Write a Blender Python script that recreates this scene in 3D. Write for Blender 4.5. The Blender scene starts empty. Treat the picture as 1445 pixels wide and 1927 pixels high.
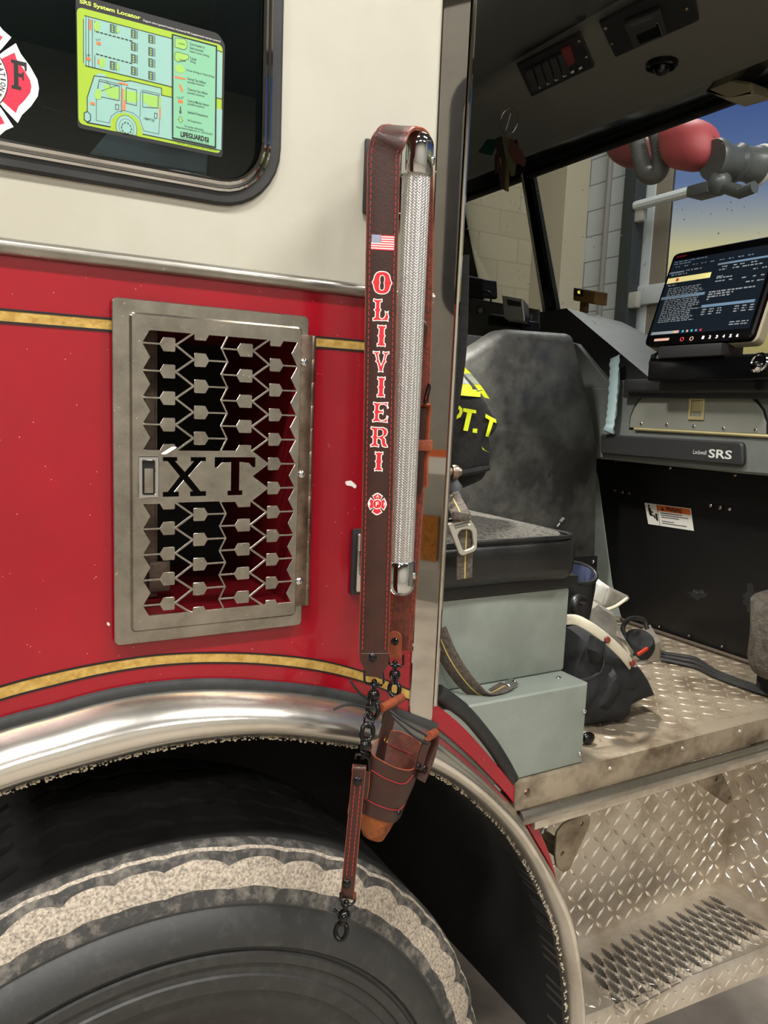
import bpy, bmesh, math, random
from mathutils import Vector, Matrix, noise as mnoise
from mathutils.geometry import tessellate_polygon
from mathutils.bvhtree import BVHTree
random.seed(7)
PI = math.pi
# ---------------------------------------------------------------- camera frame (rows: world X (truck forward), Y (into the cab), Z up)
RX = (0.87007264, -0.03187764, 0.49189168)
RY = (-0.49141806, -0.13402877, 0.860549)
RZ = (0.03849537, -0.99046459, -0.13228001)
F, CX, CY = 1450.0, 722.5, 963.5
CAM = Vector((0, -.9, 1.55))
def ray(px, py):
    v = (px-CX, py-CY, F)
    return Vector([sum(a*b for a, b in zip(r, v)) for r in (RX, RY, RZ)])
def P(px, py, ax, val):
    r = ray(px, py); i = 'XYZ'.index(ax)
    return CAM + r*((val-CAM[i])/r[i])
def PL(px, py, pt, n):
    r = ray(px, py); return CAM + r*((Vector(pt)-CAM).dot(n)/r.dot(n))
def PM(px, py, pt, n):                     # what a mirror at Y=0 shows at this place: on the plane pt, n
    r = ray(px, py); r = Vector((r.x, -r.y, r.z)); c = Vector((CAM.x, -CAM.y, CAM.z))
    return c + r*((Vector(pt)-c).dot(n)/r.dot(n))
def W(px, py, Y=0.): p = P(px, py, 'Y', Y); return (p.x, p.z)
scene = bpy.context.scene
col = scene.collection
# ---------------------------------------------------------------- materials
def s2l(c): c /= 255.; return c/12.92 if c <= .04045 else ((c+.055)/1.055)**2.4
def rgb(r, g, b): return (s2l(r), s2l(g), s2l(b), 1)
MATS = {}
def mat(name, c, rough=.5, metal=0., c2=None, nscale=8., namt=(.4, .65), bump=0., bscale=60., coat=0., specks=None, spec=.5, stretch=None, emit=None, alpha=None, sheen=0., rough2=None, detail=4.):
    m = bpy.data.materials.new(name); m.use_nodes = True
    nt = m.node_tree; N = nt.nodes; L = nt.links
    b = N['Principled BSDF']
    b.inputs['Base Color'].default_value = c
    b.inputs['Roughness'].default_value = rough; b.inputs['Metallic'].default_value = metal
    b.inputs['Specular IOR Level'].default_value = spec
    if coat: b.inputs['Coat Weight'].default_value = coat; b.inputs['Coat Roughness'].default_value = .06
    if sheen: b.inputs['Sheen Weight'].default_value = sheen
    tc = N.new('ShaderNodeTexCoord'); vec = tc.outputs['Object']
    if stretch:
        mp = N.new('ShaderNodeMapping'); mp.inputs['Scale'].default_value = stretch; L.new(vec, mp.inputs['Vector']); vec = mp.outputs['Vector']
    cur = None
    if c2:
        n = N.new('ShaderNodeTexNoise'); n.inputs['Scale'].default_value = nscale; n.inputs['Detail'].default_value = detail; n.inputs['Roughness'].default_value = .65
        L.new(vec, n.inputs['Vector'])
        r = N.new('ShaderNodeMapRange'); r.inputs['From Min'].default_value = namt[0]; r.inputs['From Max'].default_value = namt[1]
        L.new(n.outputs['Fac'], r.inputs['Value'])
        mx = N.new('ShaderNodeMix'); mx.data_type = 'RGBA'; mx.inputs['A'].default_value = c; mx.inputs['B'].default_value = c2
        L.new(r.outputs['Result'], mx.inputs['Factor']); cur = mx.outputs['Result']
        if rough2 is not None:
            r2 = N.new('ShaderNodeMapRange'); r2.inputs['To Min'].default_value = rough; r2.inputs['To Max'].default_value = rough2
            L.new(r.outputs['Result'], r2.inputs['Value']); L.new(r2.outputs['Result'], b.inputs['Roughness'])
    if specks:                                                     # (scale, threshold, colour): small dirt flecks
        v = N.new('ShaderNodeTexVoronoi'); v.inputs['Scale'].default_value = specks[0]; v.inputs['Randomness'].default_value = 1
        L.new(tc.outputs['Object'], v.inputs['Vector'])
        n3 = N.new('ShaderNodeTexNoise'); n3.inputs['Scale'].default_value = specks[0]*.35; L.new(tc.outputs['Object'], n3.inputs['Vector'])
        ml = N.new('ShaderNodeMath'); ml.operation = 'MULTIPLY'; L.new(n3.outputs['Fac'], ml.inputs[0]); ml.inputs[1].default_value = specks[1]*2
        lt = N.new('ShaderNodeMath'); lt.operation = 'LESS_THAN'; L.new(v.outputs['Distance'], lt.inputs[0]); L.new(ml.outputs[0], lt.inputs[1])
        gt = N.new('ShaderNodeMath'); gt.operation = 'GREATER_THAN'; L.new(n3.outputs['Fac'], gt.inputs[0]); gt.inputs[1].default_value = specks[3] if len(specks) > 3 else .5
        an = N.new('ShaderNodeMath'); an.operation = 'MULTIPLY'; L.new(lt.outputs[0], an.inputs[0]); L.new(gt.outputs[0], an.inputs[1])
        mx2 = N.new('ShaderNodeMix'); mx2.data_type = 'RGBA'; mx2.inputs['B'].default_value = specks[2]
        if cur: L.new(cur, mx2.inputs['A'])
        else: mx2.inputs['A'].default_value = c
        L.new(an.outputs[0], mx2.inputs['Factor']); cur = mx2.outputs['Result']
    if cur: L.new(cur, b.inputs['Base Color'])
    if bump:
        n2 = N.new('ShaderNodeTexNoise'); n2.inputs['Scale'].default_value = bscale; n2.inputs['Detail'].default_value = 3; L.new(vec, n2.inputs['Vector'])
        bp = N.new('ShaderNodeBump'); bp.inputs['Strength'].default_value = bump; bp.inputs['Distance'].default_value = .004
        L.new(n2.outputs['Fac'], bp.inputs['Height']); L.new(bp.outputs['Normal'], b.inputs['Normal'])
    if emit: b.inputs['Emission Color'].default_value = emit[0]; b.inputs['Emission Strength'].default_value = emit[1]
    MATS[name] = m; return m
def glass(name, tint, rough=.0, specks=None, refl=1.45):
    m = bpy.data.materials.new(name); m.use_nodes = True
    nt = m.node_tree; N = nt.nodes; L = nt.links; N.remove(N['Principled BSDF']); o = N['Material Output']
    t = N.new('ShaderNodeBsdfTransparent'); t.inputs['Color'].default_value = tint
    g = N.new('ShaderNodeBsdfGlossy'); g.inputs['Roughness'].default_value = rough
    f = N.new('ShaderNodeFresnel'); f.inputs['IOR'].default_value = refl
    mx = N.new('ShaderNodeMixShader'); L.new(f.outputs[0], mx.inputs[0]); L.new(t.outputs[0], mx.inputs[1]); L.new(g.outputs[0], mx.inputs[2])
    out = mx.outputs[0]
    if specks:
        tc = N.new('ShaderNodeTexCoord')
        v = N.new('ShaderNodeTexVoronoi'); v.inputs['Scale'].default_value = specks[0]; L.new(tc.outputs['Object'], v.inputs['Vector'])
        n3 = N.new('ShaderNodeTexNoise'); n3.inputs['Scale'].default_value = specks[0]*.5; L.new(tc.outputs['Object'], n3.inputs['Vector'])
        ml = N.new('ShaderNodeMath'); ml.operation = 'MULTIPLY'; L.new(n3.outputs['Fac'], ml.inputs[0]); ml.inputs[1].default_value = specks[1]*2
        lt = N.new('ShaderNodeMath'); lt.operation = 'LESS_THAN'; L.new(v.outputs['Distance'], lt.inputs[0]); L.new(ml.outputs[0], lt.inputs[1])
        gt = N.new('ShaderNodeMath'); gt.operation = 'GREATER_THAN'; L.new(n3.outputs['Fac'], gt.inputs[0]); gt.inputs[1].default_value = .52
        an = N.new('ShaderNodeMath'); an.operation = 'MULTIPLY'; L.new(lt.outputs[0], an.inputs[0]); L.new(gt.outputs[0], an.inputs[1])
        d = N.new('ShaderNodeBsdfDiffuse'); d.inputs['Color'].default_value = (.8, .8, .78, 1)
        m2 = N.new('ShaderNodeMixShader'); L.new(an.outputs[0], m2.inputs[0]); L.new(out, m2.inputs[1]); L.new(d.outputs[0], m2.inputs[2]); out = m2.outputs[0]
    L.new(out, o.inputs['Surface']); MATS[name] = m; return m
M = MATS
# ---------------------------------------------------------------- mesh builder
def poly_offset(pts, d):
    """offset a closed polygon by d (positive grows it)"""
    n = len(pts); a = sum(pts[i][0]*pts[(i+1) % n][1]-pts[(i+1) % n][0]*pts[i][1] for i in range(n))
    s = 1 if a > 0 else -1; out = []
    for i in range(n):
        p0 = Vector(pts[i-1][:2]); p1 = Vector(pts[i][:2]); p2 = Vector(pts[(i+1) % n][:2])
        e1 = (p1-p0); e2 = (p2-p1)
        if e1.length < 1e-9 or e2.length < 1e-9: out.append(tuple(p1)); continue
        e1.normalize(); e2.normalize()
        n1 = Vector((e1.y, -e1.x))*s; n2 = Vector((e2.y, -e2.x))*s
        m = n1+n2
        if m.length < 1e-6: m = n1.copy()
        m.normalize(); k = max(.45, m.dot(n1)); q = p1+m*(d/k); out.append((q.x, q.y))
    return out
def rrect(x0, y0, x1, y1, r, n=5):
    o = []
    for cx, cy, a in ((x1-r, y1-r, 0), (x0+r, y1-r, 90), (x0+r, y0+r, 180), (x1-r, y0+r, 270)):
        for k in range(n+1):
            t = math.radians(a+90*k/n); o.append((cx+r*math.cos(t), cy+r*math.sin(t)))
    return o
def rpoly(pts, r, n=4):
    """round the corners of a polygon"""
    o = []; N = len(pts)
    for i in range(N):
        p0, p1, p2 = (Vector(pts[j % N][:2]) for j in (i-1, i, i+1))
        a = (p0-p1); b = (p2-p1); rr = min(r, a.length*.45, b.length*.45)
        a.normalize(); b.normalize(); A = p1+a*rr; B = p1+b*rr
        for k in range(n+1):
            t = k/n; q = A*(1-t)**2+p1*2*t*(1-t)+B*t*t; o.append((q.x, q.y))
    return o
def circle(cx, cy, r, n=24, ry=None): return [(cx+r*math.cos(2*PI*k/n), cy+(ry or r)*math.sin(2*PI*k/n)) for k in range(n)]
def spline(pts, n=6, closed=False):
    """Catmull-Rom through points (any dimension)"""
    pts = [Vector(p) for p in pts]; N = len(pts); out = []
    R = range(N if closed else N-1)
    for i in R:
        if closed: p0, p1, p2, p3 = pts[i-1], pts[i], pts[(i+1) % N], pts[(i+2) % N]
        else: p0 = pts[i-1] if i else pts[0]*2-pts[1]; p1 = pts[i]; p2 = pts[i+1]; p3 = pts[i+2] if i+2 < N else pts[-1]*2-pts[-2]
        for k in range(n):
            t = k/n
            out.append(.5*((2*p1)+(p2-p0)*t+(2*p0-5*p1+4*p2-p3)*t*t+(3*p1-p0-3*p2+p3)*t**3))
    if not closed: out.append(pts[-1])
    return out
XA, YA, ZA = Vector((1, 0, 0)), Vector((0, 1, 0)), Vector((0, 0, 1))
class MB:
    def __init__(s): s.bm = bmesh.new(); s.mi = 0
    def _mark(s, fs):
        for f in fs: f.material_index = s.mi
    def faces(s, verts, faces):
        vs = [s.bm.verts.new(v) for v in verts]; out = []
        for f in faces:
            try: out.append(s.bm.faces.new([vs[i] for i in f]))
            except ValueError: pass
        s._mark(out); return vs, out
    def box(s, a, b, bev=0., mtx=None, seg=2):
        t = bmesh.new(); bmesh.ops.create_cube(t, size=1)
        a = Vector(a); b = Vector(b); d = b-a; c = (a+b)/2
        for v in t.verts: v.co = Vector((v.co.x*abs(d.x), v.co.y*abs(d.y), v.co.z*abs(d.z)))+c
        if bev: bmesh.ops.bevel(t, geom=t.edges[:], offset=bev, segments=seg, profile=.6, affect='EDGES')
        s.merge(t, mtx); return s
    def merge(s, t, mtx=None):
        idx = {}; 
        for v in t.verts: idx[v.index if v.index >= 0 else id(v)] = None
        t.verts.index_update(); vs = [s.bm.verts.new(mtx @ v.co if mtx else v.co) for v in t.verts]
        out = []
        for f in t.faces:
            try: out.append(s.bm.faces.new([vs[v.index] for v in f.verts]))
            except ValueError: pass
        s._mark(out); t.free()
    def plate(s, outer, holes=(), o=(0, 0, 0), u=XA, v=ZA, th=.003, ch=0., back=True):
        """a sheet with holes; back face at o, thickness th towards u x v"""
        o = Vector(o); u = Vector(u); v = Vector(v); n = u.cross(v).normalized()
        loops = [list(outer)]+[list(h) for h in holes]
        fl = [poly_offset(l, -ch if i == 0 else ch) for i, l in enumerate(loops)] if ch else loops
        tri = tessellate_polygon([[Vector((p[0], p[1], 0)) for p in l] for l in fl])
        flat = [p for l in fl for p in l]; base = [p for l in loops for p in l]
        V = [o+u*p[0]+v*p[1]+n*th for p in flat]; k = len(V); Fs = []
        for t in tri:
            a, b, c = (Vector(flat[i][:2]) for i in t)
            ar = (b-a).x*(c-a).y-(b-a).y*(c-a).x
            if abs(ar) < 1e-14: continue
            Fs.append(tuple(t) if ar > 0 else tuple(reversed(t)))
        if th > 0:
            if ch: V += [o+u*p[0]+v*p[1]+n*(th-ch) for p in base]
            k2 = len(V); V += [o+u*p[0]+v*p[1] for p in base]
            if back: Fs += [tuple(reversed([i+k2 for i in f])) for f in Fs[:]]
            st = 0
            for li, l in enumerate(loops):
                m = len(l); ar = sum(l[i][0]*l[(i+1) % m][1]-l[(i+1) % m][0]*l[i][1] for i in range(m))
                fwd = (ar > 0) == (li == 0)
                lv = [0, k, k2] if ch else [0, k2]
                for q in range(len(lv)-1):
                    for i in range(m):
                        a, b = st+i, st+(i+1) % m
                        f = (lv[q]+a, lv[q+1]+a, lv[q+1]+b, lv[q]+b)
                        Fs.append(f if fwd else tuple(reversed(f)))
                st += m
        s.faces(V, Fs); return s
    def sweep(s, pts, prof, up=None, closed=False, caps=True, scale=None, frames=None):
        """sweep a closed 2D profile along pts; profile axes: side, up"""
        pts = [Vector(p) for p in pts]; n = len(pts); m = len(prof); V = []
        prev = None
        for i, p in enumerate(pts):
            if closed: t = pts[(i+1) % n]-pts[i-1]
            else: t = pts[min(i+1, n-1)]-pts[max(i-1, 0)]
            t.normalize()
            if frames: a = Vector(frames[i]); a = (a-t*a.dot(t)).normalized(); b = t.cross(a)
            elif up is not None: b = Vector(up); b = (b-t*b.dot(t)).normalized(); a = b.cross(t)
            else:
                if prev is None: prev = Vector((0, 0, 1)) if abs(t.z) < .9 else Vector((1, 0, 0))
                b = (prev-t*prev.dot(t)).normalized(); prev = b; a = b.cross(t)
            k = scale[i] if scale else 1
            V += [p+a*q[0]*k+b*q[1]*k for q in prof]
        Fs = []
        for i in range(n if closed else n-1):
            j = (i+1) % n
            for q in range(m): Fs.append((i*m+q, i*m+(q+1) % m, j*m+(q+1) % m, j*m+q))
        if caps and not closed: Fs += [tuple(reversed(range(m))), tuple(range((n-1)*m, n*m))]
        s.faces(V, Fs); return s
    def tube(s, pts, r, closed=False, n=10, scale=None): return s.sweep(pts, [(r*math.cos(2*PI*k/n), r*math.sin(2*PI*k/n)) for k in range(n)], closed=closed, scale=scale)
    def ribbon(s, pts, ws, width, th):
        """flat strap: centre line pts, width direction ws"""
        e = th*.35; w = width/2; h = th/2
        return s.sweep(pts, [(-w, -h+e), (-w+e, -h), (w-e, -h), (w, -h+e), (w, h-e), (w-e, h), (-w+e, h), (-w, h-e)], frames=ws)
    def lathe(s, prof, o, axis=ZA, n=24, squash=None):
        o = Vector(o); ax = Vector(axis).normalized(); a = ax.orthogonal().normalized(); b = ax.cross(a); V = []; m = len(prof)
        for k in range(n):
            t = 2*PI*k/n
            d = a*math.cos(t)+b*math.sin(t)
            V += [o+d*r+ax*h for r, h in prof]
        Fs = [(k*m+i, ((k+1) % n)*m+i, ((k+1) % n)*m+i+1, k*m+i+1) for k in range(n) for i in range(m-1)]
        if prof[0][0] > 1e-6: Fs.append(tuple(reversed([k*m for k in range(n)])))
        if prof[-1][0] > 1e-6: Fs.append(tuple(k*m+m-1 for k in range(n)))
        vs, fs = s.faces(V, Fs); bmesh.ops.remove_doubles(s.bm, verts=[v for v in vs if v.is_valid], dist=1e-7); return s
    def torus(s, c, nrm, R, r, n=20, m=8, sx=1., sdir=None):
        c = Vector(c); z = Vector(nrm).normalized(); a = (Vector(sdir) - z*Vector(sdir).dot(z)).normalized() if sdir is not None else z.orthogonal().normalized(); b = z.cross(a)
        return s.tube([c+a*R*sx*math.cos(2*PI*k/n)+b*R*math.sin(2*PI*k/n) for k in range(n)], r, closed=True, n=m)
    def ball(s, c, r, sc=(1, 1, 1), n=12, mtx=None):
        t = bmesh.new(); bmesh.ops.create_uvsphere(t, u_segments=n, v_segments=max(6, n//2+1), radius=r)
        for v in t.verts: v.co = Vector((v.co.x*sc[0], v.co.y*sc[1], v.co.z*sc[2]))
        m = Matrix.Translation(Vector(c))
        s.merge(t, m @ mtx if mtx else m); return s
    def screw(s, c, n=(0, -1, 0), r=.004):
        """domed screw head with a cross recess"""
        s.lathe([(0, 0), (r, 0), (r, r*.25), (r*.85, r*.5), (r*.5, r*.68), (r*.16, r*.72), (r*.12, r*.4), (0, r*.4)], c, n, n=14); return s
    def puff(s, outline, o, u, v, depth, rings=6, wob=0., ws=20., backdepth=.0):
        """cushion-like body grown from an outline (star-shaped about its centroid)"""
        o = Vector(o); u = Vector(u); v = Vector(v); n = u.cross(v).normalized(); m = len(outline)
        cx = sum(p[0] for p in outline)/m; cy = sum(p[1] for p in outline)/m; V = []; seq = []
        for side in (1, -1):
            d = depth if side > 0 else backdepth
            if side < 0 and d <= 0: continue
            for k in range(rings):
                t = (k/rings)*PI/2
                seq.append((math.cos(t)**.7, side*d*math.sin(t)))
        V = []; start = {}
        def pt(p, sc, h):
            q = o+u*(cx+(p[0]-cx)*sc)+v*(cy+(p[1]-cy)*sc)+n*h
            if wob and sc < .99: q += n*wob*mnoise.noise(q*ws)
            return q
        Fs = []
        for si, (sc, h) in enumerate(seq): V += [pt(p, sc, h) for p in outline]
        nf = rings
        for k in range(nf-1):
            for i in range(m): Fs.append((k*m+i, k*m+(i+1) % m, (k+1)*m+(i+1) % m, (k+1)*m+i))
        V.append(pt((cx, cy), 0, depth)); ce = len(V)-1
        for i in range(m): Fs.append(((nf-1)*m+i, (nf-1)*m+(i+1) % m, ce))
        if backdepth > 0:
            b0 = nf*m
            for k in range(nf-1):
                for i in range(m): Fs.append((b0+k*m+(i+1) % m, b0+k*m+i, b0+(k+1)*m+i, b0+(k+1)*m+(i+1) % m))
            V.append(pt((cx, cy), 0, -backdepth)); ce = len(V)-1
            for i in range(m): Fs.append((b0+(nf-1)*m+(i+1) % m, b0+(nf-1)*m+i, ce))
        else: Fs.append(tuple(reversed(range(m))))
        vs, fs = s.faces(V, Fs); bmesh.ops.remove_doubles(s.bm, verts=[x for x in vs if x.is_valid], dist=1e-6); return s
    def text(s, body, x0, y0, x1, y1, o, u=XA, v=ZA, th=.0003, bold=0., shear=0., rot=0.):
        """lettering fitted in the box (x0,y0)-(x1,y1) of the plane o,u,v"""
        cu = bpy.data.curves.new('t', 'FONT'); cu.body = body; cu.offset = bold; cu.shear = shear; cu.resolution_u = 3
        ob = bpy.data.objects.new('t', cu); col.objects.link(ob); dg = bpy.context.evaluated_depsgraph_get(); me = bpy.data.meshes.new_from_object(ob.evaluated_get(dg))
        bpy.data.objects.remove(ob); bpy.data.curves.remove(cu)
        if not me.vertices: return s
        xs = [q.co.x for q in me.vertices]; ys = [q.co.y for q in me.vertices]
        a, b, c, d = min(xs), max(xs), min(ys), max(ys); o = Vector(o); u = Vector(u); v = Vector(v); n = u.cross(v).normalized()
        V = []
        for q in me.vertices:
            X = x0+(q.co.x-a)/(b-a)*(x1-x0); Y = y0+(q.co.y-c)/max(1e-6, d-c)*(y1-y0)
            V.append(o+u*X+v*Y+n*th)
        Fs = []
        for p in me.polygons: Fs.append(tuple(p.vertices))
        vs, fs = s.faces(V, Fs)
        for f in fs:
            f.normal_update()
            if f.normal.dot(n) < 0: f.normal_flip()
        bpy.data.meshes.remove(me); return s
    def build(s, name, mats, parent=None, smooth=35, fix=True, label=None, bev=0.):
        me = bpy.data.meshes.new(name); 
        if fix: bmesh.ops.recalc_face_normals(s.bm, faces=s.bm.faces[:])
        s.bm.to_mesh(me); s.bm.free()
        if not isinstance(mats, (list, tuple)): mats = [mats]
        for m in mats: me.materials.append(M[m] if isinstance(m, str) else m)
        if smooth:
            for p in me.polygons: p.use_smooth = True
            me.set_sharp_from_angle(angle=math.radians(smooth))
        o = bpy.data.objects.new(name, me); col.objects.link(o)
        if parent is not None:
            o.parent = parent
            t = parent; off = Vector((0, 0, 0))
            while t is not None: off += t.location; t = t.parent
            o.location = -off
        if label: o['label'] = label
        return o
def thing(name, label, cat, loc=(0, 0, 0), group=None):
    o = bpy.data.objects.new(name, None); col.objects.link(o); o.location = Vector(loc); o.empty_display_size = .05
    return tag(o, label, cat, group)
def tag(o, label, cat, group=None):
    o['label'] = label; o['category'] = cat
    if group: o['group'] = group
    return o
def struct(o): o['kind'] = 'structure'; return o
def drape(mb, bvh, off=.0015, d=YA, cuts=0):
    """lay a flat decal on a surface, pushing it along d"""
    if cuts: bmesh.ops.subdivide_edges(mb.bm, edges=mb.bm.edges[:], cuts=cuts, use_grid_fill=True)
    d = Vector(d)
    for v in mb.bm.verts:
        h = bvh.ray_cast(v.co-d*.5, d, 2.)
        if h[0] is not None: v.co = h[0]-d*off
    return mb
# ================================================================= materials
mat('white_paint', rgb(188, 184, 170), .42, c2=rgb(182, 177, 162), nscale=5, specks=(55, .05, rgb(120, 112, 100), .62))
mat('red_paint', rgb(152, 6, 28), .24, coat=.3, c2=rgb(138, 6, 25), nscale=4, specks=(130, .075, rgb(206, 120, 120), .58), bump=.02, bscale=400)
mat('red_plain', rgb(172, 14, 32), .25, coat=.4)
mat('red_inside', rgb(110, 14, 22), .4)
mat('gold_leaf', rgb(214, 178, 100), .35, .4, c2=rgb(186, 146, 72), nscale=75, namt=(.4, .62), bump=.35, bscale=80)
mat('black_line', rgb(18, 16, 16), .5)
mat('steel', rgb(172, 168, 160), .26, 1., c2=rgb(140, 135, 126), nscale=7, rough2=.4, bump=.03, bscale=200, specks=(120, .07, rgb(225, 220, 210), .58))
mat('brushed', rgb(184, 178, 168), .2, 1., c2=rgb(118, 111, 101), nscale=26, namt=(.3, .85), detail=10., rough2=.36, specks=(150, .09, rgb(225, 220, 208), .6))
mat('arch_steel', rgb(226, 221, 212), .2, .95, c2=rgb(196, 188, 174), nscale=6, namt=(.45, .75), rough2=.34, bump=.02, bscale=40)
mat('chrome', rgb(205, 205, 205), .05, 1.)
mat('mirror_steel', rgb(196, 190, 182), .035, 1., bump=.008, bscale=5, specks=(110, .06, rgb(235, 235, 235), .62))
mat('hinge_steel', rgb(150, 132, 118), .32, 1., c2=rgb(110, 92, 80), nscale=30)
mat('rubber', rgb(28, 28, 29), .55, c2=rgb(46, 45, 44), nscale=14)
mat('rubber_seal', rgb(40, 41, 42), .6, c2=rgb(56, 56, 56), nscale=20)
mat('black', rgb(12, 12, 12), .5)
mat('dark', rgb(22, 22, 22), .8)
mat('gloss_black', rgb(5, 5, 6), .2, coat=.15, spec=.4)
mat('leather', rgb(58, 27, 18), .42, c2=rgb(46, 22, 15), nscale=30, bump=.08, bscale=350)
mat('leather_edge', rgb(156, 74, 42), .5, c2=rgb(124, 56, 32), nscale=60)
mat('suede', rgb(104, 44, 22), .9, c2=rgb(72, 30, 16), nscale=120, sheen=.3, bump=.25, bscale=500)
mat('tan_leather', rgb(142, 68, 36), .6, c2=rgb(112, 50, 26), nscale=60, bump=.15, bscale=300)
mat('thread', rgb(186, 42, 50), .6)
mat('white_print', rgb(238, 234, 228), .5)
mat('red_print', rgb(205, 30, 42), .5)
mat('blue_print', rgb(52, 78, 138), .5)
mat('black_print', rgb(22, 22, 22), .5)
mat('tire_rubber', rgb(46, 46, 45), .55, c2=rgb(66, 64, 61), nscale=50, namt=(.5, .8), bump=.1, bscale=120, stretch=(1, 1, 1), detail=8)
mat('tire_dust', rgb(190, 176, 158), .95, c2=rgb(118, 110, 100), nscale=240, namt=(.4, .66), bump=.5, bscale=260)
mat('tire_mid', rgb(58, 56, 54), .85, c2=rgb(112, 106, 98), nscale=60, namt=(.45, .65), bump=.4, bscale=160, detail=8)
mat('tire_dark', rgb(40, 38, 36), .9, c2=rgb(24, 23, 22), nscale=20)
mat('aluminium', rgb(210, 201, 188), .4, .75, c2=rgb(176, 163, 145), nscale=11, namt=(.45, .7), rough2=.55, bump=.05, bscale=150)
mat('dirty_alu', rgb(170, 156, 135), .5, .5, c2=rgb(108, 93, 75), nscale=9, namt=(.4, .62), rough2=.8, bump=.15, bscale=120)
mat('tread_bump', rgb(244, 238, 226), .25, .9)
mat('dirty_bump', rgb(206, 194, 172), .35, .7)
# knurled grip: twisted ridges in alternating columns
def knurl(cx, cy):
    m = mat('knurled_grip', rgb(205, 200, 192), .38, .75); nt = m.node_tree; N = nt.nodes; L = nt.links
    def mth(op, a, b=None):
        n = N.new('ShaderNodeMath'); n.operation = op
        for i, q in enumerate((a, b)):
            if q is None: continue
            if isinstance(q, (int, float)): n.inputs[i].default_value = q
            else: L.new(q, n.inputs[i])
        return n.outputs[0]
    tc = N.new('ShaderNodeTexCoord'); sp = N.new('ShaderNodeSeparateXYZ'); L.new(tc.outputs['Object'], sp.inputs[0])
    an = mth('ARCTAN2', mth('SUBTRACT', sp.outputs['X'], cx), mth('SUBTRACT', sp.outputs['Y'], cy))
    k = mth('MULTIPLY', mth('ADD', an, PI), 46/(2*PI)); fr = mth('FRACT', k); fl = mth('FLOOR', k)
    sg = mth('SUBTRACT', mth('MULTIPLY', mth('MODULO', fl, 2), 2), 1)
    ph = mth('ADD', mth('MULTIPLY', sp.outputs['Z'], 300), mth('MULTIPLY', fr, mth('MULTIPLY', sg, .9)))
    w = mth('ABSOLUTE', mth('SUBTRACT', mth('FRACT', ph), .5)); w2 = mth('ABSOLUTE', mth('SUBTRACT', fr, .5))
    h = mth('MINIMUM', mth('MULTIPLY', w, 2.2), mth('SUBTRACT', 1.0, mth('MULTIPLY', mth('POWER', mth('MULTIPLY', w2, 2), 8), .9)))
    mr = N.new('ShaderNodeMapRange'); mr.inputs['From Min'].default_value = .08; mr.inputs['From Max'].default_value = .4; L.new(h, mr.inputs['Value'])
    mx = N.new('ShaderNodeMix'); mx.data_type = 'RGBA'; mx.inputs['A'].default_value = rgb(112, 104, 98); mx.inputs['B'].default_value = rgb(222, 218, 212); L.new(mr.outputs[0], mx.inputs['Factor'])
    b = N['Principled BSDF']; L.new(mx.outputs['Result'], b.inputs['Base Color'])
    bp = N.new('ShaderNodeBump'); bp.inputs['Strength'].default_value = .6; bp.inputs['Distance'].default_value = .0012; L.new(h, bp.inputs['Height']); L.new(bp.outputs[0], b.inputs['Normal'])
knurl(.504, -.065)
# ================================================================= cab body
ARCH_OUT = [(-160, 1412), (0, 1354), (100, 1329), (199, 1302), (299, 1286), (399, 1280), (498, 1285), (598, 1295), (687, 1312), (765, 1345), (824, 1362), (872, 1402), (918, 1448), (964, 1500), (1001, 1562), (1038, 1628), (1062, 1690), (1076, 1751), (1086, 1852), (1090, 1927), (1090, 2010)]
STEEL_T = [(-160, 1430), (0, 1372), (100, 1344), (199, 1317), (299, 1300), (399, 1294), (498, 1297), (598, 1307), (687, 1327), (765, 1353), (814, 1376), (872, 1422), (918, 1466), (964, 1516), (1001, 1576), (1038, 1640), (1061, 1696), (1074, 1751), (1084, 1852), (1087, 1927), (1087, 2010)]
STEEL_B = [(-160, 1560), (0, 1496), (100, 1464), (199, 1437), (299, 1412), (399, 1396), (498, 1389), (598, 1397), (687, 1411), (745, 1430), (798, 1450), (849, 1477), (904, 1521), (955, 1576), (996, 1640), (1028, 1705), (1042, 1742), (1051, 1779), (1063, 1852), (1067, 1927), (1067, 2010)]
ao = [W(*p) for p in ARCH_OUT]; st = [W(*p, -.006) for p in STEEL_T]; sb = [W(*p, -.022) for p in STEEL_B]
xP, zM = W(832, 0)[0], W(0, 447)[1]                      # pillar edge, moulding top
xPR = W(768, 1345)[0]
cab = thing('truck_cab', 'red and white fire truck cab side around the window, louvred vent and front wheel', 'fire truck', (.3, 0, 1.3))
# white upper panel with the window opening
wx1, wz0 = W(531, 60)[0], W(0, 318)[1]
win_out = rrect(-.75, wz0, wx1, 2.75, .075, 8)
mb = MB(); mb.plate([(-.8, zM-.012), (xP+.002, zM-.012), (xP+.002, 2.8), (-.8, 2.8)], [poly_offset(win_out, -.012)], (0, .012, 0), th=.012)
mb.build('upper_panel', 'white_paint', cab, label='cream white upper half of the cab side')
# red lower panel, cut for the wheel and the vent
mid = [(p.x, p.y) for p in spline([((a[0]+b[0])/2, (a[1]+b[1])/2) for a, b in zip(ao, st)], 4)]
GX0, GX1, GZ0, GZ1 = .161, .393, 1.269, 1.659
red_edge = [W(*p, 0) for p in [(1051, 1668), (1033, 1604), (1001, 1535), (964, 1475), (918, 1420), (872, 1369), (824, 1328)]]
zR = red_edge[-1][1]
low = [q for q in mid if q[0] < W(1051, 1668)[0]]
outl = low+[(p.x, p.y) for p in spline(red_edge, 4)]+[(xPR+.05, zR+.01), (xPR+.05, zM-.01), (low[0][0], zM-.01)]
mb = MB(); mb.plate(outl, [rrect(GX0+.026, GZ0+.026, GX1-.010, GZ1-.024, .006, 3)], (0, .012, 0), th=.012, ch=.001)
mb.build('lower_panel', 'red_paint', cab, label='red lower half of the cab side')
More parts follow.
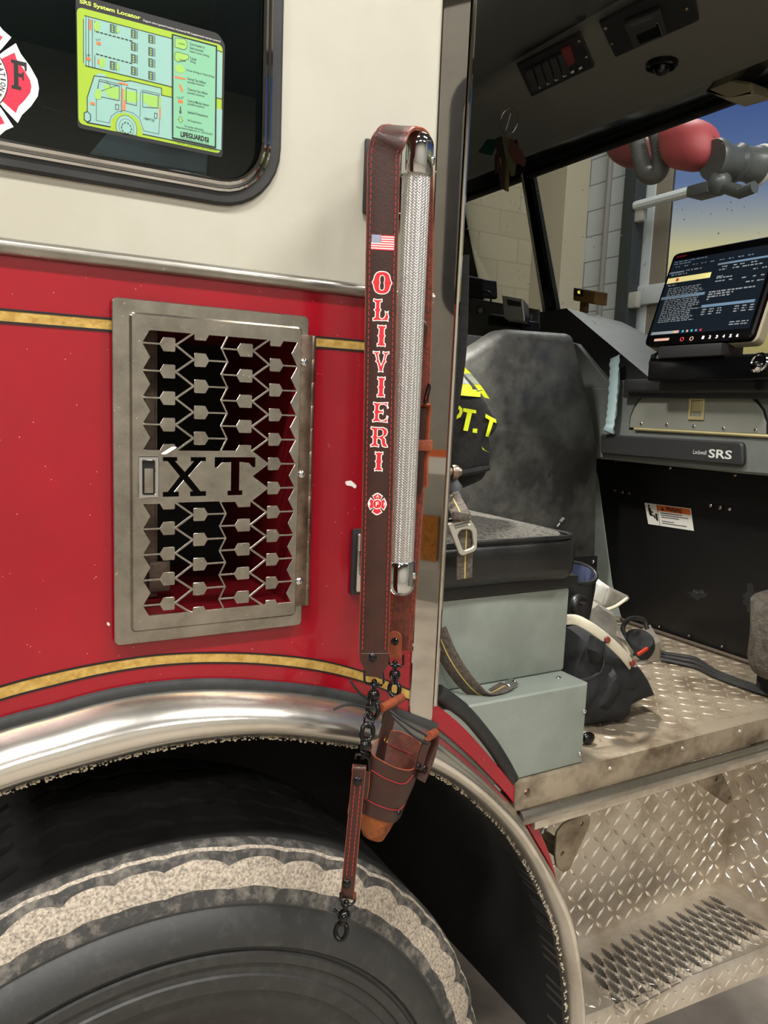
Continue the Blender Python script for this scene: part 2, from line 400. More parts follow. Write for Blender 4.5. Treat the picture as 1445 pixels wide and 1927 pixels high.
# recess behind the vent
rx0, rx1, rz0, rz1 = GX0+.024, GX1-.008, GZ0+.024, GZ1-.022
mb = MB(); th = .004
mb.box((rx0-th, .012, rz0), (rx0, .075, rz1)); mb.box((rx1, .012, rz0), (rx1+th, .30, rz1)); mb.box((rx0, .012, rz0-th), (rx1, .30, rz0)); mb.box((rx0, .012, rz1), (rx1, .30, rz1+th))
mb.build('vent_recess', 'red_inside', cab, label='dark red painted recess behind the vent')
mb = MB(); mb.box((rx0-.25, .30, rz0-.02), (rx1+.02, .31, rz1+.02)); mb.box((rx0-.25, .075, rz0-.02), (rx0-.24, .30, rz1+.02)); mb.box((rx0-.25, .075, rz1), (rx0, .30, rz1+.02)); mb.box((rx0-.25, .075, rz0-.02), (rx0, .30, rz0)); mb.box((rx0-.25, .07, rz0), (rx0-.004, .075, rz1))
mb.build('recess_back', 'dark', cab)
mb = MB(); mb.box((.205, .10, rz0+.002), (.232, .103, rz1), .001); mb.box((.232, .10, rz0+.002), (.235, .135, rz1), .001); mb.box((.222, .092, rz0+.01), (.25, .10, rz0+.05), .003); mb.tube([(.215, .097, 1.30), (.215, .097, 1.58)], .004)
for z in (1.33, 1.42, 1.53): mb.screw((.218, .099, z), r=.004)
mb.build('recess_bracket', mat('bracket_metal', rgb(120, 104, 90), .5, .6, c2=rgb(80, 70, 60), nscale=30), cab)
# moulding strip
zm0 = W(0, 480)[1]; hm = (zM-zm0)/2
mb = MB(); mb.sweep([(-.8, -.001, (zM+zm0)/2), (xP+.004, -.001, (zM+zm0)/2)], [(hm*math.sin(t*PI/12)*-1, (.009*math.cos(t*PI/12))) for t in range(-6, 7)], up=(0, -1, 0))
mb.build('moulding', 'steel', cab, label='polished metal moulding between white and red')
# gold pinstripes with black borders
mb = MB()
z0, z1 = W(0, 606)[1], W(0, 582)[1]
for xa_, xb_ in ((-.5, GX0+.012), (GX1-.006, xPR+.02)):
    mb = MB(); mb.plate([(xa_, z0), (xb_, z0), (xb_, z1), (xa_, z1)], (), (0, -.0002, 0), th=.0004)
    mb.mi = 1
    for z in (z0, z1): mb.plate([(xa_, z-.0012), (xb_, z-.0012), (xb_, z+.0012), (xa_, z+.0012)], (), (0, -.0002, 0), th=.0008)
    mb.build('pinstripe', ['gold_leaf', 'black_line'], cab, label='straight gold stripe '+('left' if xa_ < 0 else 'right')+' of the vent')
GT = [(-120, 1335), (0, 1292), (100, 1266), (199, 1246), (299, 1232), (399, 1228), (498, 1231), (598, 1242), (687, 1265), (780, 1302)]
GB = [(-120, 1360), (0, 1317), (100, 1290), (199, 1267), (299, 1252), (399, 1247), (498, 1250), (598, 1262), (687, 1284), (780, 1321)]
gt = [tuple(p) for p in spline([W(*p) for p in GT], 5)]; gb = [tuple(p) for p in spline([W(*p) for p in GB], 5)]
mb = MB(); mb.plate(gt+gb[::-1], (), (0, -.0002, 0), th=.0004); mb.mi = 1
for l in (gt, gb):
    a = [(p[0], p[1]+.0011) for p in l]; b = [(p[0], p[1]-.0011) for p in l]; mb.plate(a+b[::-1], (), (0, -.0002, 0), th=.0008)
mb.build('pinstripe', ['gold_leaf', 'black_line'], cab, label='curved gold stripe over the wheel arch')
# rubber strip along the arch
c = [((a[0]+b[0])/2, (a[1]+b[1])/2) for a, b in zip(ao, st)]
mb = MB(); mb.sweep([(p.x, -.003, p.y) for p in spline(c[:11], 5)], [(.0075*math.cos(k*PI/5), .006*math.sin(k*PI/5)) for k in range(10)], up=(0, -1, 0)); mb.build('arch_gasket', 'rubber_seal', cab, label='grey rubber strip above the steel arch')
# white chip in the red paint
for chip in ([(649, 906), (660, 904), (667, 910), (671, 914), (668, 920), (662, 915), (651, 913)], [(201, 1170), (207, 1173), (206, 1178), (201, 1176)]):
    mb = MB(); mb.plate(rpoly([W(*p) for p in chip], .002), (), (0, -.0001, 0), th=.0004); mb.build('paint_chip', 'white_print', cab, label='white chip in the red paint')
# door pillar
zt = 2.8; xa = xP; zb = W(768, 1345)[1]
b0, b1 = W(812, 1350), W(885, 0); c0, c1 = W(823, 1327), W(901, 0)
def lerpx(p, q, z): return p[0]+(q[0]-p[0])*(z-p[1])/(q[1]-p[1])
mb = MB()
mb.plate([(xPR, zb+.006), (xPR+.004, zb), W(802, 1361), W(808, 1361), b0, (lerpx(b0, b1, zt), zt), (xa, zt), (xa, 1.6)], (), (0, 0, 0), th=.003, ch=.0012)
mb.build('door_pillar', 'mirror_steel', cab, label='mirror polished steel pillar plate beside the doorway')
zb2 = c0[1]; xc = c0[0]
e0, e1 = (lerpx(b0, b1, zb2)+c0[0])/2, (lerpx(b0, b1, zt)+lerpx(c0, c1, zt))/2; hw = (c0[0]-lerpx(b0, b1, zb2))/2
mb = MB()
mb.sweep([(e0, .002, zb2), (e1, .002, zt)], [(-hw, -.004), (-hw, .001), (-hw*.6, .0042), (0, .0052), (hw*.6, .0042), (hw, .001), (hw, -.004)], up=(0, -1, 0))
mb.build('pillar_bead', 'mirror_steel', cab, label='narrow polished bead on the door edge of the pillar')
mb = MB(); mb.box((xc-.03, .004, zb2+.01), (xc-.004, .05, zt)); mb.build('door_jamb', 'dark', cab)
# black door seal from the pillar foot along the arch
mb = MB(); ds = [W(*p, .006) for p in [(826, 1305), (850, 1322), (880, 1346), (905, 1375), (928, 1405), (950, 1440), (966, 1470)]]
mb.sweep([(p.x, .012, p.y) for p in spline(ds, 5)], [(.013*math.cos(k*PI/6), .012*math.sin(k*PI/6)) for k in range(12)], up=(0, -1, 0)); mb.build('door_seal', 'rubber', cab, label='black rubber door seal')
# wheel well: dark liner swept inward
mb = MB(); ln = [p for p in spline(sb, 4)]
n = len(ln); V = []
for Y in (-.01, .75): V += [(p.x, Y, p.y) for p in ln]
mb.faces(V, [(i, i+1, n+i+1, n+i) for i in range(n-1)])
mb.faces([(-.9, .75, -.1), (1.2, .75, -.1), (1.2, .75, 1.5), (-.9, .75, 1.5)], [(0, 1, 2, 3)])
mb.build('wheel_well', mat('well_black', rgb(20, 21, 24), .85, c2=rgb(30, 27, 25), nscale=6), cab, label='dark inside of the wheel well')
mb = MB(); mb.box((1.70, -.006, .35), (2.05, .03, 2.6), .004); mb.build('front_corner', 'red_paint', cab, label='red front corner ahead of the doorway')
# ================================================================= steel wheel arch trim
arch = thing('fender_trim', 'rounded polished steel trim curving over the front wheel', 'wheel arch trim', (.2, -.02, 1.2))
A = spline(st, 5); B = spline(sb, 5); V = []; K = 11
for a, b in zip(A, B):
    for k in range(K):
        t = k/(K-1); q = a*(1-t)+b*t
        V.append((q.x, -.004-.034*math.sin(PI*min(1, t*1.02))**.8-.016*t, q.y))
    d = (b-a).normalized(); V.append((b.x, .0, b.y)); V.append((b.x, .03, b.y))
K2 = K+2; mb = MB(); mb.faces(V, [(i*K2+k, i*K2+k+1, (i+1)*K2+k+1, (i+1)*K2+k) for i in range(len(A)-1) for k in range(K2-1)])
mb.build('trim_band', 'arch_steel', arch)
# crusty dirt along the lower lip
mb = MB(); random.seed(3)
for i in range(len(B)-1):
    for k in range(9):
        t = random.random(); q = B[i]*(1-t)+B[i+1]*t
        if random.random() < .75: mb.ball((q.x+random.uniform(-.001, .001), -.02+random.uniform(-.003, .002), q.y+random.uniform(-.002, .001)), random.uniform(.0006, .0016), (1.3, 1, .8), n=6)
mb.build('salt_crust', mat('salt', rgb(196, 184, 164), .95), arch, label='pale dried salt crust along the lower lip')
# ================================================================= wheel
tire = thing('front_wheel', 'dusty black front wheel and tire with scalloped shoulder inside the wheel arch', 'wheel', (.1985, .1, .436))
cx, cz, R0 = .1985, .436, .542
NT = 620
def tri(t): t = t % 1.; return 4*abs(t-.5)-1
# profile: (radius, Y, zigzag amplitude, scallop amplitude, material to the next)
def rad(px, py, Y): p = W(px, py, Y); return math.hypot(p[0]-cx, p[1]-cz)
pr = [(R0-.03, .31, 0, 0, 3), (R0+.004, .30, 0, 0, 3)]
for k in range(4):
    y = .245-.055*k
    pr += [(R0+.008, y+.012, .006, 0, 3), (R0-.012, y+.008, .006, 0, 3), (R0-.012, y-.004, .006, 0, 3), (R0+.010, y-.008, .006, 0, 3)]
r1, r2, r3, r4, r5 = rad(500, 1628, -.004), rad(500, 1670, -.010), rad(500, 1699, -.016), rad(500, 1740, -.03), rad(500, 1762, -.034)
pr += [(R0+.010, .030, 0, 0, 2), (R0+.006, .014, 0, .003, 1), (R0+.003, .010, 0, .004, 2), (r1+.004, .004, 0, .011, 1), (r1-.008, -.001, 0, .004, 1), (r2+.008, -.007, 0, 0, 1), (r2, -.0085, 0, .0025, 2), (r3+.006, -.013, 0, .001, 2), (r3, -.016, 0, 0, 0), (r3-.004, -.0155, 0, 0, 0), (r3-.006, -.019, 0, 0, 0), (r4, -.031, 0, 0, 0), (r5, -.035, 0, 0, 0), (r5-.012, -.036, 0, 0, 0), (r5-.016, -.030, 0, 0, 0), (r5-.020, -.030, 0, 0, 0), (r5-.022, -.036, 0, 0, 0), (r5-.034, -.036, 0, 0, 0), (r5-.037, -.032, 0, 0, 0), (r5-.050, -.033, 0, 0, 0), (r5-.052, -.036, 0, 0, 0), (r5-.072, -.034, 0, 0, 0), (r5-.0735, -.029, 0, 0, 0), (r5-.095, -.026, 0, 0, 0), (r5-.115, -.018, 0, 0, 0), (r5-.15, .0, 0, 0, 0)]
mb = MB(); m = len(pr); vs = []
for k in range(NT):
    t = 2*PI*k/NT
    for r, y, zz, sc, mi in pr:
        yy = y+zz*tri(k/NT*62); rr = r+sc*(.75+.7*mnoise.noise(Vector((k*.06, 9.3, 0))))*(abs(math.sin(k/NT*PI*46+1.5*mnoise.noise(Vector((k*.03, 3.1, 1.)))))**.55-.7)*1.5+(sc > 0)*.0016*mnoise.noise(Vector((k*.35, y*50, 0)))
        vs.append(mb.bm.verts.new((cx+rr*math.cos(t), yy, cz+rr*math.sin(t))))
for k in range(NT):
    j = (k+1) % NT
    for i in range(m-1):
        f = mb.bm.faces.new((vs[k*m+i], vs[j*m+i], vs[j*m+i+1], vs[k*m+i+1])); f.material_index = pr[i][4]
mb.build('tire', ['tire_rubber', 'tire_dust', 'tire_mid', 'tire_dark'], tire, smooth=40)
mb = MB(); mb.lathe([(0, .06), (.25, .06), (r5-.14, .02), (r5-.13, -.005), (r5-.15, -.005), (.26, .04), (0, .05)][::-1], (cx, 0, cz), (0, 1, 0), n=64); mb.build('rim', 'steel', tire)
# ================================================================= cab window
win = thing('cab_window', 'dark side window with rounded corner, chrome bead and black rubber surround', 'window', (-.1, 0, wz0))
glz = poly_offset(win_out, -.028)
mb = MB(); mb.plate(win_out, [poly_offset(win_out, -.02)], (0, .006, 0), th=.012, ch=.003); mb.build('rubber_surround', 'rubber', win, label='black rubber surround')
for d, r, y in ((-.0165, .0035, -.006), (-.0235, .0042, -.008)):
    mb = MB(); mb.tube([(p[0], y, p[1]) for p in poly_offset(win_out, d)], r, closed=True, n=8); mb.build('chrome_bead', 'chrome', win, label='chrome bead' if d > -.02 else 'inner chrome bead')
mb = MB(); mb.plate(poly_offset(win_out, -.024), (), (0, .004, 0), th=.004); mb.build('glass_pane', glass('tinted_glass', (.42, .47, .45, 1), 0, refl=1.5), win, label='dark tinted pane')
l = bpy.data.lights.new('rear_fill_lamp', 'POINT'); l.energy = 9; l.shadow_soft_size = .05; l.color = (.9, .97, 1); o_l = bpy.data.objects.new('rear_fill_lamp', l); o_l.location = (.05, .28, 2.55); col.objects.link(o_l)  # added fill, no such lamp seen; brightens the shelf behind the pane
# rear cabin seen through the pane
rear = thing('rear_cabin_lining', 'dark rear cabin lining with a grey shelf seen through the side window', 'cabin interior', (-.1, .3, wz0))
mb = MB(); mb.box((-.75, .5, wz0-.3), (.44, .52, 2.8)); mb.box((.42, .02, wz0-.02), (.44, .5, 2.8)); mb.box((-.75, .02, wz0-.04), (.42, .5, wz0-.025)); mb.build('lining', mat('cabin_dark', rgb(44, 48, 46), .8, c2=rgb(30, 33, 32), nscale=5), rear)
mb = MB(); q = [P(168, 290, 'Y', .02), P(388, 325, 'Y', .02), P(391, 283, 'Y', .15), P(207, 244, 'Y', .15)]; mb.faces(q+[p-ZA*.006 for p in q], [(0, 1, 2, 3), (7, 6, 5, 4), (0, 4, 5, 1), (1, 5, 6, 2), (2, 6, 7, 3), (3, 7, 4, 0)]); mb.build('shelf', mat('shelf_grey', rgb(190, 200, 212), .35, .3, c2=rgb(120, 128, 138), nscale=9), rear, label='pale grey shelf edge')
mb = MB(); mb.tube([P(55, 193, 'Y', .05), P(140, 220, 'Y', .05)], .0009, n=6); mb.build('wire', 'steel', rear)
# ================================================================= louvred vent door
vent = thing('vent_door', 'brushed steel vent door with cut-out arrow pattern and letters XT on red panel', 'vent cover', ((GX0+GX1)/2, -.01, GZ0))
def clip(poly, a, b, c):                                    # keep a*x+b*y<=c
    o = []; n = len(poly)
    for i in range(n):
        p, q = poly[i], poly[(i+1) % n]; dp = a*p[0]+b*p[1]-c; dq = a*q[0]+b*q[1]-c
        if dp <= 0: o.append(p)
        if (dp < 0 < dq) or (dq < 0 < dp): t = dp/(dp-dq); o.append((p[0]+(q[0]-p[0])*t, p[1]+(q[1]-p[1])*t))
    return o
def area(p): return abs(sum(p[i][0]*p[(i+1) % len(p)][1]-p[(i+1) % len(p)][0]*p[i][1] for i in range(len(p))))/2
OX0, OX1, OZ0, OZ1 = .1932, .377, 1.302, 1.6265
z0, z1, z2, z3, z4 = (.193, .201), (.2300, .2490), (.2825, .2895), (.3215, .3405), (.3695, .3770)
PER = .02985; HT = .0011; PH = .0078
holes = []
def hole(kind, zu):                                         # the void between the rod at zu and the one below
    zl = zu-PER; zmid = zu-PER/2; t = HT*1.3
    if kind in 'AC':
        L, R = (z0, z1) if kind == 'A' else (z2, z3)
        lx0, lx1 = (L[0], L[1]) if kind == 'A' else (L[0]+t, L[1]+t)
        px0, px1 = L[0]+.0185, R[0]-.0012
        return [(lx0, zu-HT), (px0, zu-HT), (px0+.004, zu-PH), (px1-.0012, zu-PH), (px1, zu-PH+.0012), (px1, zu-.0013), (R[1]-t*1.0, zmid),
                (px1, zl+.0013), (px1, zl+PH-.0012), (px1-.0012, zl+PH), (px0+.004, zl+PH), (px0, zl+HT), (lx0, zl+HT), (lx1, zmid)]
    L, R = (z1, z2) if kind == 'B' else (z3, z4)
    rx0, rx1 = (R[0]-t, R[1]-t) if kind == 'B' else (R[0], R[1])
    px0, px1 = L[1]+.0012, L[1]+.0185
    return [(px0, zu-.0013), (px0, zu-PH+.0012), (px0+.0012, zu-PH), (px1-.004, zu-PH), (px1, zu-HT), (rx1, zu-HT), (rx0, zmid), (rx1, zl+HT), (px1, zl+HT), (px1-.004, zl+PH), (px0+.0012, zl+PH), (px0, zl+PH-.0012), (px0, zl+.0013), (L[0]+t*1.0, zmid)]
BZ0, BZ1 = 1.4337, 1.4933
for kind in 'ABCD':
    ph = 1.6125 if kind in 'AC' else 1.5976
    for k in range(-1, 11):
        zu = ph-PER*k; h = hole(kind, zu)
        if kind != 'D':
            if zu-PER/2 > (BZ0+BZ1)/2: h = clip(h, 0, -1, -(BZ1+.0004))
            else: h = clip(h, 0, 1, BZ0-.0004)
        h = clip(h, 0, 1, OZ1); h = clip(h, 0, -1, -OZ0)
        if len(h) > 2 and area(h) > 6e-6: holes.append(h)
def sx(x): return W(180+x/2.713, 530, -.012)[0]
# letters X and T cut out of the band
XL = [(0, 1), (.32, 1), (.32, .90), (.27, .90), (.5, .62), (.72, .90), (.64, .90), (.64, 1), (.99, 1), (.99, .90), (.88, .90), (.58, .52), (.87, .12), (1, .12), (1, 0), (.63, 0), (.63, .12), (.70, .12), (.47, .42), (.25, .12), (.36, .12), (.36, 0), (0, 0), (0, .12), (.11, .12), (.39, .52), (.11, .90), (0, .90)]
TL = [(0, 1), (1, 1), (1, .74), (.94, .74), (.84, .86), (.60, .88), (.60, .12), (.68, .12), (.68, 0), (.32, 0), (.32, .12), (.40, .12), (.40, .88), (.16, .86), (.06, .74), (0, .74)]
holes.append([(.215+.050*x, 1.4405+.0455*y) for x, y in XL]); holes.append([(.2755+.050*x, 1.4405+.0455*y) for x, y in TL])
mb = MB()
mb.plate(rrect(GX0+.020, GZ0+.016, GX1-.011, GZ1-.016, .004, 3), holes, (0, -.0105, 0), th=.0016, ch=.0003)
mb.build('grille_panel', 'brushed', vent, label='raised panel with the cut-out arrow pattern and letters')
mb = MB(); mb.plate(rrect(GX0, GZ0, GX1, GZ1, .006, 5), [rrect(GX0+.022, GZ0+.018, GX1-.013, GZ1-.018, .003, 3)], (0, -.0062, 0), th=.0026, ch=.0008)
loop1 = rrect(GX0+.020, GZ0+.016, GX1-.011, GZ1-.016, .004, 3); loop0 = poly_offset(loop1, .0022); n = len(loop1)
mb.faces([(p[0], -.0088, p[1]) for p in loop0]+[(p[0], -.0119, p[1]) for p in loop1], [(i, (i+1) % n, n+(i+1) % n, n+i) for i in range(n)])
mb.build('frame', 'brushed', vent)
# piano hinge
hx, hz0, hz1 = .3992, 1.295, 1.6365; mb = MB(); k = 12; seg = (hz1-hz0)/k
for i in range(k): mb.lathe([(0, 0), (.0038, 0), (.0042, .0006), (.0042, seg-.0012), (.0038, seg-.0006), (0, seg-.0006)], (hx, -.0075, hz0+i*seg), ZA, n=14)
mb.box((GX1-.012, -.0112, hz0), (hx, -.0092, hz1), .0006); mb.box((hx, -.004, hz0), (hx+.002, -.0002, hz1))
mb.build('hinge', 'hinge_steel', vent, label='long piano hinge down the right side')
for z in (1.603, 1.465, 1.328):
    mb = MB(); mb.screw((.3868, -.0112, z), r=.0052); mb.build('screw', 'chrome', vent)
# paddle latch
lx0, lx1, lz0, lz1 = .1872, .2098, 1.4395, 1.487
mb = MB(); mb.plate(rrect(lx0, lz0, lx1, lz1, .0015, 3), [rrect(lx0+.0045, lz0+.0045, lx1-.0045, lz1-.0045, .0008, 2)], (0, -.0119, 0), th=.0032, ch=.0008)
la = mb.build('latch', 'chrome', vent, label='chrome paddle latch')
mb = MB(); mb.box((lx0+.003, -.0123, lz0+.003), (lx1-.003, -.0105, lz1-.003)); mb.build('latch_recess', 'black', la)
mb = MB(); mb.box((lx0+.0062, -.0148, lz0+.0058), (lx1-.0062, -.0122, lz1-.0135), .0008)
mb.build('paddle', 'brushed', la)
mb = MB(); c = W(318, 848, -.0122); mb.plate(rpoly([(c[0]-.010, c[1]-.004), (c[0]-.004, c[1]-.0045), (c[0]+.010, c[1]+.004), (c[0]+.004, c[1]+.005)], .004), (), (0, -.0121, 0), th=.0004); mb.build('paint_smear', 'white_print', vent, label='white paint smear above the latch')
# ================================================================= grab rail
rail = thing('grab_rail', 'upright knurled silver grab rail with chrome end brackets beside the doorway', 'grab rail', (.504, -.065, 1.312))
gx, gy = .504, -.065
ov = [(.0172*math.cos(2*PI*k/40), .0172*math.sin(2*PI*k/40)) for k in range(40)]
mb = MB(); mb.sweep([(gx, gy, 1.35), (gx, gy, 1.84)], ov, up=(0, 1, 0)); mb.build('grip', 'knurled_grip', rail, label='knurled metal grip')
def bracket(s, ztop, zcap):
    mb = MB()
    h = abs(ztop-zcap); r = .0198
    prof = [(0, 0), (r-.001, 0), (r, .001), (r, h-.017)]+[(r*math.cos(t*PI/16)**.8, h-.017+.017*math.sin(t*PI/16)) for t in range(1, 8)]+[(0, h)]
    mb.lathe(prof, (gx, gy, zcap), (0, 0, s), n=32)
    mb.sweep([(gx, -.005, ztop-s*.026), (gx, gy, ztop-s*.024)], [(.015*math.cos(2*PI*k/20), .018*math.sin(2*PI*k/20)) for k in range(20)], up=(0, 0, 1))
    b = mb.build('end_bracket', 'chrome', rail, smooth=60, label='chrome end bracket')
    d = Vector((.72, -.69, 0)); mb = MB(); mb.screw(Vector((gx, gy, zcap+s*.018))+d*.0185, d, .0055); mb.build('screw', 'chrome', b)
    return b
bracket(1, 1.880, 1.829); bracket(-1, 1.311, 1.358)
for zc, nm in ((1.8375, 'upper'), (1.346, 'lower')):
    mb = MB(); mb.box((gx-.039, -.006, zc-.045), (gx+.035, .0, zc+.045), .003); g = mb.build('gasket', 'rubber', rail, label='black gasket under the mounting plate')
    mb = MB(); mb.box((gx-.034, -.013, zc-.040), (gx+.030, -.005, zc+.040), .0035, seg=3); mb.build('mounting_plate', 'chrome', rail, label='chrome mounting plate')
# ================================================================= leather radio strap over the rail
strap = thing('radio_strap', 'brown leather radio strap lettered OLIVIERI looped over the grab rail', 'leather strap', (.45, -.1, 1.235))
U = Vector((.90, -.436, 0)).normalized(); NF = U.cross(ZA)
A0 = P(703, 1225, 'Y', -.098)
def S(px, py, off=0.): return PL(px, py, A0+NF*off, NF)
def SC(px, py): q = S(px, py)-A0; return (q.dot(U), q.z)      # strap-plane coordinates
def edge(pts): return [S(*p) for p in pts]
# left and right edges of the front leg in the photograph
EL = [(705, 262), (702, 300), (697, 380), (694, 440), (691, 600), (687, 760), (683, 950), (680, 1150), (677, 1236)]
ER = [(770, 262), (764, 300), (757, 380), (753, 440), (747, 600), (743, 760), (738, 950), (733, 1150), (731, 1236)]
zs = [1.838, 1.80, 1.76, 1.70, 1.60, 1.50, 1.40, 1.30, 1.252]
wid = .0372
def cen(z):                                                   # centre line of the front leg: hangs plumb, pulled in at the top
    return A0+U*(-.0152*(z-1.25)+.0008*math.sin((z-1.25)*9))+ZA*(z-A0.z)
front = [cen(z) for z in zs[::-1]]; fw = [U]*len(front)
B0 = P(782, 520, 'Y', -.030)
UB = Vector((.80, -.60, 0)).normalized()
top = [P(*q[:2], 'Y', q[2]) for q in [(734, 262, -.0975), (741, 247, -.090), (754, 240, -.076), (771, 246, -.056), (783, 266, -.040), (787, 310, -.034)]]
back = [P(788, 380, 'Y', -.032), P(788, 450, 'Y', -.029), P(786, 600, 'Y', -.026), P(780, 800, 'Y', -.022), P(767, 1000, 'Y', -.022), P(753, 1180, 'Y', -.024), P(750, 1222, 'Y', -.024)]
path = front+top+back; ws = fw+[U]*4+[UB]*2+[UB]*len(back)
cp = spline(path, 5); cw = [w.normalized() for w in spline(ws, 5)]
nfr = (len(front)+2)*5
mb = MB(); mb.mi = 0
TH = .0042
def strapmesh(mb, cp, cw, width, th, outer=None):
    e = .0008; w = width/2; h = th/2
    # profile: outer face (leather), edges, inner face (suede)
    prof = [(-w, -h+e), (-w+e, -h), (w-e, -h), (w, -h+e), (w, h-e), (w-e, h), (-w+e, h), (-w, h-e)]
    mats = [2, 0, 2, 2, 2, 1, 2, 2]
    base = len(mb.bm.faces); n = len(cp); m = 8; V = []
    for i, p in enumerate(cp):
        t = (cp[min(i+1, n-1)]-cp[max(i-1, 0)]).normalized(); a = (cw[i]-t*cw[i].dot(t)).normalized(); nn = a.cross(t)
        V += [p+a*q[0]+nn*-q[1] for q in prof]
    vs = [mb.bm.verts.new(v) for v in V]
    for i in range(n-1):
        for q in range(m):
            f = mb.bm.faces.new((vs[i*m+q], vs[i*m+(q+1) % m], vs[(i+1)*m+(q+1) % m], vs[(i+1)*m+q])); f.material_index = mats[q]
    for r in (range(m), range((n-1)*m, n*m)): f = mb.bm.faces.new([vs[i] for i in r]); f.material_index = 2
strapmesh(mb, cp, cw, wid, TH)
mb.build('strap_body', ['leather', 'suede', 'leather_edge'], strap, smooth=50)
# front tongue end: tapered tab folded round the ring
def onplate(name, outline_px, m, parent, off, th, ch=.0004, holes=(), r=.0015, label=None, rnd=True):
    mb = MB(); o = [SC(*p) for p in outline_px]
    if rnd: o = rpoly(o, r)
    mb.plate(o, [[SC(*p) for p in h] for h in holes], A0+NF*off, U, ZA, th=th, ch=ch); return mb.build(name, m, parent, label=label)
onplate('end_tab', [(677, 1228), (677, 1243), (684, 1255), (685, 1271), (718, 1274), (721, 1262), (730, 1252), (732, 1228)], 'leather', strap, -.002, .0045, label='tapered end tab')
def snap(px, py, parent, off=.0025, r=.0052):
    mb = MB(); mb.lathe([(0, 0), (r, 0), (r, .0008), (r*.75, .0022), (r*.3, .0028), (0, .0029)], S(px, py, off), NF, n=18); return mb.build('rivet', 'gloss_black', parent, label='black rivet')
snap(701, 1237, strap)
# stitching along both edges of the front leg and over the top
def stitches(mb, cp, cw, offs, pitch, ln, h, r=.0005, i0=0, i1=None):
    L = [0.]
    for a, b in zip(cp[:-1], cp[1:]): L.append(L[-1]+(b-a).length)
    def at(s):
        s = max(0, min(s, L[-1]-1e-6))
        for i in range(len(L)-1):
            if L[i] <= s <= L[i+1]:
                t = (s-L[i])/max(1e-9, L[i+1]-L[i]); p = cp[i].lerp(cp[i+1], t); w = cw[i].lerp(cw[i+1], t).normalized(); tg = (cp[i+1]-cp[i]).normalized(); a = (w-tg*w.dot(tg)).normalized(); return p, a, a.cross(tg)
        return cp[-1], cw[-1], NF
    for off in offs:
        s = L[i0]+.004
        while s < (L[-1] if i1 is None else L[i1])-.004:
            p, a, n1 = at(s); q, b, n2 = at(s+ln)
            mb.tube([p+a*off+n1*h, q+b*off+n2*h], r, n=5); s += pitch
for off in (-wid/2+.0045, wid/2-.0045):
  mb = MB(); stitches(mb, cp, cw, (off,), .0068, .0048, TH/2+.0001, i1=nfr+10)
  mb.build('stitching', 'thread', strap, label='red stitching')
for off in (wid/2-.0050, -wid/2+.005):
  mb = MB(); stitches(mb, cp, cw, (off,), .0075, .0052, -TH/2-.0001, r=.0004, i0=nfr+12)
  mb.build('stitching', 'thread', strap, label='faded red stitching on the rough inner side')
# ---- printing on the strap
PO = TH/2+.0001
def C7(x, y): return SC(670+x/3.445, 430+y/3.441)
def sq(x0, y0, x1, y1):                                       # px box -> strap coords (a0,b0,a1,b1)
    a = C7(x0, y1); b = C7(x1, y0); c = C7(x0, y0); d = C7(x1, y1)
    return ((a[0]+c[0])/2, a[1], (b[0]+d[0])/2, b[1])
# flag
a0, b0, a1, b1 = sq(97, 49, 248, 139); mb = MB(); cols = []
hgt = (b1-b0)/13
def rect(mb, x0, y0, x1, y1, off): mb.plate([(x0, y0), (x1, y0), (x1, y1), (x0, y1)], (), A0+NF*off, U, ZA, th=.0001, back=False)
for i in range(13): mb.mi = i % 2; rect(mb, a0, b1-(i+1)*hgt, a1, b1-i*hgt, PO)
mb.mi = 2; cw_, chh = (a1-a0)*.42, hgt*7; rect(mb, a0, b1-chh, a0+cw_, b1, PO+.0001)
mb.mi = 1
for r in range(9):
    for c in range(6 if r % 2 == 0 else 5):
        sxx = a0+cw_*((c+.5)/6 if r % 2 == 0 else (c+1)/6); sy = b1-chh*(r+.5)/9
        mb.plate([(sxx+(.0007 if k % 2 == 0 else .0003)*math.cos(PI/2+k*PI/5), sy+(.0007 if k % 2 == 0 else .0003)*math.sin(PI/2+k*PI/5)) for k in range(10)], (), A0+NF*(PO+.0002), U, ZA, th=.00005, back=False)
mb.build('flag', ['red_print', 'white_print', 'blue_print'], strap, fix=False, smooth=0, label='small stars and stripes flag')
# western lettering
sp = .06
I_ = [(.08, 1), (.3, .96), (.5, .985), (.7, .96), (.92, 1), (.95, .84), (.80, .80), (.80, .58), (.92, .5), (.80, .42), (.80, .2), (.95, .16), (.92, 0), (.7, .04), (.5, .015), (.3, .04), (.08, 0), (.05, .16), (.20, .2), (.20, .42), (.08, .5), (.20, .58), (.20, .80), (.05, .84)]
L_ = [(.03, 1), (.2, .97), (.38, .97), (.55, 1), (.57, .86), (.45, .82), (.45, .6), (.53, .5), (.45, .42), (.45, .2), (.56, .14), (.68, .2), (.74, .32), (.70, .5), (.82, .44), (.95, .5), (.93, .36), (1, .2), (.94, .12), (.97, 0), (.8, .04), (.55, .02), (.3, .03), (.03, 0), (.0, .14), (.14, .2), (.14, .42), (.04, .5), (.14, .58), (.14, .8), (.0, .86)]
V_ = [(.0, 1), (.13, .97), (.3, .97), (.43, 1), (.44, .87), (.36, .83), (.42, .6), (.52, .38), (.62, .6), (.68, .83), (.58, .87), (.59, 1), (.75, .96), (1, 1), (1.0, .87), (.88, .82), (.80, .6), (.86, .5), (.75, .42), (.66, .15), (.70, .0), (.52, .04), (.34, .0), (.38, .14), (.28, .42), (.16, .5), (.22, .6), (.13, .83), (.0, .87)]
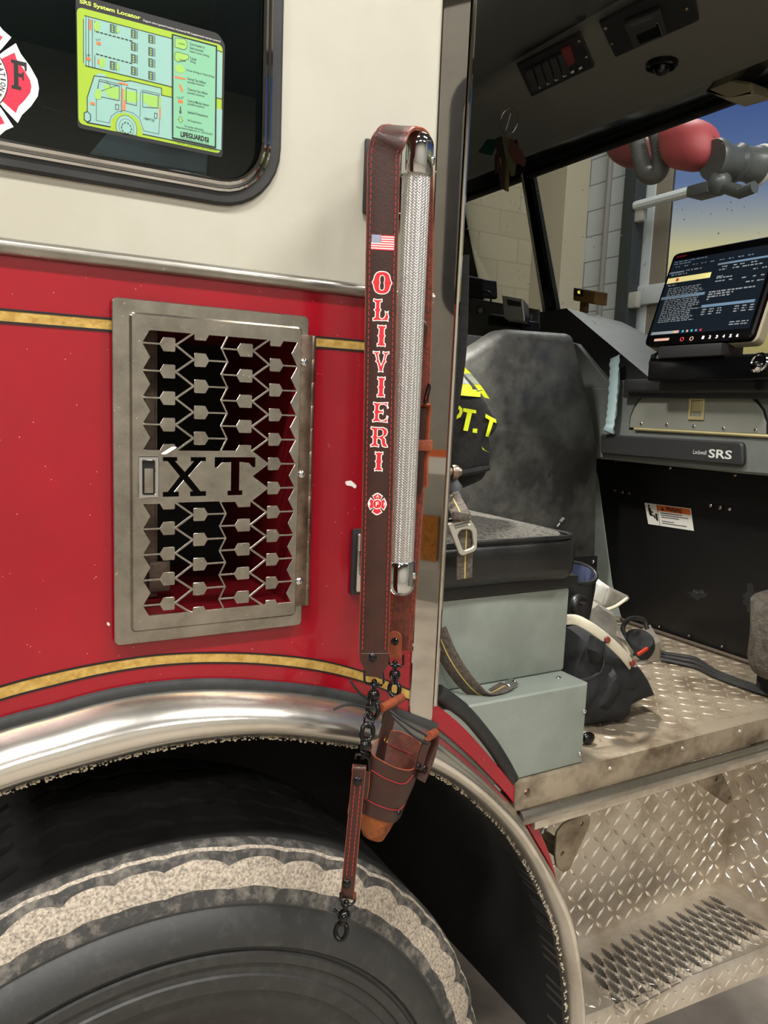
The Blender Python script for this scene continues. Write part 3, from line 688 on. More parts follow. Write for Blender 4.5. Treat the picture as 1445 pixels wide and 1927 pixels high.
E_ = [(.04, 1), (.3, .96), (.6, .98), (.97, 1), (.92, .88), (1, .72), (.9, .66), (.86, .78), (.72, .86), (.5, .85), (.42, .78), (.42, .62), (.56, .60), (.66, .68), (.70, .52), (.66, .36), (.56, .44), (.42, .42), (.42, .22), (.52, .15), (.72, .15), (.84, .24), (.88, .38), (1, .32), (.94, .14), (.98, 0), (.6, .03), (.3, .04), (.02, 0), (.0, .14), (.12, .2), (.12, .42), (.02, .5), (.12, .58), (.12, .8), (.02, .86)]
R_ = [(.02, 1), (.3, .97), (.7, .98), (.9, .9), (.96, .74), (.9, .58), (.76, .50), (.86, .42), (.88, .22), (.96, .14), (1.0, .02), (.84, .0), (.66, .05), (.60, .2), (.58, .36), (.46, .42), (.40, .4), (.40, .2), (.52, .14), (.5, 0), (.27, .04), (.03, 0), (.0, .13), (.14, .2), (.14, .42), (.03, .5), (.14, .58), (.14, .8), (.0, .87)]
R_h = [(.40, .84), (.58, .85), (.67, .78), (.67, .62), (.56, .55), (.40, .54)]
O_ = [(.5, 1.0), (.68, .985), (.82, .92), (.92, .80), (.96, .64), (1.04, .5), (.96, .36), (.92, .2), (.82, .08), (.68, .015), (.5, 0), (.32, .015), (.18, .08), (.08, .2), (.04, .36), (-.04, .5), (.04, .64), (.08, .80), (.18, .92), (.32, .985)]
O_h = [(.5, .80), (.58, .77), (.61, .66), (.60, .56), (.57, .5), (.60, .44), (.61, .34), (.58, .22), (.5, .19), (.42, .22), (.39, .34), (.40, .44), (.43, .5), (.40, .56), (.39, .66), (.42, .77)]
for body, hl, bx in ((O_, O_h, (105, 280, 230, 426)), (L_, None, (106, 458, 217, 602)), (I_, None, (130, 624, 198, 768)), (V_, None, (105, 795, 213, 932)), (I_, None, (130, 958, 193, 1096)), (E_, None, (104, 1124, 211, 1256)), (R_, R_h, (90, 1284, 210, 1416)), (I_, None, (114, 1442, 178, 1573))):
    x0, y0, x1, y1 = sq(*bx); f = lambda q: (x0+q[0]*(x1-x0), y0+q[1]*(y1-y0))
    o = [f(q) for q in body]; h = [[f(q) for q in hl]] if hl else []
    mb = MB(); mb.plate(o, h, A0+NF*PO, U, ZA, th=.0001, back=False)
    mb.mi = 1; mb.plate(poly_offset(o, -.0011), [poly_offset(x, .0009) for x in h], A0+NF*(PO+.00012), U, ZA, th=.0001, back=False)
    mb.build('letter', ['white_print', 'red_print'], strap, fix=False, smooth=0, label='red letter with white outline')
# maltese cross emblem
def maltese(mb, o, u, v, c, R, mats=(0, 1, 2), full=True, dz=.00012, txt=True, rx=1.):
    """white-edged red four-armed cross with scalloped arms and a ring in the middle"""
    f = lambda r, t: (c[0]+R*r*rx*math.cos(t), c[1]+R*r*math.sin(t))
    n = Vector(u).cross(Vector(v)).normalized()
    for pas in (0, 1):
        for k in range(4):
            t0 = k*PI/2; inn, g = (.36, .0) if pas == 0 else (.42, .07)
            a = math.radians(42 if pas == 0 else 36.5); rr = 1. if pas == 0 else .885
            arm = [f(inn*.95, t0-a*.98)]
            arm += [f(rr*.80, t0-a*.93), f(rr*.93, t0-a*.90), f(rr*.905, t0-a*.66), f(rr*.955, t0-a*.36), f(rr*1.0, t0), f(rr*.955, t0+a*.36), f(rr*.905, t0+a*.66), f(rr*.93, t0+a*.90), f(rr*.80, t0+a*.93), f(inn*.95, t0+a*.98)]
            mb.mi = mats[pas]; mb.plate(arm, (), Vector(o)+n*dz*pas, u, v, th=.00006, back=False)
    mb.mi = mats[0]; mb.plate([f(.46, 2*PI*k/32) for k in range(32)], (), Vector(o)+n*dz*2, u, v, th=.00006, back=False)
mb = MB(); x0, y0, x1, y1 = sq(74, 1711, 199, 1854); c = ((x0+x1)/2, (y0+y1)/2); R = (y1-y0)/2
O3 = A0+NF*PO
maltese(mb, O3, U, ZA, c, R, rx=(x1-x0)/(y1-y0))
mb.mi = 1; mb.plate(circle(c[0], c[1], R*.37, 24), (), O3+NF*.0004, U, ZA, th=.00005, back=False)
mb.mi = 0
for s, dx, dy, w_, h_ in (('F', 0, 0, .26, .40), ('I', -.68, 0, .13, .32), ('F', .68, -.0, .22, .32), ('A', 0, .68, .30, .26)):
    mb.text(s, c[0]+R*(dx-w_/2), c[1]+R*(dy-h_/2), c[0]+R*(dx+w_/2), c[1]+R*(dy+h_/2), O3+NF*.0005, U, ZA, th=.00005, bold=.02)
mb.build('emblem', ['white_print', 'red_print'], strap, fix=False, smooth=0, label='red and white cross emblem with letters IAFF')
# ---- hardware on the back leg: small strap with buckle and keeper, end tab with rivet
NB = UB.cross(ZA)
def BP(px, py, Y): return P(px, py, 'Y', Y)
mb = MB(); q = [BP(791, 768, -.034), BP(789, 800, -.034), BP(786, 850, -.033), BP(783, 900, -.032), BP(780, 930, -.031)]
mb.ribbon(spline(q, 4), [UB]*17, .018, .003); mb.build('adjusting_tail', 'leather', strap, label='adjusting tail on the rear leg')
mb = MB(); q = [BP(796, 762, -.038), BP(803, 764, -.036), BP(801, 790, -.034), BP(798, 850, -.033), BP(796, 915, -.030)]
mb.ribbon(spline(q, 4), [Vector((.5, -.86, 0))]*17, .014, .0035); mb.build('adjusting_loop', 'leather_edge', strap, label='folded strap loop with raw edge')
mb = MB(); q = [BP(*p) for p in [(796, 762, -.040), (803, 755, -.042), (808, 735, -.044), (809, 728, -.042), (806, 724, -.036), (800, 745, -.032), (797, 765, -.032)]]
mb.tube(spline(q, 4), .0013, n=8); mb.build('buckle', 'gloss_black', strap, label='black wire buckle')
mb = MB(); c = BP(800, 838, -.036); mb.box((-.010, -.006, -.0075), (.010, .006, .0075), .002, Matrix.Translation(c) @ Matrix.Rotation(-.6, 4, 'Z')); mb.build('keeper', 'tan_leather', strap, label='tan leather keeper loop')
mb = MB(); mb.lathe([(0, 0), (.012, 0), (.012, .0015), (.010, .003), (0, .003)], BP(788, 617, -.034), NB, n=20); mb.build('leather_washer', 'leather', strap, label='round leather patch')
def SB(px, py, Y=-.030): p = P(px, py, 'Y', Y); return p
Ob = SB(745, 1210); 
def BC(px, py): q = PL(px, py, Ob, NB)-Ob; return (q.dot(UB), q.z)
mb = MB(); mb.plate(rpoly([BC(*p) for p in [(731, 1192), (738, 1187), (750, 1188), (757, 1197), (755, 1240), (730, 1236)]], .004), (), Ob, UB, ZA, th=.003, ch=.0006); mb.build('end_tab', 'tan_leather', strap, label='rounded end tab of the rear leg')
mb = MB(); mb.lathe([(0, 0), (.0052, 0), (.0052, .0008), (.004, .0022), (.0016, .0028), (0, .0029)], PL(743, 1207, Ob+NB*.003, NB), NB, n=18); mb.build('rivet', 'gloss_black', strap, label='black rivet')
# rings and swivel snaps, Q maps a pixel at depth Y to a point
def Q(px, py, Y=-.095): return P(px, py, 'Y', Y)
VD = Vector((.42, -.88, .2)).normalized()*-1               # towards the camera, roughly
VD = (CAM-Q(700, 1300)).normalized(); VR = Vector((.88, -.47, 0)).normalized(); VU = VR.cross(-VD).normalized()*1
VU = VD.cross(VR).normalized()
PXM = (Q(700, 1300)-CAM).length/1520.                      # metres per pixel there
def dring(name, px, parent, r=.0016, m='gloss_black', label=None):
    mb = MB(); mb.tube([Q(*p) for p in px], r, n=8); return mb.build(name, m, parent, smooth=60, label=label)
def swivel(parent, top, eye, gate, Y=-.095, s=1., tilt=0.):
    """black swivel snap: cross head, ball, waist, hook ring"""
    mb = MB(); T = Q(*top, Y); E = Q(*eye, Y); d = (E-T).normalized(); k = PXM*s*1.12
    mb.tube([T-VR*9*k, T+VR*9*k], 2.6*k, n=8); mb.ball(T-d*4*k, 5*k); mb.ball(T+d*3*k, 6*k); mb.tube([T, T+d*10*k], 4*k)
    c = T+(E-T)*.42; mb.ball(c, 11*k, (1, 1, 1), n=14); mb.torus(c+VD*2*k+VR*2*k, VD+VR*.5, 7*k, 3.2*k, n=16); mb.ball(c+VD*8*k, 4.5*k)
    mb.tube([c, c+(E-c)*.6], 5.5*k)
    side = d.cross(VD).normalized(); mb.torus(E, VD+side*.25, 13.5*k, 4.3*k, n=22, m=10, sx=.72, sdir=side)
    if gate: mb.tube([c-side*6*k, c-side*16*k*gate-d*2*k, c-side*24*k*gate-d*6*k], 3.*k, n=8); mb.ball(c-side*24*k*gate-d*6*k, 3.4*k)
    return mb.build('swivel_snap', 'gloss_black', parent, smooth=60, label='black swivel snap hook')
dring('end_ring', [(685, 1262), (686, 1282), (690, 1286), (718, 1290), (722, 1285), (720, 1266)], strap, label='black square ring')
swivel(strap, (704, 1287), (701, 1337), 0)
dring('end_ring', [(730, 1232, -.035), (731, 1248, -.035), (735, 1250, -.035), (755, 1255, -.035), (759, 1250, -.035), (759, 1233, -.035)], strap, label='black square ring on the rear leg')
swivel(strap, (743, 1251), (742, 1297), 0, Y=-.04)
# ================================================================= leather radio holder hanging below the strap
hold = thing('radio_holder', 'brown leather radio holster with an open top and black elastic cords hanging below the strap', 'radio holster', Q(735, 1480, -.1))
def PY(l): return [P(a, b, 'Y', c) for a, b, c in l]
def bvh_of(mb): mb.bm.verts.ensure_lookup_table(); mb.bm.faces.ensure_lookup_table(); return BVHTree.FromBMesh(mb.bm)
def onsurf(px, py, bvh, off=.0006):
    r = ray(px, py).normalized(); h = bvh.ray_cast(CAM, r, 20)
    return h[0]-r*off if h[0] is not None else None
LT = PY([(697, 1416, -.110), (719, 1434, -.121), (746, 1447, -.125), (772, 1451, -.123), (787, 1441, -.115), (793, 1415, -.100), (791, 1397, -.086), (766, 1381, -.080), (739, 1374, -.080), (712, 1388, -.090)])
LM = PY([(690, 1468, -.110), (710, 1482, -.121), (736, 1493, -.126), (762, 1495, -.124), (777, 1482, -.116), (782, 1460, -.100), (776, 1440, -.086), (752, 1426, -.080), (726, 1420, -.080), (702, 1434, -.090)])
LB = PY([(679, 1528, -.108), (698, 1537, -.118), (720, 1545, -.122), (735, 1549, -.120), (748, 1545, -.113), (757, 1528, -.100), (750, 1512, -.088), (730, 1500, -.083), (705, 1496, -.083), (686, 1508, -.092)])
def loft(mb, loops, cap=True, n=4):
    L = [spline(l, n, closed=True) for l in loops]; m = len(L[0]); V = [p for l in L for p in l]
    Fs = [(i*m+k, i*m+(k+1) % m, (i+1)*m+(k+1) % m, (i+1)*m+k) for i in range(len(L)-1) for k in range(m)]
    if cap: Fs.append(tuple(range((len(L)-1)*m, len(L)*m)))
    mb.faces(V, Fs); return mb
def inset(l, k, dz=0):
    c = sum(l, Vector())/len(l); return [c+(p-c)*k+Vector((0, 0, dz)) for p in l]
mb = MB(); loft(mb, [LB, LM, inset(LT, 1., -.001), inset(LT, .985, .0005)], cap=False); mb.mi = 1; loft(mb, [inset(LT, .985, .0005), inset(LT, .94, .0005)], cap=False); mb.mi = 2; loft(mb, [inset(LT, .94, .0005), inset(LM, .93), inset(LB, .92)])
hb = bvh_of(mb); mb.build('cup', ['leather', 'leather_edge', 'suede'], hold, smooth=60, fix=False, label='stitched dark leather cup with rough inside')
LBi = inset(LB, .96, .006)
LU = PY([(678, 1556, -.106), (692, 1566, -.115), (712, 1572, -.118), (722, 1571, -.116), (731, 1566, -.110), (738, 1552, -.100), (734, 1545, -.092), (716, 1538, -.088), (698, 1536, -.088), (683, 1544, -.094)])
LU2 = PY([(683, 1571, -.104), (693, 1579, -.110), (708, 1584, -.112), (716, 1584, -.110), (722, 1580, -.107), (724, 1573, -.102), (720, 1570, -.098), (708, 1566, -.095), (697, 1565, -.095), (688, 1567, -.098)])
mb = MB(); loft(mb, [LBi, LU, LU2]); mb.build('bottom', mat('tan_suede', rgb(158, 88, 42), .85, c2=rgb(118, 62, 28), nscale=50, bump=.2, bscale=300), hold, smooth=60, label='tan leather bottom strap')
# back pad seen left of the cup
mb = MB(); q = PY([(655, 1530, -.085), (660, 1500, -.085), (676, 1470, -.085), (690, 1460, -.085), (690, 1560, -.085), (675, 1560, -.085), (660, 1552, -.085)]); mb.plate([(p.x, p.z) for p in q], (), (0, -.083, 0), th=.003, ch=.0008); mb.build('back_pad', 'suede', hold, label='rough leather back pad')
# tall back tab with rolled top
Ut = (P(754, 1313, 'Y', -.075)-P(720, 1331, 'Y', -.095)); Ut.normalize()
mb = MB(); R3 = spline(PY([(737, 1326, -.086), (733, 1345, -.0855), (724, 1385, -.0845), (714, 1425, -.0855), (706, 1455, -.088)]), 5)
mb.ribbon(R3, [Ut]*len(R3), .030, .004); tb = bvh_of(mb); mb.build('back_tab', 'leather', hold, label='tall tab at the back of the cup')
mb = MB(); mb.tube([P(717, 1333, 'Y', -.098), P(756, 1313, 'Y', -.076)], .0058, n=14); mb.build('rolled_top', 'tan_leather', hold, label='tan rolled loop on top of the tab')
mb = MB(); mb.plate([(p.x, p.z) for p in PY([(720, 1346, 0), (723, 1344, 0), (720, 1360, 0), (717, 1361, 0)])], (), (0, -.0925, 0), th=.0006) if False else mb.tube(PY([(722, 1345, -.0965), (718, 1361, -.0965)]), .0013, n=6); mb.build('slot', 'black', hold)
mb = MB(); mb.torus(P(726, 1393, 'Y', -.0895), Vector((.5, -.85, .15)), .0036, .0007, n=18); mb.build('eyelet', mat('brass', rgb(190, 150, 70), .25, 1.), hold, label='brass eyelet')
# right flap holding the cords
mb = MB(); R4 = spline(PY([(816, 1383, -.112), (813, 1402, -.114), (806, 1428, -.117), (797, 1452, -.119), (790, 1468, -.120)]), 4)
UF = Vector((.55, -.6, .35)).normalized(); mb.ribbon(R4, [UF]*len(R4), .016, .004); mb.build('side_flap', 'leather', hold, label='side flap for the cord')
mb = MB(); mb.tube([P(806, 1386, 'Y', -.122), P(819, 1379, 'Y', -.110)], .0058, n=14); mb.build('rolled_flap', 'tan_leather', hold, label='tan rolled end of the side flap')
mb = MB(); q = [P(788, 1448, 'Y', -.122), P(792, 1430, 'Y', -.121), P(798, 1410, 'Y', -.12), P(804, 1394, 'Y', -.119)]; mb.ribbon(spline(q, 4), [Vector((.9, -.3, .3)).normalized()]*13, .011, .0035); mb.build('side_flap', 'leather', hold)
for px, py, Y in ((799, 1446, -.124), (788, 1442, -.126), (751, 1530, -.124)):
    mb = MB(); mb.lathe([(0, 0), (.0042, 0), (.0042, .0007), (.0030, .002), (0, .0024)], P(px, py, 'Y', Y), Vector((.35, -.9, .2)), n=16); mb.build('rivet', 'gloss_black', hold, label='black rivet')
for l in ([(698, 1449), (711, 1457), (726, 1465.6), (740, 1471), (752, 1475), (763, 1474), (769, 1469), (778, 1458)], [(686, 1502), (695, 1508), (706, 1513.7), (720, 1519), (736, 1523.7), (748, 1524.5), (757, 1519), (766, 1508), (773, 1495)]):
    mb = MB(); sp_ = [p for p in (onsurf(a.x, a.y, hb, .0008) for a in spline(l, 4)) if p is not None]
    for i in range(0, len(sp_)-1): mb.tube([sp_[i].lerp(sp_[i+1], .05), sp_[i].lerp(sp_[i+1], .82)], .0005, n=5)
    mb.build('stitching', 'thread', hold, label='red stitching')
mb = MB(); sp_ = [onsurf(a.x, a.y, hb, .0008) for a in spline([(731, 1400), (745, 1407), (760, 1413), (776, 1420)], 4)]
for i in range(len(sp_)-1): mb.tube([sp_[i], sp_[i].lerp(sp_[i+1], .75)], .0004, n=5)
mb.build('stitching', 'thread', hold, label='red stitching inside the cup')
# elastic cords
for l in ([(733, 1337, -.094), (752, 1352, -.103), (775, 1368, -.112), (806, 1386, -.120)], [(734, 1342, -.094), (755, 1364, -.108), (782, 1388, -.118), (808, 1402, -.121)], [(704, 1334, -.100), (685, 1330, -.104), (664, 1326, -.106), (645, 1328, -.107), (628, 1335, -.107)], [(700, 1320, -.09), (682, 1309, -.095), (670, 1296, -.098), (659, 1281, -.1)]):
    mb = MB(); mb.tube(spline(PY(l), 5), .00165, n=8); mb.build('elastic_cord', 'rubber', hold, label='black elastic cord')
# chain from the strap's snap to the sway strap
sway = thing('sway_strap', 'thin short brown leather strap hanging from black snap hooks in front of the tire', 'leather strap', Q(660, 1560, -.13))
mb = MB(); mb.torus(Q(694, 1354, -.108), VD+VR*.9, .0095, .0016, n=22, sx=.8, sdir=VR); mb.build('split_ring', 'gloss_black', sway, smooth=60, label='black link ring')
swivel(sway, (683, 1420), (691, 1378), .0, Y=-.120, s=1.0)
dring('end_ring', [(668, 1428, -.125), (670, 1420, -.125), (683, 1421, -.125), (694, 1428, -.125), (694, 1445, -.125), (692, 1462, -.124)], sway, r=.0017, label='black square ring at the top')
TS = Q(676, 1445, -.130); BS = Q(655, 1668, -.130)
US = Vector((.86, -.50, 0)).normalized(); DS = (TS-BS).normalized(); US = (US-DS*US.dot(DS)).normalized(); NS = US.cross(DS)
pts = [Q(674, 1452, -.1225), Q(676, 1441, -.1245), TS+NS*.002, TS*.9+BS*.1, TS*.6+BS*.4, TS*.3+BS*.7, BS, Q(653, 1682, -.130), Q(655, 1689, -.127), Q(658, 1676, -.124)]
sp_ = spline(pts[::-1], 4); mb = MB(); strapmesh(mb, sp_, [US]*len(sp_), .0165, .0032); mb.build('strap_body', ['leather', 'suede', 'leather_edge'], sway, smooth=50)
mb = MB(); q = [Q(679, 1500, -.124), Q(682, 1480, -.1225), Q(684, 1452, -.122)]; sq_ = spline(q, 3); strapmesh(mb, sq_, [US]*len(sq_), .0165, .003); mb.build('folded_end', ['leather', 'suede', 'leather_edge'], sway, smooth=50)
ln = spline([TS*.07+BS*.93, TS*.5+BS*.5, TS*.86+BS*.14], 10)
for off in (-.0032, .0032):
    mb = MB(); stitches(mb, ln, [US]*len(ln), (off,), .0058, .0042, .0017); mb.build('stitching', 'thread', sway, label='red stitching')
for q in ((673, 1470), (652, 1663)):
    c = PL(q[0], q[1], TS+NS*.0016, NS); mb = MB(); mb.lathe([(0, 0), (.0056, 0), (.0056, .0008), (.004, .0022), (.0016, .0028), (0, .0029)], c, NS, n=18); mb.build('rivet', 'gloss_black', sway, label='black rivet')
dring('end_ring', [(641, 1680, -.13), (640, 1694, -.131), (646, 1701, -.131), (660, 1703, -.129), (667, 1697, -.127), (668, 1681, -.126)], sway, r=.0016, label='black square ring at the bottom')
swivel(sway, (651, 1702), (642, 1752), -.7, Y=-.13)
# ================================================================= doorway: sill, step, floor
mat('cab_grey', rgb(136, 143, 134), .48, c2=rgb(122, 129, 120), nscale=6, bump=.12, bscale=220)
mat('dash_grey', rgb(104, 108, 104), .55, c2=rgb(92, 96, 92), nscale=5, bump=.1, bscale=250)
mat('dash_dark', rgb(40, 40, 40), .5, bump=.1, bscale=250)
mat('dark_panel', rgb(9, 9, 9), .42, c2=rgb(15, 14, 14), nscale=5)
mat('vinyl_black', rgb(16, 16, 16), .3, c2=rgb(26, 26, 25), nscale=9, bump=.3, bscale=30, rough2=.42)
mat('vinyl', rgb(42, 42, 40), .42, spec=.8, c2=rgb(92, 92, 86), nscale=6, namt=(.42, .72), bump=.25, bscale=55, rough2=.5, detail=6)
mat('fabric', rgb(92, 88, 80), .95, c2=rgb(52, 50, 46), nscale=190, namt=(.4, .6), bump=.6, bscale=300)
mat('webbing', rgb(96, 86, 76), .85, c2=rgb(66, 58, 52), nscale=160, bump=.4, bscale=300)
mat('webbing_black', rgb(36, 34, 34), .85, c2=rgb(20, 19, 19), nscale=5, stretch=(1, 1, 90), bump=.5)
mat('yellow_thread', rgb(196, 170, 96), .8)
mat('hi_vis', rgb(222, 236, 30), .6)
mat('reflective', rgb(176, 178, 172), .4, .2)
mat('nomex', rgb(30, 28, 26), .9, c2=rgb(20, 19, 18), nscale=30, bump=.3, bscale=120)
mat('pale_blue', rgb(168, 192, 196), .7)
mat('pale_metal', rgb(196, 192, 178), .4, .6)
mat('ceiling_grey', rgb(70, 72, 68), .7, bump=.05, bscale=200)
mat('paper', rgb(222, 220, 212), .8)
mat('orange', rgb(214, 104, 36), .6)
def diamonds(mb, o, u, v, w, h, pitch=.027, L=.026, wd=.0065, ht=.0014, inside=None, skip=0.):
    o = Vector(o); u = Vector(u).normalized(); v = Vector(v).normalized(); n = u.cross(v)
    for i in range(int(w/pitch)):
        for j in range(int(h/pitch)):
            if random.random() < skip: continue
            a, b = (i+.5)*pitch, (j+.5)*pitch
            if inside and not inside(a, b): continue
            c = o+u*a+v*b; s = 1 if (i+j) % 2 else -1; d = (u+v*s).normalized(); e = n.cross(d)
            mb.faces([c-d*L/2, c+d*L/2, c+e*wd/2, c-e*wd/2, c-d*L*.2+n*ht, c+d*L*.2+n*ht], [(0, 3, 4), (3, 5, 4), (3, 1, 5), (0, 4, 2), (2, 4, 5), (2, 5, 1)])
ZF = .965
flo = thing('cab_floor', 'dirty diamond plate floor inside the cab doorway', 'cab floor', (1.2, .3, ZF))
mb = MB(); mb.box((.72, .03, ZF-.01), (1.80, 2.1, ZF)); mb.build('floor_plate', 'dirty_alu', flo)
mb = MB(); diamonds(mb, (.93, .05, ZF), XA, YA, .80, .62, L=.024, skip=.06); mb.build('diamond_pattern', 'dirty_bump', flo, fix=False, smooth=0)
sill = thing('door_sill', 'scuffed aluminium door sill with rivets and rounded nosing under the doorway', 'door sill', (1.1, 0, .94))
mb = MB(); mb.box((.775, -.003, .917), (1.475, .035, ZF+.001), .002); mb.build('sill_face', 'dirty_alu', sill)
mb = MB(); nz = [(-.012*.0, .012), (-.006, .012), (-.011, .008), (-.0135, 0), (-.012, -.008), (-.007, -.012), (0, -.012)]
mb.sweep([(.785, -.002, .905), (1.43, -.004, .905)], [(q[1], -q[0]) for q in nz], up=(0, -1, 0)); mb.build('nosing', 'steel', sill, label='polished rounded nosing')
mb = MB(); mb.box((.815, -.009, .879), (1.44, .01, .8945), .002); mb.build('lower_lip', 'aluminium', sill)
for px, py, r in ((992, 1490, .006), (1148, 1446, .004), (1284, 1408, .004), (1392, 1376, .004)):
    mb = MB(); c = P(px, py, 'Y', -.003); mb.lathe([(0, 0), (r, 0), (r*.8, r*.45), (0, r*.6)], c, (0, -1, 0), n=14); mb.build('rivet', 'hinge_steel' if r > .005 else 'aluminium', sill)
step = thing('cab_step', 'aluminium diamond plate entry step with serrated grating below the doorway', 'step', (1.25, .05, .48))
ZS, YR, XW = .48, .148, 1.552
mb = MB(); mb.box((.965, YR, .40), (XW+.01, YR+.006, .90)); mb.build('riser', 'aluminium', step, label='diamond plate riser')
mb = MB(); diamonds(mb, (.97, YR, .485), XA, ZA, XW-.97, .41, pitch=.0285, L=.031, wd=.0085, ht=.0022); mb.build('riser_pattern', 'tread_bump', step, fix=False, smooth=0)
mb = MB(); mb.box((XW, -.06, .40), (XW+.006, YR, .93)); mb.build('end_wall', 'aluminium', step, label='diamond plate wall at the end of the step')
mb = MB(); diamonds(mb, (XW, YR, .485), -YA, ZA, .2, .42, pitch=.0285, L=.031, wd=.0085, ht=.0022); mb.build('end_wall_pattern', 'tread_bump', step, fix=False, smooth=0)
f0, f1 = P(1087, 1917, 'Z', ZS), P(1445, 1779, 'Z', ZS); fd = (f1-f0)/(f1.x-f0.x)
fl = f0+fd*.008; fr = f0+fd*(XW-f0.x)
g00, g10, g11, g01 = [P(*q, 'Z', ZS) for q in ((1080, 1808), (1337, 1684), (1452, 1752), (1165, 1912))]
holes = []; NX, NY = 15, 3
def gpt(a, b): q = (g00*(1-a)+g10*a)*(1-b)+(g01*(1-a)+g11*a)*b; return (q.x, q.y)
for i in range(NX*2-1):
    for j in range(NY if i % 2 == 0 else NY-1):
        a = (i/2+.5)/NX; b0 = (j+(.08 if i % 2 == 0 else .58))/NY; b1 = b0+.90/NY; w_ = .56/NX
        ln = []
        for k in range(13):
            t = k/12; s_ = math.sin(PI*t)**.8*w_*(1 if k % 2 else .84); ln.append((a+s_*.5, b0+(b1-b0)*t))
        for k in range(11, 0, -1):
            t = k/12; s_ = math.sin(PI*t)**.8*w_*(1 if k % 2 else .84); ln.append((a-s_*.5, b0+(b1-b0)*t))
        holes.append([gpt(*q) for q in ln])
mb = MB(); mb.plate([(fl.x, fl.y), (fr.x, fr.y), (XW, YR), (.965, YR)], holes, (0, 0, ZS-.003), XA, YA, th=.003)
for h in holes:
    c = Vector((sum(q[0] for q in h)/len(h), sum(q[1] for q in h)/len(h))); n = len(h)
    o_ = [c+(Vector(q)-c)*1.16 for q in h]
    mb.faces([(q.x, q.y, ZS+.0002) for q in o_]+[(q[0], q[1], ZS+(.0060 if k % 2 else .0042)) for k, q in enumerate(h)]+[(q[0], q[1], ZS-.012) for q in h], [(k, (k+1) % n, n+(k+1) % n, n+k) for k in range(n)]+[(n+k, n+(k+1) % n, 2*n+(k+1) % n, 2*n+k) for k in range(n)])
mb.build('grating', 'aluminium', step, fix=False, label='tread with serrated diamond openings')
mb = MB(); nd = Vector((fd.y, -fd.x, 0)).normalized()
A_ = [fl, fr]; mb.faces([fl+Vector((0, 0, 0)), fr, fr+nd*.004+ZA*-.006, fl+nd*.004+ZA*-.006, fl+nd*.004+ZA*-.062, fr+nd*.004+ZA*-.062, fr-nd*.02+ZA*-.062, fl-nd*.02+ZA*-.062], [(0, 1, 2, 3), (3, 2, 5, 4), (4, 5, 6, 7)]); mb.build('step_apron', 'aluminium', step, label='folded front edge of the step')
mb = MB(); diamonds(mb, fl+nd*.0042+ZA*-.058, fr-fl, ZA, (fr-fl).length, .05, pitch=.024); mb.build('apron_pattern', 'tread_bump', step, fix=False, smooth=0)
mb = MB()
band = [(fl.x+.12, fl.y+.002), (fr.x, fr.y+.002)]
diamonds(mb, fl+ZA*.0002+Vector((.02, .003, 0)), fr-fl, Vector((-fd.y, fd.x, 0)), (fr-fl).length-.03, .03, pitch=.024); mb.build('edge_pattern', 'tread_bump', step, fix=False, smooth=0)
mb = MB(); mb.box((.97, .0, .425), (XW, YR, .44)); mb.build('step_shade', 'dark', step)  # added dark sheet, stands in for the shade under the grating
for l, hl, Y in (([(1041, 1606), (1044, 1566), (1058, 1548), (1098, 1528), (1108, 1535), (1106, 1552), (1068, 1636), (1056, 1640), (1044, 1628)], [(1092, 1548), (1055, 1604)], .10), ([(1306, 1462), (1312, 1452), (1346, 1448), (1356, 1454), (1374, 1492), (1375, 1506), (1366, 1513), (1338, 1494), (1312, 1474)], [(1344, 1464), (1369, 1499)], .06)):
    mb = MB(); mb.plate(rpoly([W(*q, Y) for q in l], .006), [circle(*W(*q, Y), .0045, 12) for q in hl], (0, Y, 0), th=.005, ch=.001); mb.box((W(*l[0], Y)[0]+.005, Y, W(*l[0], Y)[1]-.01), (W(*l[0], Y)[0]+.03, YR, W(*l[0], Y)[1]+.012), .003)
    mb.build('step_bracket', 'dirty_alu', step, label='cast bracket with two bolt holes')
# ================================================================= seat
lb = thing('seat_riser', 'grey painted steel box on the floor right at the door sill', 'metal box', (.78, .1, ZF))
ZB = P(1104, 1286, 'Y', .006).z
mb = MB(); mb.plate([(.70, ZF+.001), (.926, ZF+.001), (.926, ZB), (.575, ZB), (.575, ZB-.02)], (), (0, .42, 0), th=.414, ch=.003); mb.build('box_body', 'cab_grey', lb)
mb = MB(); mb.plate([(.62, .003), (.70, .003), (.70, .10), (.62, .10)], (), (0, 0, ZB-.0002), th=.0) if False else mb.box((.585, .02, ZB-.02), (.67, .05, ZB+.004), .004); mb.build('end_flange', 'cab_grey', lb)
for px, py in ((1099, 1338), (1091, 1418), (1079, 1274)):
    mb = MB(); c = P(px, py, 'Y', .0062) if py > 1290 else Vector((.895, .045, ZB)); mb.screw(c, (0, -1, 0) if py > 1290 else (0, 0, 1), .0045); mb.build('screw', 'chrome', lb)
seat = thing('officer_seat', 'black vinyl seat with grey tweed cushion top on a grey pedestal in the doorway', 'seat', (.75, .28, ZB))
ZT = P(1067, 1106, 'Y', .07).z
mb = MB(); mb.box((.54, .07, ZB+.001), (.93, .46, ZT), .006); mb.build('pedestal', 'cab_grey', seat, label='grey painted pedestal box')
zc0, zc1 = P(1000, 1100, 'Y', .05).z, P(1000, 1012, 'Y', .05).z
mb = MB(); mb.box((.52, .066, ZT), (.945, .46, ZT+.022), .004); mb.build('seat_pan', 'black', seat, label='black seat pan')
xE = P(1068, 1050, 'Y', .06).x+.012
mb = MB(); mb.box((.50, .045, ZT+.018), (xE, .47, zc1), .03, seg=6)
bmesh.ops.subdivide_edges(mb.bm, edges=mb.bm.edges[:], cuts=3, use_grid_fill=True)
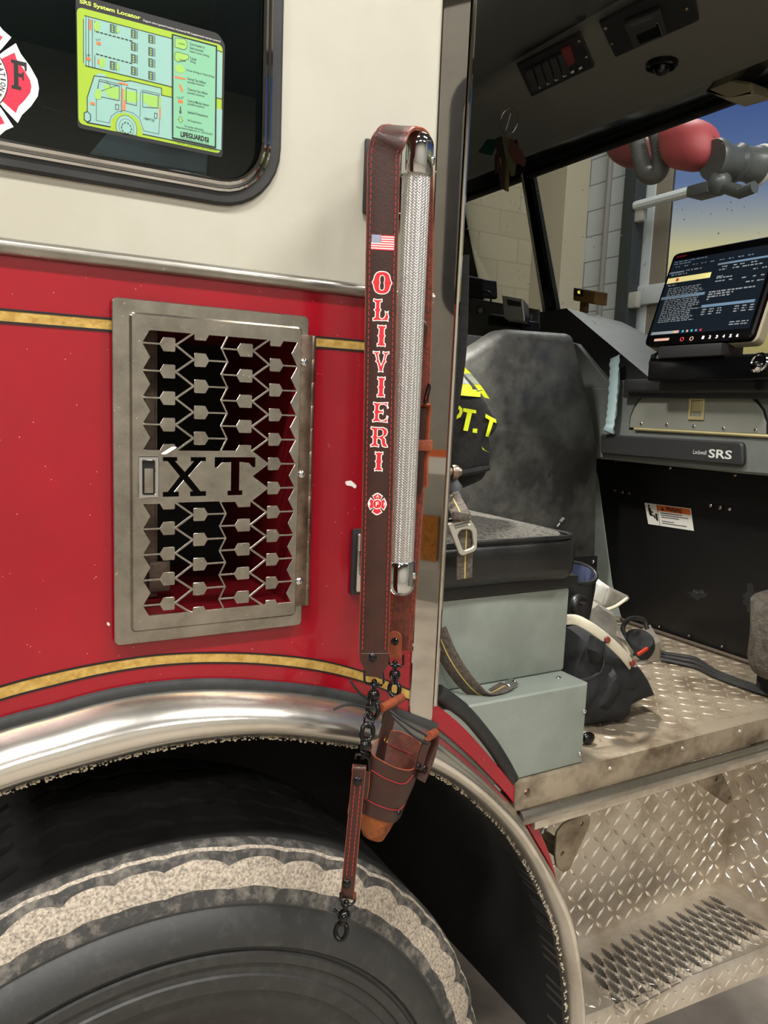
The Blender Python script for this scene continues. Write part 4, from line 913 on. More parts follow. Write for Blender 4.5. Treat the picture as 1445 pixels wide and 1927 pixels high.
for v in mb.bm.verts:
    if v.co.y < .2: v.co.y += .011*mnoise.noise(Vector((v.co.x*15+v.co.z*13, v.co.z*8, 1.3)))
mb.build('cushion', 'vinyl_black', seat, smooth=70, label='black vinyl cushion side with creases')
far = P(956, 968, 'Z', zc1+.01)
mb = MB(); mb.puff(rrect(.51, .052, xE-.008, .465, .04, 6), (0, 0, zc1-.005), XA, YA, .022, rings=5); mb.build('cushion_top', 'fabric', seat, smooth=70, label='grey tweed cushion top')
mb = MB(); mb.tube([(p[0], p[1], zc1-.002) for p in rrect(.502, .047, xE-.003, .468, .03, 5)], .0035, closed=True, n=8); mb.build('piping', 'vinyl_black', seat, smooth=60)
mb = MB(); a = P(1049, 992, 'Y', .30); b = P(1060, 978, 'Y', .30); mb.tube([a, b], .0035, n=8); mb.tube([a.lerp(b, .55), b.lerp(b+(b-a), .1)], .006, n=10); mb.build('lever', 'black', seat, label='small lever behind the cushion')
# seat back and frame edge just seen behind the pillar
mb = MB(); mb.puff([W(*q, .16) for q in [(842, 905), (855, 893), (866, 908), (873, 930), (875, 952), (866, 975), (850, 985), (835, 985), (832, 930)]], (0, .17, 0), XA, ZA, .03, rings=5); mb.build('side_bolster', mat('bolster_grey', rgb(64, 66, 66), .6), seat, smooth=60, label='dark grey side bolster')
# ---- SCBA strap with metal buckle
bk = thing('harness_strap', 'grey harness webbing with large pale metal buckle hanging over the seat edge', 'harness strap', P(875, 1010, 'Y', .02))
def C8(x, y, Y=.02): return P(820+x/5.16, 880+y/5.16, 'Y', Y)
def W8(l, Y): return [(C8(*q, Y).x, C8(*q, Y).z) for q in l]
mb = MB(); mb.plate(rpoly(W8([(112, 545), (325, 500), (345, 520), (396, 610), (396, 775), (372, 812), (255, 856), (225, 838)], .012), .003), [rpoly(W8([(205, 655), (235, 606), (305, 594), (350, 618), (367, 750), (350, 775), (275, 805), (255, 790)], .012), .003), W8([(178, 560), (320, 525), (322, 545), (186, 585)], .012)], (0, .014, 0), th=.004, ch=.0012); b_ = mb.build('buckle', 'pale_metal', bk, label='pale cast metal buckle')
mb = MB(); mb.tube([C8(120, 490, .012), C8(335, 470, .012)], .0022, n=8); mb.tube([C8(185, 572, .010), C8(322, 533, .010)], .002, n=8); mb.build('buckle_bar', 'chrome', b_)
def web(name, pts, ws, wdt, th, parent, m='webbing', stripe=True, label=None, n=4):
    sp = spline(pts, n); w_ = [w.normalized() for w in spline(ws, n)] if isinstance(ws, list) else [ws]*len(sp)
    mb = MB(); mb.ribbon(sp, w_, wdt, th)
    if stripe:
        mb.mi = 1
        for s in (1, -1):
            off = []
            for i, p in enumerate(sp):
                t = (sp[min(i+1, len(sp)-1)]-sp[max(i-1, 0)]).normalized(); a = (w_[i]-t*w_[i].dot(t)).normalized(); off.append(p+a.cross(t)*s*(th/2+.0001))
            mb.ribbon(off, w_, wdt*.07, .0005)
    return mb.build(name, [m, 'yellow_thread'], parent, smooth=50, label=label)
web('webbing', [C8(295, 560, .017), C8(290, 700, .019), C8(280, 900, .019), C8(277, 1075, .020)], XA, .0285, .0025, bk, label='hanging grey webbing')
web('webbing', [C8(140, 250, .05), C8(190, 350, .035), C8(230, 430, .015), C8(245, 500, .010), C8(250, 545, .016)], Vector((.95, -.2, .25)).normalized(), .027, .0025, bk, label='upper webbing running behind the pillar')
mb = MB(); q = [C8(*p) for p in [(140, 440), (235, 425), (335, 455), (330, 490), (240, 500), (150, 520)]]; mb.box((-.0145, -.004, -.006), (.0145, .004, .006), .003, Matrix.Translation(C8(240, 470, .008)) @ Matrix.Rotation(.12, 4, 'Y')); mb.build('keeper', 'webbing', bk, label='folded webbing keeper')
mb = MB(); mb.plate(rpoly(W8([(245, 350), (262, 340), (325, 440), (318, 450), (250, 385)], .03), .001), (), (0, .03, 0), th=.003); mb.plate(rpoly(W8([(120, 260), (150, 235), (178, 275), (150, 305), (125, 290)], .04), .001), [W8([(132, 268), (148, 252), (162, 275), (146, 290)], .04)], (0, .04, 0), th=.003); mb.build('adjuster', 'chrome', bk)
# ---- lap belt
lap = thing('lap_belt', 'grey lap belt webbing with yellow thread drooping onto the grey box', 'seat belt', P(890, 1300, 'Y', .05))
web('webbing', [P(822, 1185, 'Y', .045), P(842, 1232, 'Y', .044), P(866, 1270, 'Y', .040), P(893, 1300, 'Y', .036), P(914, 1308, 'Y', .034), P(936, 1299, 'Y', .036), P(954, 1289, 'Y', .040)], [Vector((.8, -.5, .30)), Vector((.8, -.5, .30)), Vector((.75, -.6, .4)), Vector((.5, -.7, .5)), Vector((.1, -.9, .4)), Vector((.1, -.95, .05)), Vector((.1, -.95, 0))], .030, .0024, lap)
mb = MB(); mb.plate(rrect(-.013, -.008, .013, .008, .004), [circle(.006, 0, .003, 10)], P(962, 1287, 'Y', .040), Vector((.9, .4, 0)).normalized(), Vector((-.3, .8, .5)).normalized(), th=.003, ch=.0006); mb.build('belt_tongue', 'chrome', lap)
# ---- shoulder belt
sb_ = thing('shoulder_belt', 'black ribbed shoulder belt hanging straight down behind the pillar edge', 'seat belt', P(872, 650, 'Y', .05))
mb = MB(); q = [P(866, 480, 'Y', .055), P(865, 560, 'Y', .055), P(862, 650, 'Y', .055), P(854, 720, 'Y', .055), P(840, 800, 'Y', .055)]; sp = spline(q, 5); mb.ribbon(sp, [Vector((.75, -.66, 0)).normalized()]*len(sp), .026, .002); mb.build('webbing', 'webbing_black', sb_)
# ---- bolt on the jamb
bolt = thing('jamb_bolt', 'round steel striker bolt beside the coat at the pillar edge', 'bolt', P(848, 889, 'Y', .04))
mb = MB(); c = P(845, 888, 'Y', .03); mb.lathe([(0, -.01), (.006, -.01), (.006, .004), (.010, .004), (.011, .008), (.010, .013), (.006, .013), (.006, .018), (0, .019)], c, Vector((1, -.25, 0)), n=18); mb.build('bolt_head', 'hinge_steel', bolt)
# ================================================================= turnout coat
coat = thing('turnout_coat', 'black turnout coat with yellow and silver bands and yellow letters on the seat back', 'coat', P(895, 800, 'Y', .2))
def K(x, y): return (820+x/4.817, 600+y/4.817)
CO = [(100, 330), (262, 428), (330, 500), (400, 590), (440, 640), (500, 740), (540, 800), (572, 880), (575, 920), (545, 1000), (500, 1060), (450, 1110), (415, 1150), (440, 1185), (490, 1215), (497, 1260), (480, 1330), (465, 1360), (470, 1400), (448, 1500), (250, 1575), (80, 1640), (-60, 1500), (-100, 900), (-40, 450)]
Yc = .22
mb = MB(); mb.puff([W(*K(*q), Yc-.035) for q in CO], (0, Yc, 0), XA, ZA, .06, rings=9, wob=.012, ws=22.); cb = bvh_of(mb); mb.build('coat_body', 'nomex', coat, smooth=70)
def decal(name, l, m, parent, bvh, Y, off=.005, cuts=5, kf=K, label=None):
    mb = MB(); mb.plate([W(*kf(*q), Y) for q in l], (), (0, Y, 0), th=0, back=False)
    if cuts:
        bmesh.ops.subdivide_edges(mb.bm, edges=mb.bm.edges[:], cuts=cuts, use_grid_fill=True); bmesh.ops.triangulate(mb.bm, faces=mb.bm.faces[:])
    for v in mb.bm.verts:
        d = (Vector((v.co.x, Y, v.co.z))-CAM).normalized(); h = bvh.ray_cast(CAM, d, 9)
        v.co = h[0]-d*off if h[0] is not None else Vector((v.co.x, Y, v.co.z))
    return mb.build(name, m, parent, label=label, smooth=60, fix=False)
decal('trim_band', [(100, 352), (258, 434), (322, 498), (100, 480)], 'hi_vis', coat, cb, Yc, label='yellow reflective band')
decal('trim_band', [(100, 480), (322, 500), (398, 592), (100, 588)], 'reflective', coat, cb, Yc, label='silver band')
decal('trim_band', [(100, 590), (400, 596), (434, 640), (488, 726), (440, 712), (200, 692), (100, 690)], 'hi_vis', coat, cb, Yc, label='lower yellow band')
decal('cuff_band', [(418, 1158), (440, 1188), (486, 1212), (460, 1200), (425, 1185)], 'hi_vis', coat, cb, Yc, cuts=1, label='yellow cuff band')
for l in ([(175, 785), (215, 788), (240, 812), (242, 850), (225, 890), (190, 908), (168, 905), (172, 880), (200, 868), (215, 845), (212, 822), (195, 815), (170, 815)], [(250, 808), (365, 828), (366, 858), (328, 853), (290, 1018), (248, 1012), (284, 850), (246, 840)], [(337, 993), (378, 997), (373, 1036), (332, 1030)], [(452, 862), (545, 912), (550, 945), (522, 935), (478, 1072), (450, 1064), (488, 918), (448, 895)]):
    decal('letter', l, 'hi_vis', coat, cb, Yc, off=.006, cuts=3, label='yellow letter')
mb = MB(); mb.torus(P(*K(382, 1440), 'Y', .19), (0.3, -1, 0), .0035, .001, n=16); mb.build('grommet', 'brass', coat)
mb = MB(); mb.tube(spline([P(*K(150, 1400), 'Y', .15), P(*K(300, 1390), 'Y', .16), P(*K(470, 1350), 'Y', .17)], 4), .006, n=8); mb.build('hem', 'nomex', coat)
# ================================================================= engine cover
eng = thing('engine_cover', 'tall black padded vinyl panel with sloping corners behind the seat', 'engine cover', P(1000, 1030, 'Y', .7))
YE = .70
o_ = [W(*q, YE) for q in [(1109, 1036), (1113, 845), (1096, 750), (1066, 634), (1056, 629), (936, 620), (862, 668), (700, 760), (700, 1140), (1109, 1110)]]
mb = MB(); mb.plate(rpoly(o_, .02, 5), (), (0, YE+.02, 0), th=.06, ch=.02); mb.build('pad', 'vinyl', eng, smooth=50)
mb = MB(); mb.tube([(p[0], YE-.026, p[1]) for p in rpoly(poly_offset(o_, -.016), .02, 5)], .0028, closed=True, n=6); mb.build('piping', 'vinyl', eng)
ex0, ex1 = W(700, 700, YE)[0], W(1096, 750, YE)[0]
mb = MB(); mb.box((ex0, YE+.02, ZF), (W(1056, 629, YE)[0], 1.45, W(936, 624, YE)[1]-.01), .02); mb.build('cover_body', 'dash_dark', eng)
mb = MB(); q = [W(*p, .69) for p in [(1096, 1030), (1109, 1030), (1118, 880), (1109, 880)]]; mb.plate(q, (), (0, .70, 0), th=.02, ch=.003); mb.build('edge_trim', 'vinyl', eng)
# ================================================================= dashboard
XD = 1.58
def D(px, py, X=XD): return P(px, py, 'X', X)
def DW(l, X=XD): return [(-D(*q, X).y, D(*q, X).z) for q in l]          # plane coordinates on a sheet facing the seat: u = -Y, v = Z
UD, OD = -YA, (XD, 0, 0)
dash = thing('dashboard', 'grey dashboard in front of the passenger seat with locker lid and dark lower pod', 'dashboard', D(1270, 800))
def xplate(name, l, X, th, m, parent, ch=.0, holes=(), r=0., label=None, smooth=35):
    o = DW(l, X); o = rpoly(o, r) if r else o
    mb = MB(); mb.plate(o, [DW(h, X) for h in holes], (X, 0, 0), UD, ZA, th=th, ch=ch); return mb.build(name, m, parent, label=label, smooth=smooth)
xplate('dash_face', [(1050, 730), (1094, 728), (1187, 730), (1480, 722), (1530, 900), (1430, 892), (1107, 859), (1050, 850)], XD+.05, .05, 'dash_grey', dash, ch=.006)
mb = MB(); y0, z0_ = D(1600, 760).y, D(1300, 882).z; mb.box((XD+.05, -.02, z0_+.01), (XD+.26, D(1050, 800).y, D(1300, 726).z)); mb.build('dash_body', 'dash_dark', dash)
xplate('side_panel', [(1060, 640), (1093, 648), (1150, 716), (1190, 716), (1190, 742), (1094, 742), (1060, 742)], XD+.02, .018, 'dash_grey', dash, ch=.002)
# soft dark grab edge above the locker lid
ya, yb = D(1186, 727, 1.565).y, D(1620, 722, 1.565).y; zg = D(1186, 727, 1.565).z
mb = MB(); mb.box((1.545, yb, zg-.017), (1.60, ya, zg+.017), .011, seg=4); mb.build('padded_edge', 'dash_dark', dash, smooth=60, label='dark padded edge')
mb = MB(); mb.box((1.56, -.02, zg-.03), (1.84, ya+.02, zg+.018), .004); mb.build('dash_top', 'dash_dark', dash)
mb = MB(); c = D(1429, 724, 1.545); mb.lathe([(0, .0005), (.006, .0005), (.012, .0005), (.012, -.001)], c, (-1, 0, 0), n=18); mb.build('edge_plug', 'black', dash)
# locker lid
xplate('lid_seam', [(1184, 808), (1186, 784), (1193, 766), (1205, 749), (1221, 738), (1401, 738), (1423, 749), (1439, 770), (1447, 795), (1447, 821)], XD-.0003, .001, 'black', dash)
lid = xplate('locker_lid', [(1187, 805), (1189, 785), (1196, 768), (1207, 752), (1222, 741), (1400, 741), (1420, 752), (1436, 772), (1443, 795), (1443, 818)], XD, .006, mat('lid_grey', rgb(120, 122, 112), .5, bump=.1, bscale=250), dash, ch=.0015, label='grey locker lid with rounded top corners')
lt = xplate('lid_latch', [(1298, 748), (1327, 747), (1325, 791), (1295, 790)], XD-.006, .004, mat('antique', rgb(190, 176, 130), .4, .5), lid, ch=.001, r=.003, holes=[[(1302, 754), (1322, 753), (1321, 784), (1299, 784)]], label='worn brass coloured paddle latch')
mb = MB(); a = DW([(1303, 755), (1321, 754), (1320, 774), (1301, 774)], XD-.007); mb.plate(a, (), (XD-.006, 0, 0), UD, ZA, th=.003, ch=.001); mb.build('latch_paddle', 'antique', lid)
mb = MB(); a, b = D(1194, 807, XD-.004), D(1450, 821, XD-.004); mb.tube([a, Vector((a.x, b.y, a.z-.0005))], .004, n=8); mb.build('lid_hinge', 'antique', dash, label='long hinge under the locker lid')
for px, py in ((1207, 797), (1255, 799), (1306, 802), (1362, 806), (1422, 809)):
    mb = MB(); mb.screw(D(px, py, XD-.006), (-1, 0, 0), .0048); mb.build('screw', 'chrome', dash)
mb = MB(); mb.screw(D(1111, 816, XD-.001), (-1, 0, 0), .006); mb.build('screw', 'chrome', dash)
# lower pod with lettering
pod = xplate('lower_pod', [(1134, 817), (1403, 832), (1404, 877), (1134, 854)], XD-.001, .012, 'dash_dark', dash, ch=.004, r=.012, label='dark rounded pod marked SRS')
def DT(x0, y0, x1, y1, X): a = DW([(x0, y1), (x1, y0), (x0, y0), (x1, y1)], X); return ((a[0][0]+a[2][0])/2, a[0][1], (a[1][0]+a[3][0])/2, a[1][1])
mat('grey_print', rgb(196, 198, 194), .5)
mb = MB(); mb.text('SRS', *DT(1333, 848, 1377, 861, XD-.014), (XD-.0135, 0, 0), UD, ZA, bold=.02); mb.build('pod_lettering', 'grey_print', pod, fix=False, smooth=0)
mb = MB(); mb.text('Lockwell', *DT(1304, 848, 1329, 854, XD-.014), (XD-.0135, 0, 0), UD, ZA); mb.build('pod_lettering', 'grey_print', pod, fix=False, smooth=0, label='small lettering before the SRS mark')
# ---- dash hump rising to the windshield
hump = thing('dash_hump', 'angular grey centre dash hump sloping up to the windshield post', 'dashboard hump', P(1150, 650, 'X', 1.62))
XH = 1.60
A1, A2, A3, A4 = P(1010, 588, 'X', 1.68), P(1066, 580, 'X', 1.66), P(1228, 716, 'X', XH-.005), P(1105, 724, 'X', XH)
B2, B3 = P(1170, 606, 'X', 1.80), P(1262, 652, 'X', 1.80); B4 = P(1262, 716, 'X', 1.64)
C1 = P(1010, 590, 'X', 1.84); A5 = P(1010, 724, 'X', XH)
mb = MB(); mb.faces([A1, A2, A3, A4, A5], [(0, 1, 2, 3, 4)]); mb.mi = 1; mb.faces([A2, B2, B3, B4, A3], [(0, 1, 2), (0, 2, 4), (2, 3, 4)]); mb.faces([A1, A2, B2, C1], [(0, 1, 2, 3)])
h_ = mb.build('hump_body', ['dash_dark', 'cab_grey'], hump, smooth=20)  # dark front, lighter side: the fall of light put into the colours
lab = [P(*q, 'X', 1.0) for q in ((1, 1),)]
nH = (B2-A2).cross(A3-A2).normalized()
if nH.dot(CAM-A2) < 0: nH = -nH
mb = MB(); q = [PL(*p, A2, nH)+nH*.003 for p in ((1103, 592), (1128, 595), (1144, 616), (1119, 611))]; q2 = [v+nH*.0006 for v in q]
mb.faces(q+q2, [(0, 1, 2, 3), (7, 6, 5, 4), (0, 4, 5, 1), (1, 5, 6, 2), (2, 6, 7, 3), (3, 7, 4, 0)]); tag(mb.build('paper_label', 'paper'), 'small white paper label stuck on the grey dash hump', 'label')
# ---- pale blue loop strap
bs = thing('loop_strap', 'pale blue fabric loop strap hanging in front of the grey dash', 'strap', D(1155, 740, 1.55))
pts = [D(1157, 672, 1.575), D(1156, 690, 1.562), D(1154, 730, 1.556), D(1151, 770, 1.553), D(1147, 800, 1.553), D(1145, 812, 1.556), D(1147, 806, 1.562), D(1154, 760, 1.568), D(1158, 700, 1.572)]
sp = spline(pts, 5); mb = MB(); mb.ribbon(sp, [UD]*len(sp), .031, .003)
for v in mb.bm.verts: v.co.x += .0022*math.sin(v.co.z*300)
mb.build('webbing', 'pale_blue', bs, smooth=60)
# ---- kick panel with warning label
XK = 1.70
kick = thing('kick_panel', 'matte black kick panel under the dashboard with warning sticker and scuffs', 'kick panel', D(1300, 1000, XK))
xplate('panel', [(1100, 840), (1600, 870), (1600, 1320), (1410, 1250), (1178, 1170), (1150, 1100), (1124, 905)], XK+.01, .01, 'dark_panel', kick)
xplate('upper_plate', [(1122, 868), (1560, 900), (1560, 962), (1420, 945), (1128, 906)], XK-.001, .004, 'dark_panel', kick, ch=.001)
mb = MB(); mb.tube([D(1168, 1165, XK-.012), D(1440, 1256, XK-.012)], .0045, n=8); mb.build('floor_rail', mat('rail_brown', rgb(104, 92, 80), .5, .5), kick, label='thin metal rail along the floor')
for px, py, r in ((1158, 869, .004), (1261, 880, .005), (1383, 893, .006), (1157, 923, .0045), (1171, 926, .0055), (1184, 928, .0045), (1337, 951, .005), (1355, 955, .0065), (1373, 958, .005), (1240, 1180, .004), (1296, 1197, .004), (1358, 1217, .004), (1242, 1197, .003), (1299, 1216, .003)):
    mb = MB(); mb.screw(D(px, py, XK-.005), (-1, 0, 0), r); mb.build('screw', 'hinge_steel' if r != .005 else 'chrome', kick)
WL = [(1220, 986), (1306, 999), (1300, 957), (1213, 946)]
lbl = tag(MB().plate([(0, 0), (1, 0), (1, 1), (0, 1)]).build('x', 'paper'), 'x', 'x'); bpy.data.objects.remove(lbl)
wl = thing('warning_label', 'white and orange WARNING sticker on the black kick panel', 'sticker', D(1260, 970, XK))
o4 = DW(WL, XK); p0, p1, p2, p3 = (Vector(q) for q in o4)
def wq(a, b): q = (p0*(1-a)+p1*a)*(1-b)+(p3*(1-a)+p2*a)*b; return (q.x, q.y)
def wrect(mb, a0, b0, a1, b1, off): mb.plate([wq(a0, b0), wq(a1, b0), wq(a1, b1), wq(a0, b1)], (), (XK-off, 0, 0), UD, ZA, th=.0003)
mb = MB(); wrect(mb, 0, 0, 1, 1, .0005); mb.mi = 1; wrect(mb, .28, .70, .985, .97, .0009); mb.mi = 2; wrect(mb, .268, .02, .278, .98, .0009)
for k, (a, b) in enumerate([(.33, .80), (.33, .92), (.33, .72), (.33, .9), (.33, .6), (.33, .86)]):
    if k == 3: continue
    wrect(mb, a, .60-.095*k, b, .632-.095*k, .0009)
a = wq(.45, .75); b = wq(.82, .92); mb.text('WARNING', a[0], a[1], b[0], a[1]+.012, (XK-.0013, 0, 0), UD, ZA, bold=.03)
mb.plate([wq(.36, .75), wq(.43, .75), wq(.395, .92)], (), (XK-.0013, 0, 0), UD, ZA, th=.0002)
mb.plate(circle(*wq(.09, .88), .0035, 10), (), (XK-.0009, 0, 0), UD, ZA, th=.0002)
mb.plate([wq(*q) for q in [(.06, .80), (.11, .81), (.13, .66), (.17, .60), (.17, .54), (.13, .58), (.13, .48), (.19, .46), (.20, .32), (.17, .30), (.16, .40), (.07, .42)]], (), (XK-.0009, 0, 0), UD, ZA, th=.0002)
mb.plate([wq(*q) for q in [(.20, .56), (.25, .56), (.25, .2), (.205, .24)]], (), (XK-.0009, 0, 0), UD, ZA, th=.0002)
mb.build('sticker_face', ['paper', 'orange', 'black_print'], wl, smooth=0, fix=False)
for i, (cx_, cy_, n_, sp_x, sp_y) in enumerate(((1312, 1118, 7, 22, 12), (1412, 1128, 9, 20, 34))):
    random.seed(20+i); mb = MB()
    q = D(cx_, cy_, XK-.001)
    out = []
    for k in range(26):
        t = 2*PI*k/26; r = .5+.5*random.random(); p = D(cx_+sp_x*r*math.cos(t), cy_+sp_y*r*math.sin(t), XK); out.append((-p.y, p.z))
    mb.plate(out, (), (XK-.0001, 0, 0), UD, ZA, th=.0003); mb.build('scuff', mat('scuff%d' % i, rgb(20, 20, 19), .7, c2=rgb(120, 112, 102), nscale=60, namt=(.62, .72)), kick, label='pale dusty scuff mark')
mb = MB(); l = [D(*q, 1.66) for q in [(1116, 872), (1124, 905), (1150, 1100), (1166, 1160), (1108, 1160), (1108, 900)]]; mb.plate([(-p.y, p.z) for p in l], (), (1.665, 0, 0), UD, ZA, th=.004); tag(mb.build('tunnel_side', 'cab_grey'), 'grey painted strip between the engine cover and the black kick panel', 'trim panel')
mb = MB(); q = DW([(1076, 1048), (1124, 1046), (1122, 1092), (1080, 1092)], 1.42); mb.plate(q, (), (1.42, 0, 0), UD, ZA, th=.003); c_ = mb.build('tab_plate', 'dark_panel'); tag(c_, 'small black plate with a bolt behind the black boot', 'plate')
mb = MB(); mb.screw(D(1116, 1057, 1.416), (-1, 0, 0), .005); mb.build('screw', 'chrome', c_)
# ================================================================= mobile computer
comp = thing('mobile_computer', 'black rugged mobile computer with lit screen tilted on a black mount above the dash', 'computer', D(1310, 660, 1.52))
XC = 1.50
BL = P(1210, 650, 'X', XC); TLp = P(1267, 477, 'Y', BL.y); BR = P(1416, 640, 'X', XC)
VC = (TLp-BL); HC = VC.length; VC.normalize(); NC = UD.cross(VC).normalized()
WC = BL.y-BR.y-.004
def S5(x, y): q = PL(1180+x/5.453, 440+y/5.453, BL, NC)-BL; return (q.dot(UD), q.dot(VC))
mb = MB(); mb.plate(rrect(0, 0, WC, HC, .014, 5), (), BL-NC*.034, UD, VC, th=.034, ch=.004); mb.build('housing', 'gloss_black', comp, label='black housing')
mb = MB(); mb.plate(rrect(.001, -.001, WC+.004, HC-.01, .014, 5), (), BL-NC*.040, UD, VC, th=.028, ch=.006); mb.build('back_cover', mat('beige_case', rgb(176, 166, 140), .6), comp, label='pale beige edge of the case')
mat('screen_dark', rgb(10, 14, 20), .12, emit=((.006, .009, .013, 1), 1.)); 
mat('screen_white', rgb(130, 134, 138), .4, emit=((.72, .78, .82, 1), .16)); mat('screen_yellow', rgb(230, 220, 130), .4, emit=((.85, .75, .32, 1), .6)); mat('screen_blue', rgb(90, 120, 150), .4, emit=((.2, .28, .36, 1), .35)); mat('screen_red', rgb(180, 30, 40), .4, emit=((.6, .05, .07, 1), .5)); mat('screen_cyan', rgb(40, 150, 170), .4, emit=((.05, .4, .5, 1), .5)); mat('key_white', rgb(240, 225, 220), .4, emit=((1, .8, .76, 1), .9)); mat('key_amber', rgb(190, 150, 130), .4, emit=((.6, .38, .3, 1), .4))
SM = ['screen_dark', 'screen_white', 'screen_yellow', 'screen_blue', 'screen_red', 'screen_cyan', 'key_white', 'key_amber']
mb = MB()
def sr(x0, y0, x1, y1, mi, off=.0004, sl=None):
    mb.mi = mi; a = [S5(x0, y0), S5(x1, y0 if sl is None else y0+sl*(x1-x0)), S5(x1, y1 if sl is None else y1+sl*(x1-x0)), S5(x0, y1)]
    mb.plate(a[::-1], (), BL+NC*off, UD, VC, th=.0002, back=False)
s0, s1 = S5(225, 1050), S5(1210, 985)
tl = S5(470, 285)
mb.mi = 0; mb.plate([(s0[0], s0[1]), (WC-.012, s0[1]), (WC-.012, tl[1]), (s0[0], tl[1])], (), BL+NC*.0003, UD, VC, th=.0001, back=False)
SH = tl[1]-s0[1]; SW = WC-.012-s0[0]
def uv(x0, y0, x1, y1, mi, off=.0006): mb.mi = mi; f = lambda a, b: (s0[0]+a*SW, tl[1]-b*SH); mb.plate([f(x0, y1), f(x1, y1), f(x1, y0), f(x0, y0)], (), BL+NC*off, UD, VC, th=.0001, back=False)
random.seed(5)
def words(x0, x1, y, h, mi=1, dens=.85):
    x = x0
    while x < x1:
        w_ = random.uniform(.012, .045); uv(x, y, min(x+w_, x1), y+h, mi); x += w_+random.uniform(.006, .016)
words(.02, .36, .015, .012, 3); words(.02, .20, .045, .012, 3)
for k in range(9): words(.05+.09*k, .05+.09*k+.05, .085, .012, 3)
uv(.0, .155, .16, .175, 3); words(.02, .15, .155, .016); words(.18, .34, .15, .016, 1)
words(.03, .2, .19, .013)
uv(.005, .235, .46, .305, 2); uv(.10, .25, .13, .29, 4, .0008)
words(.03, .12, .33, .013)
for k in range(20): words(.05, random.uniform(.36, .46), .375+.0235*k, .0095, 1)
uv(.0, .485, .46, .52, 3); 
uv(.50, .135, .98, .16, 3); words(.50, .64, .135, .022)
for y, segs in ((.18, [(.55, .60), (.66, .69), (.72, .76), (.82, .88)]), (.215, [(.53, .6), (.66, .72), (.75, .93)]), (.27, [(.86, .9), (.94, .99)]), (.30, [(.53, .59)]), (.32, [(.53, .68)]), (.36, [(.53, .62), (.66, .69), (.78, .82), (.88, .91), (.95, .98)]), (.42, [(.83, .9), (.93, .99)])):
    for a, b in segs: words(a, b, y, .014)
for k, b in enumerate((.93, .74, .72, .52)): words(.50, b, .49+.03*k, .016)
uv(.47, .655, .97, .69, 3); words(.47, .60, .66, .02)
for k in range(3):
    for a in (.49, .56, .64, .80, .87, .94): words(a, a+.045, .71+.03*k, .013)
for k in range(2): words(.80, .97, .90+.03*k, .012)
uv(.02, .955, .32, .99, 1); uv(.26, .958, .31, .988, 7, .0008)
for k, c in enumerate((5, 7, 5, 3, 4)): uv(.35+.045*k, .96, .37+.045*k, .985, c)
mb.build('screen', SM, comp, smooth=0, fix=False, label='lit screen with lines of small text')
mb = MB()
for k, ch in enumerate('123456'):
    c = S5(780+70.5*k, 1064-4.2*k); mb.text(ch, c[0]-.0028, c[1]-.0038, c[0]+.0028, c[1]+.0038, BL+NC*.0004, UD, VC, bold=.02)
mb.build('key_digits', 'key_white', comp, smooth=0, fix=False, label='glowing digits 1 to 6')
mb = MB(); a, b = S5(275, 1105), S5(435, 1068); mb.plate(rrect(a[0], a[1], b[0], b[1], .001), (), BL+NC*.0004, UD, VC, th=.0002); mb.build('badge', 'key_amber', comp)
for k in range(2):
    c = S5(563+98*k, 1082-6*k); mb = MB(); mb.torus(BL+UD*c[0]+VC*c[1]+NC*.0004, NC, .0044, .0009, n=18); mb.build('power_key', 'screen_red' if k == 0 else 'key_amber', comp)
mb = MB(); a, b = S5(500, 248), S5(618, 212); mb.text('AED', a[0], a[1]-.001, b[0], b[1], BL+NC*.0004, UD, VC, bold=.03); mb.build('brand_lettering', mat('dim_red', rgb(120, 16, 22), .4, emit=((.3, .02, .03, 1), .25)), comp, smooth=0, fix=False)
# mount
mb = MB(); zb_ = D(1300, 700, 1.56).z; mb.box((1.50, D(1470, 690, 1.54).y, zb_-.024), (1.62, D(1240, 690, 1.54).y, D(1300, 664, 1.54).z-.012), .008); mb.build('mount_base', 'gloss_black', comp, label='black mount under the screen')
mb = MB(); mb.box((1.49, D(1385, 655, 1.54).y, D(1300, 664, 1.54).z-.014), (1.56, D(1265, 655, 1.54).y, BL.z-.006), .004); mb.build('mount_plate', 'dash_dark', comp)
mb = MB(); mb.box((1.56, D(1395, 600, 1.58).y, zb_+.02), (1.60, D(1330, 600, 1.58).y, BL.z+.12), .006); mb.build('mount_arm', 'black', comp)
for px, py in ((1228, 683), (1228, 698), (1232, 671)): 
    mb = MB(); mb.lathe([(0, 0), (.006, 0), (.006, .008), (0, .010)], D(px, py, 1.53), (-1, 0, 0), n=12); mb.build('mount_knob', 'chrome' if py != 671 else 'black', comp)
mb = MB(); c = D(1428, 682, 1.5); mb.torus(c, (-1, 0, .2), .018, .004, n=24); mb.lathe([(0, 0), (.010, 0), (.012, .008), (.008, .014), (0, .015)], c+Vector((0, .002, -.012)), (-1, 0, .3), n=16); mb.build('mount_clamp', 'chrome', comp)
mb = MB(); mb.tube(spline([D(1236, 690, 1.53), D(1226, 676, 1.53), D(1240, 664, 1.53), D(1258, 668, 1.53)], 5), .004, n=8); mb.build('cable', 'black', comp)
mb = MB(); a = DW([(1265, 699), (1330, 697), (1342, 704), (1262, 704)], 1.50); mb.plate(a, (), (1.505, 0, 0), UD, ZA, th=.004); mb.build('mount_tag', 'pale_blue', comp)
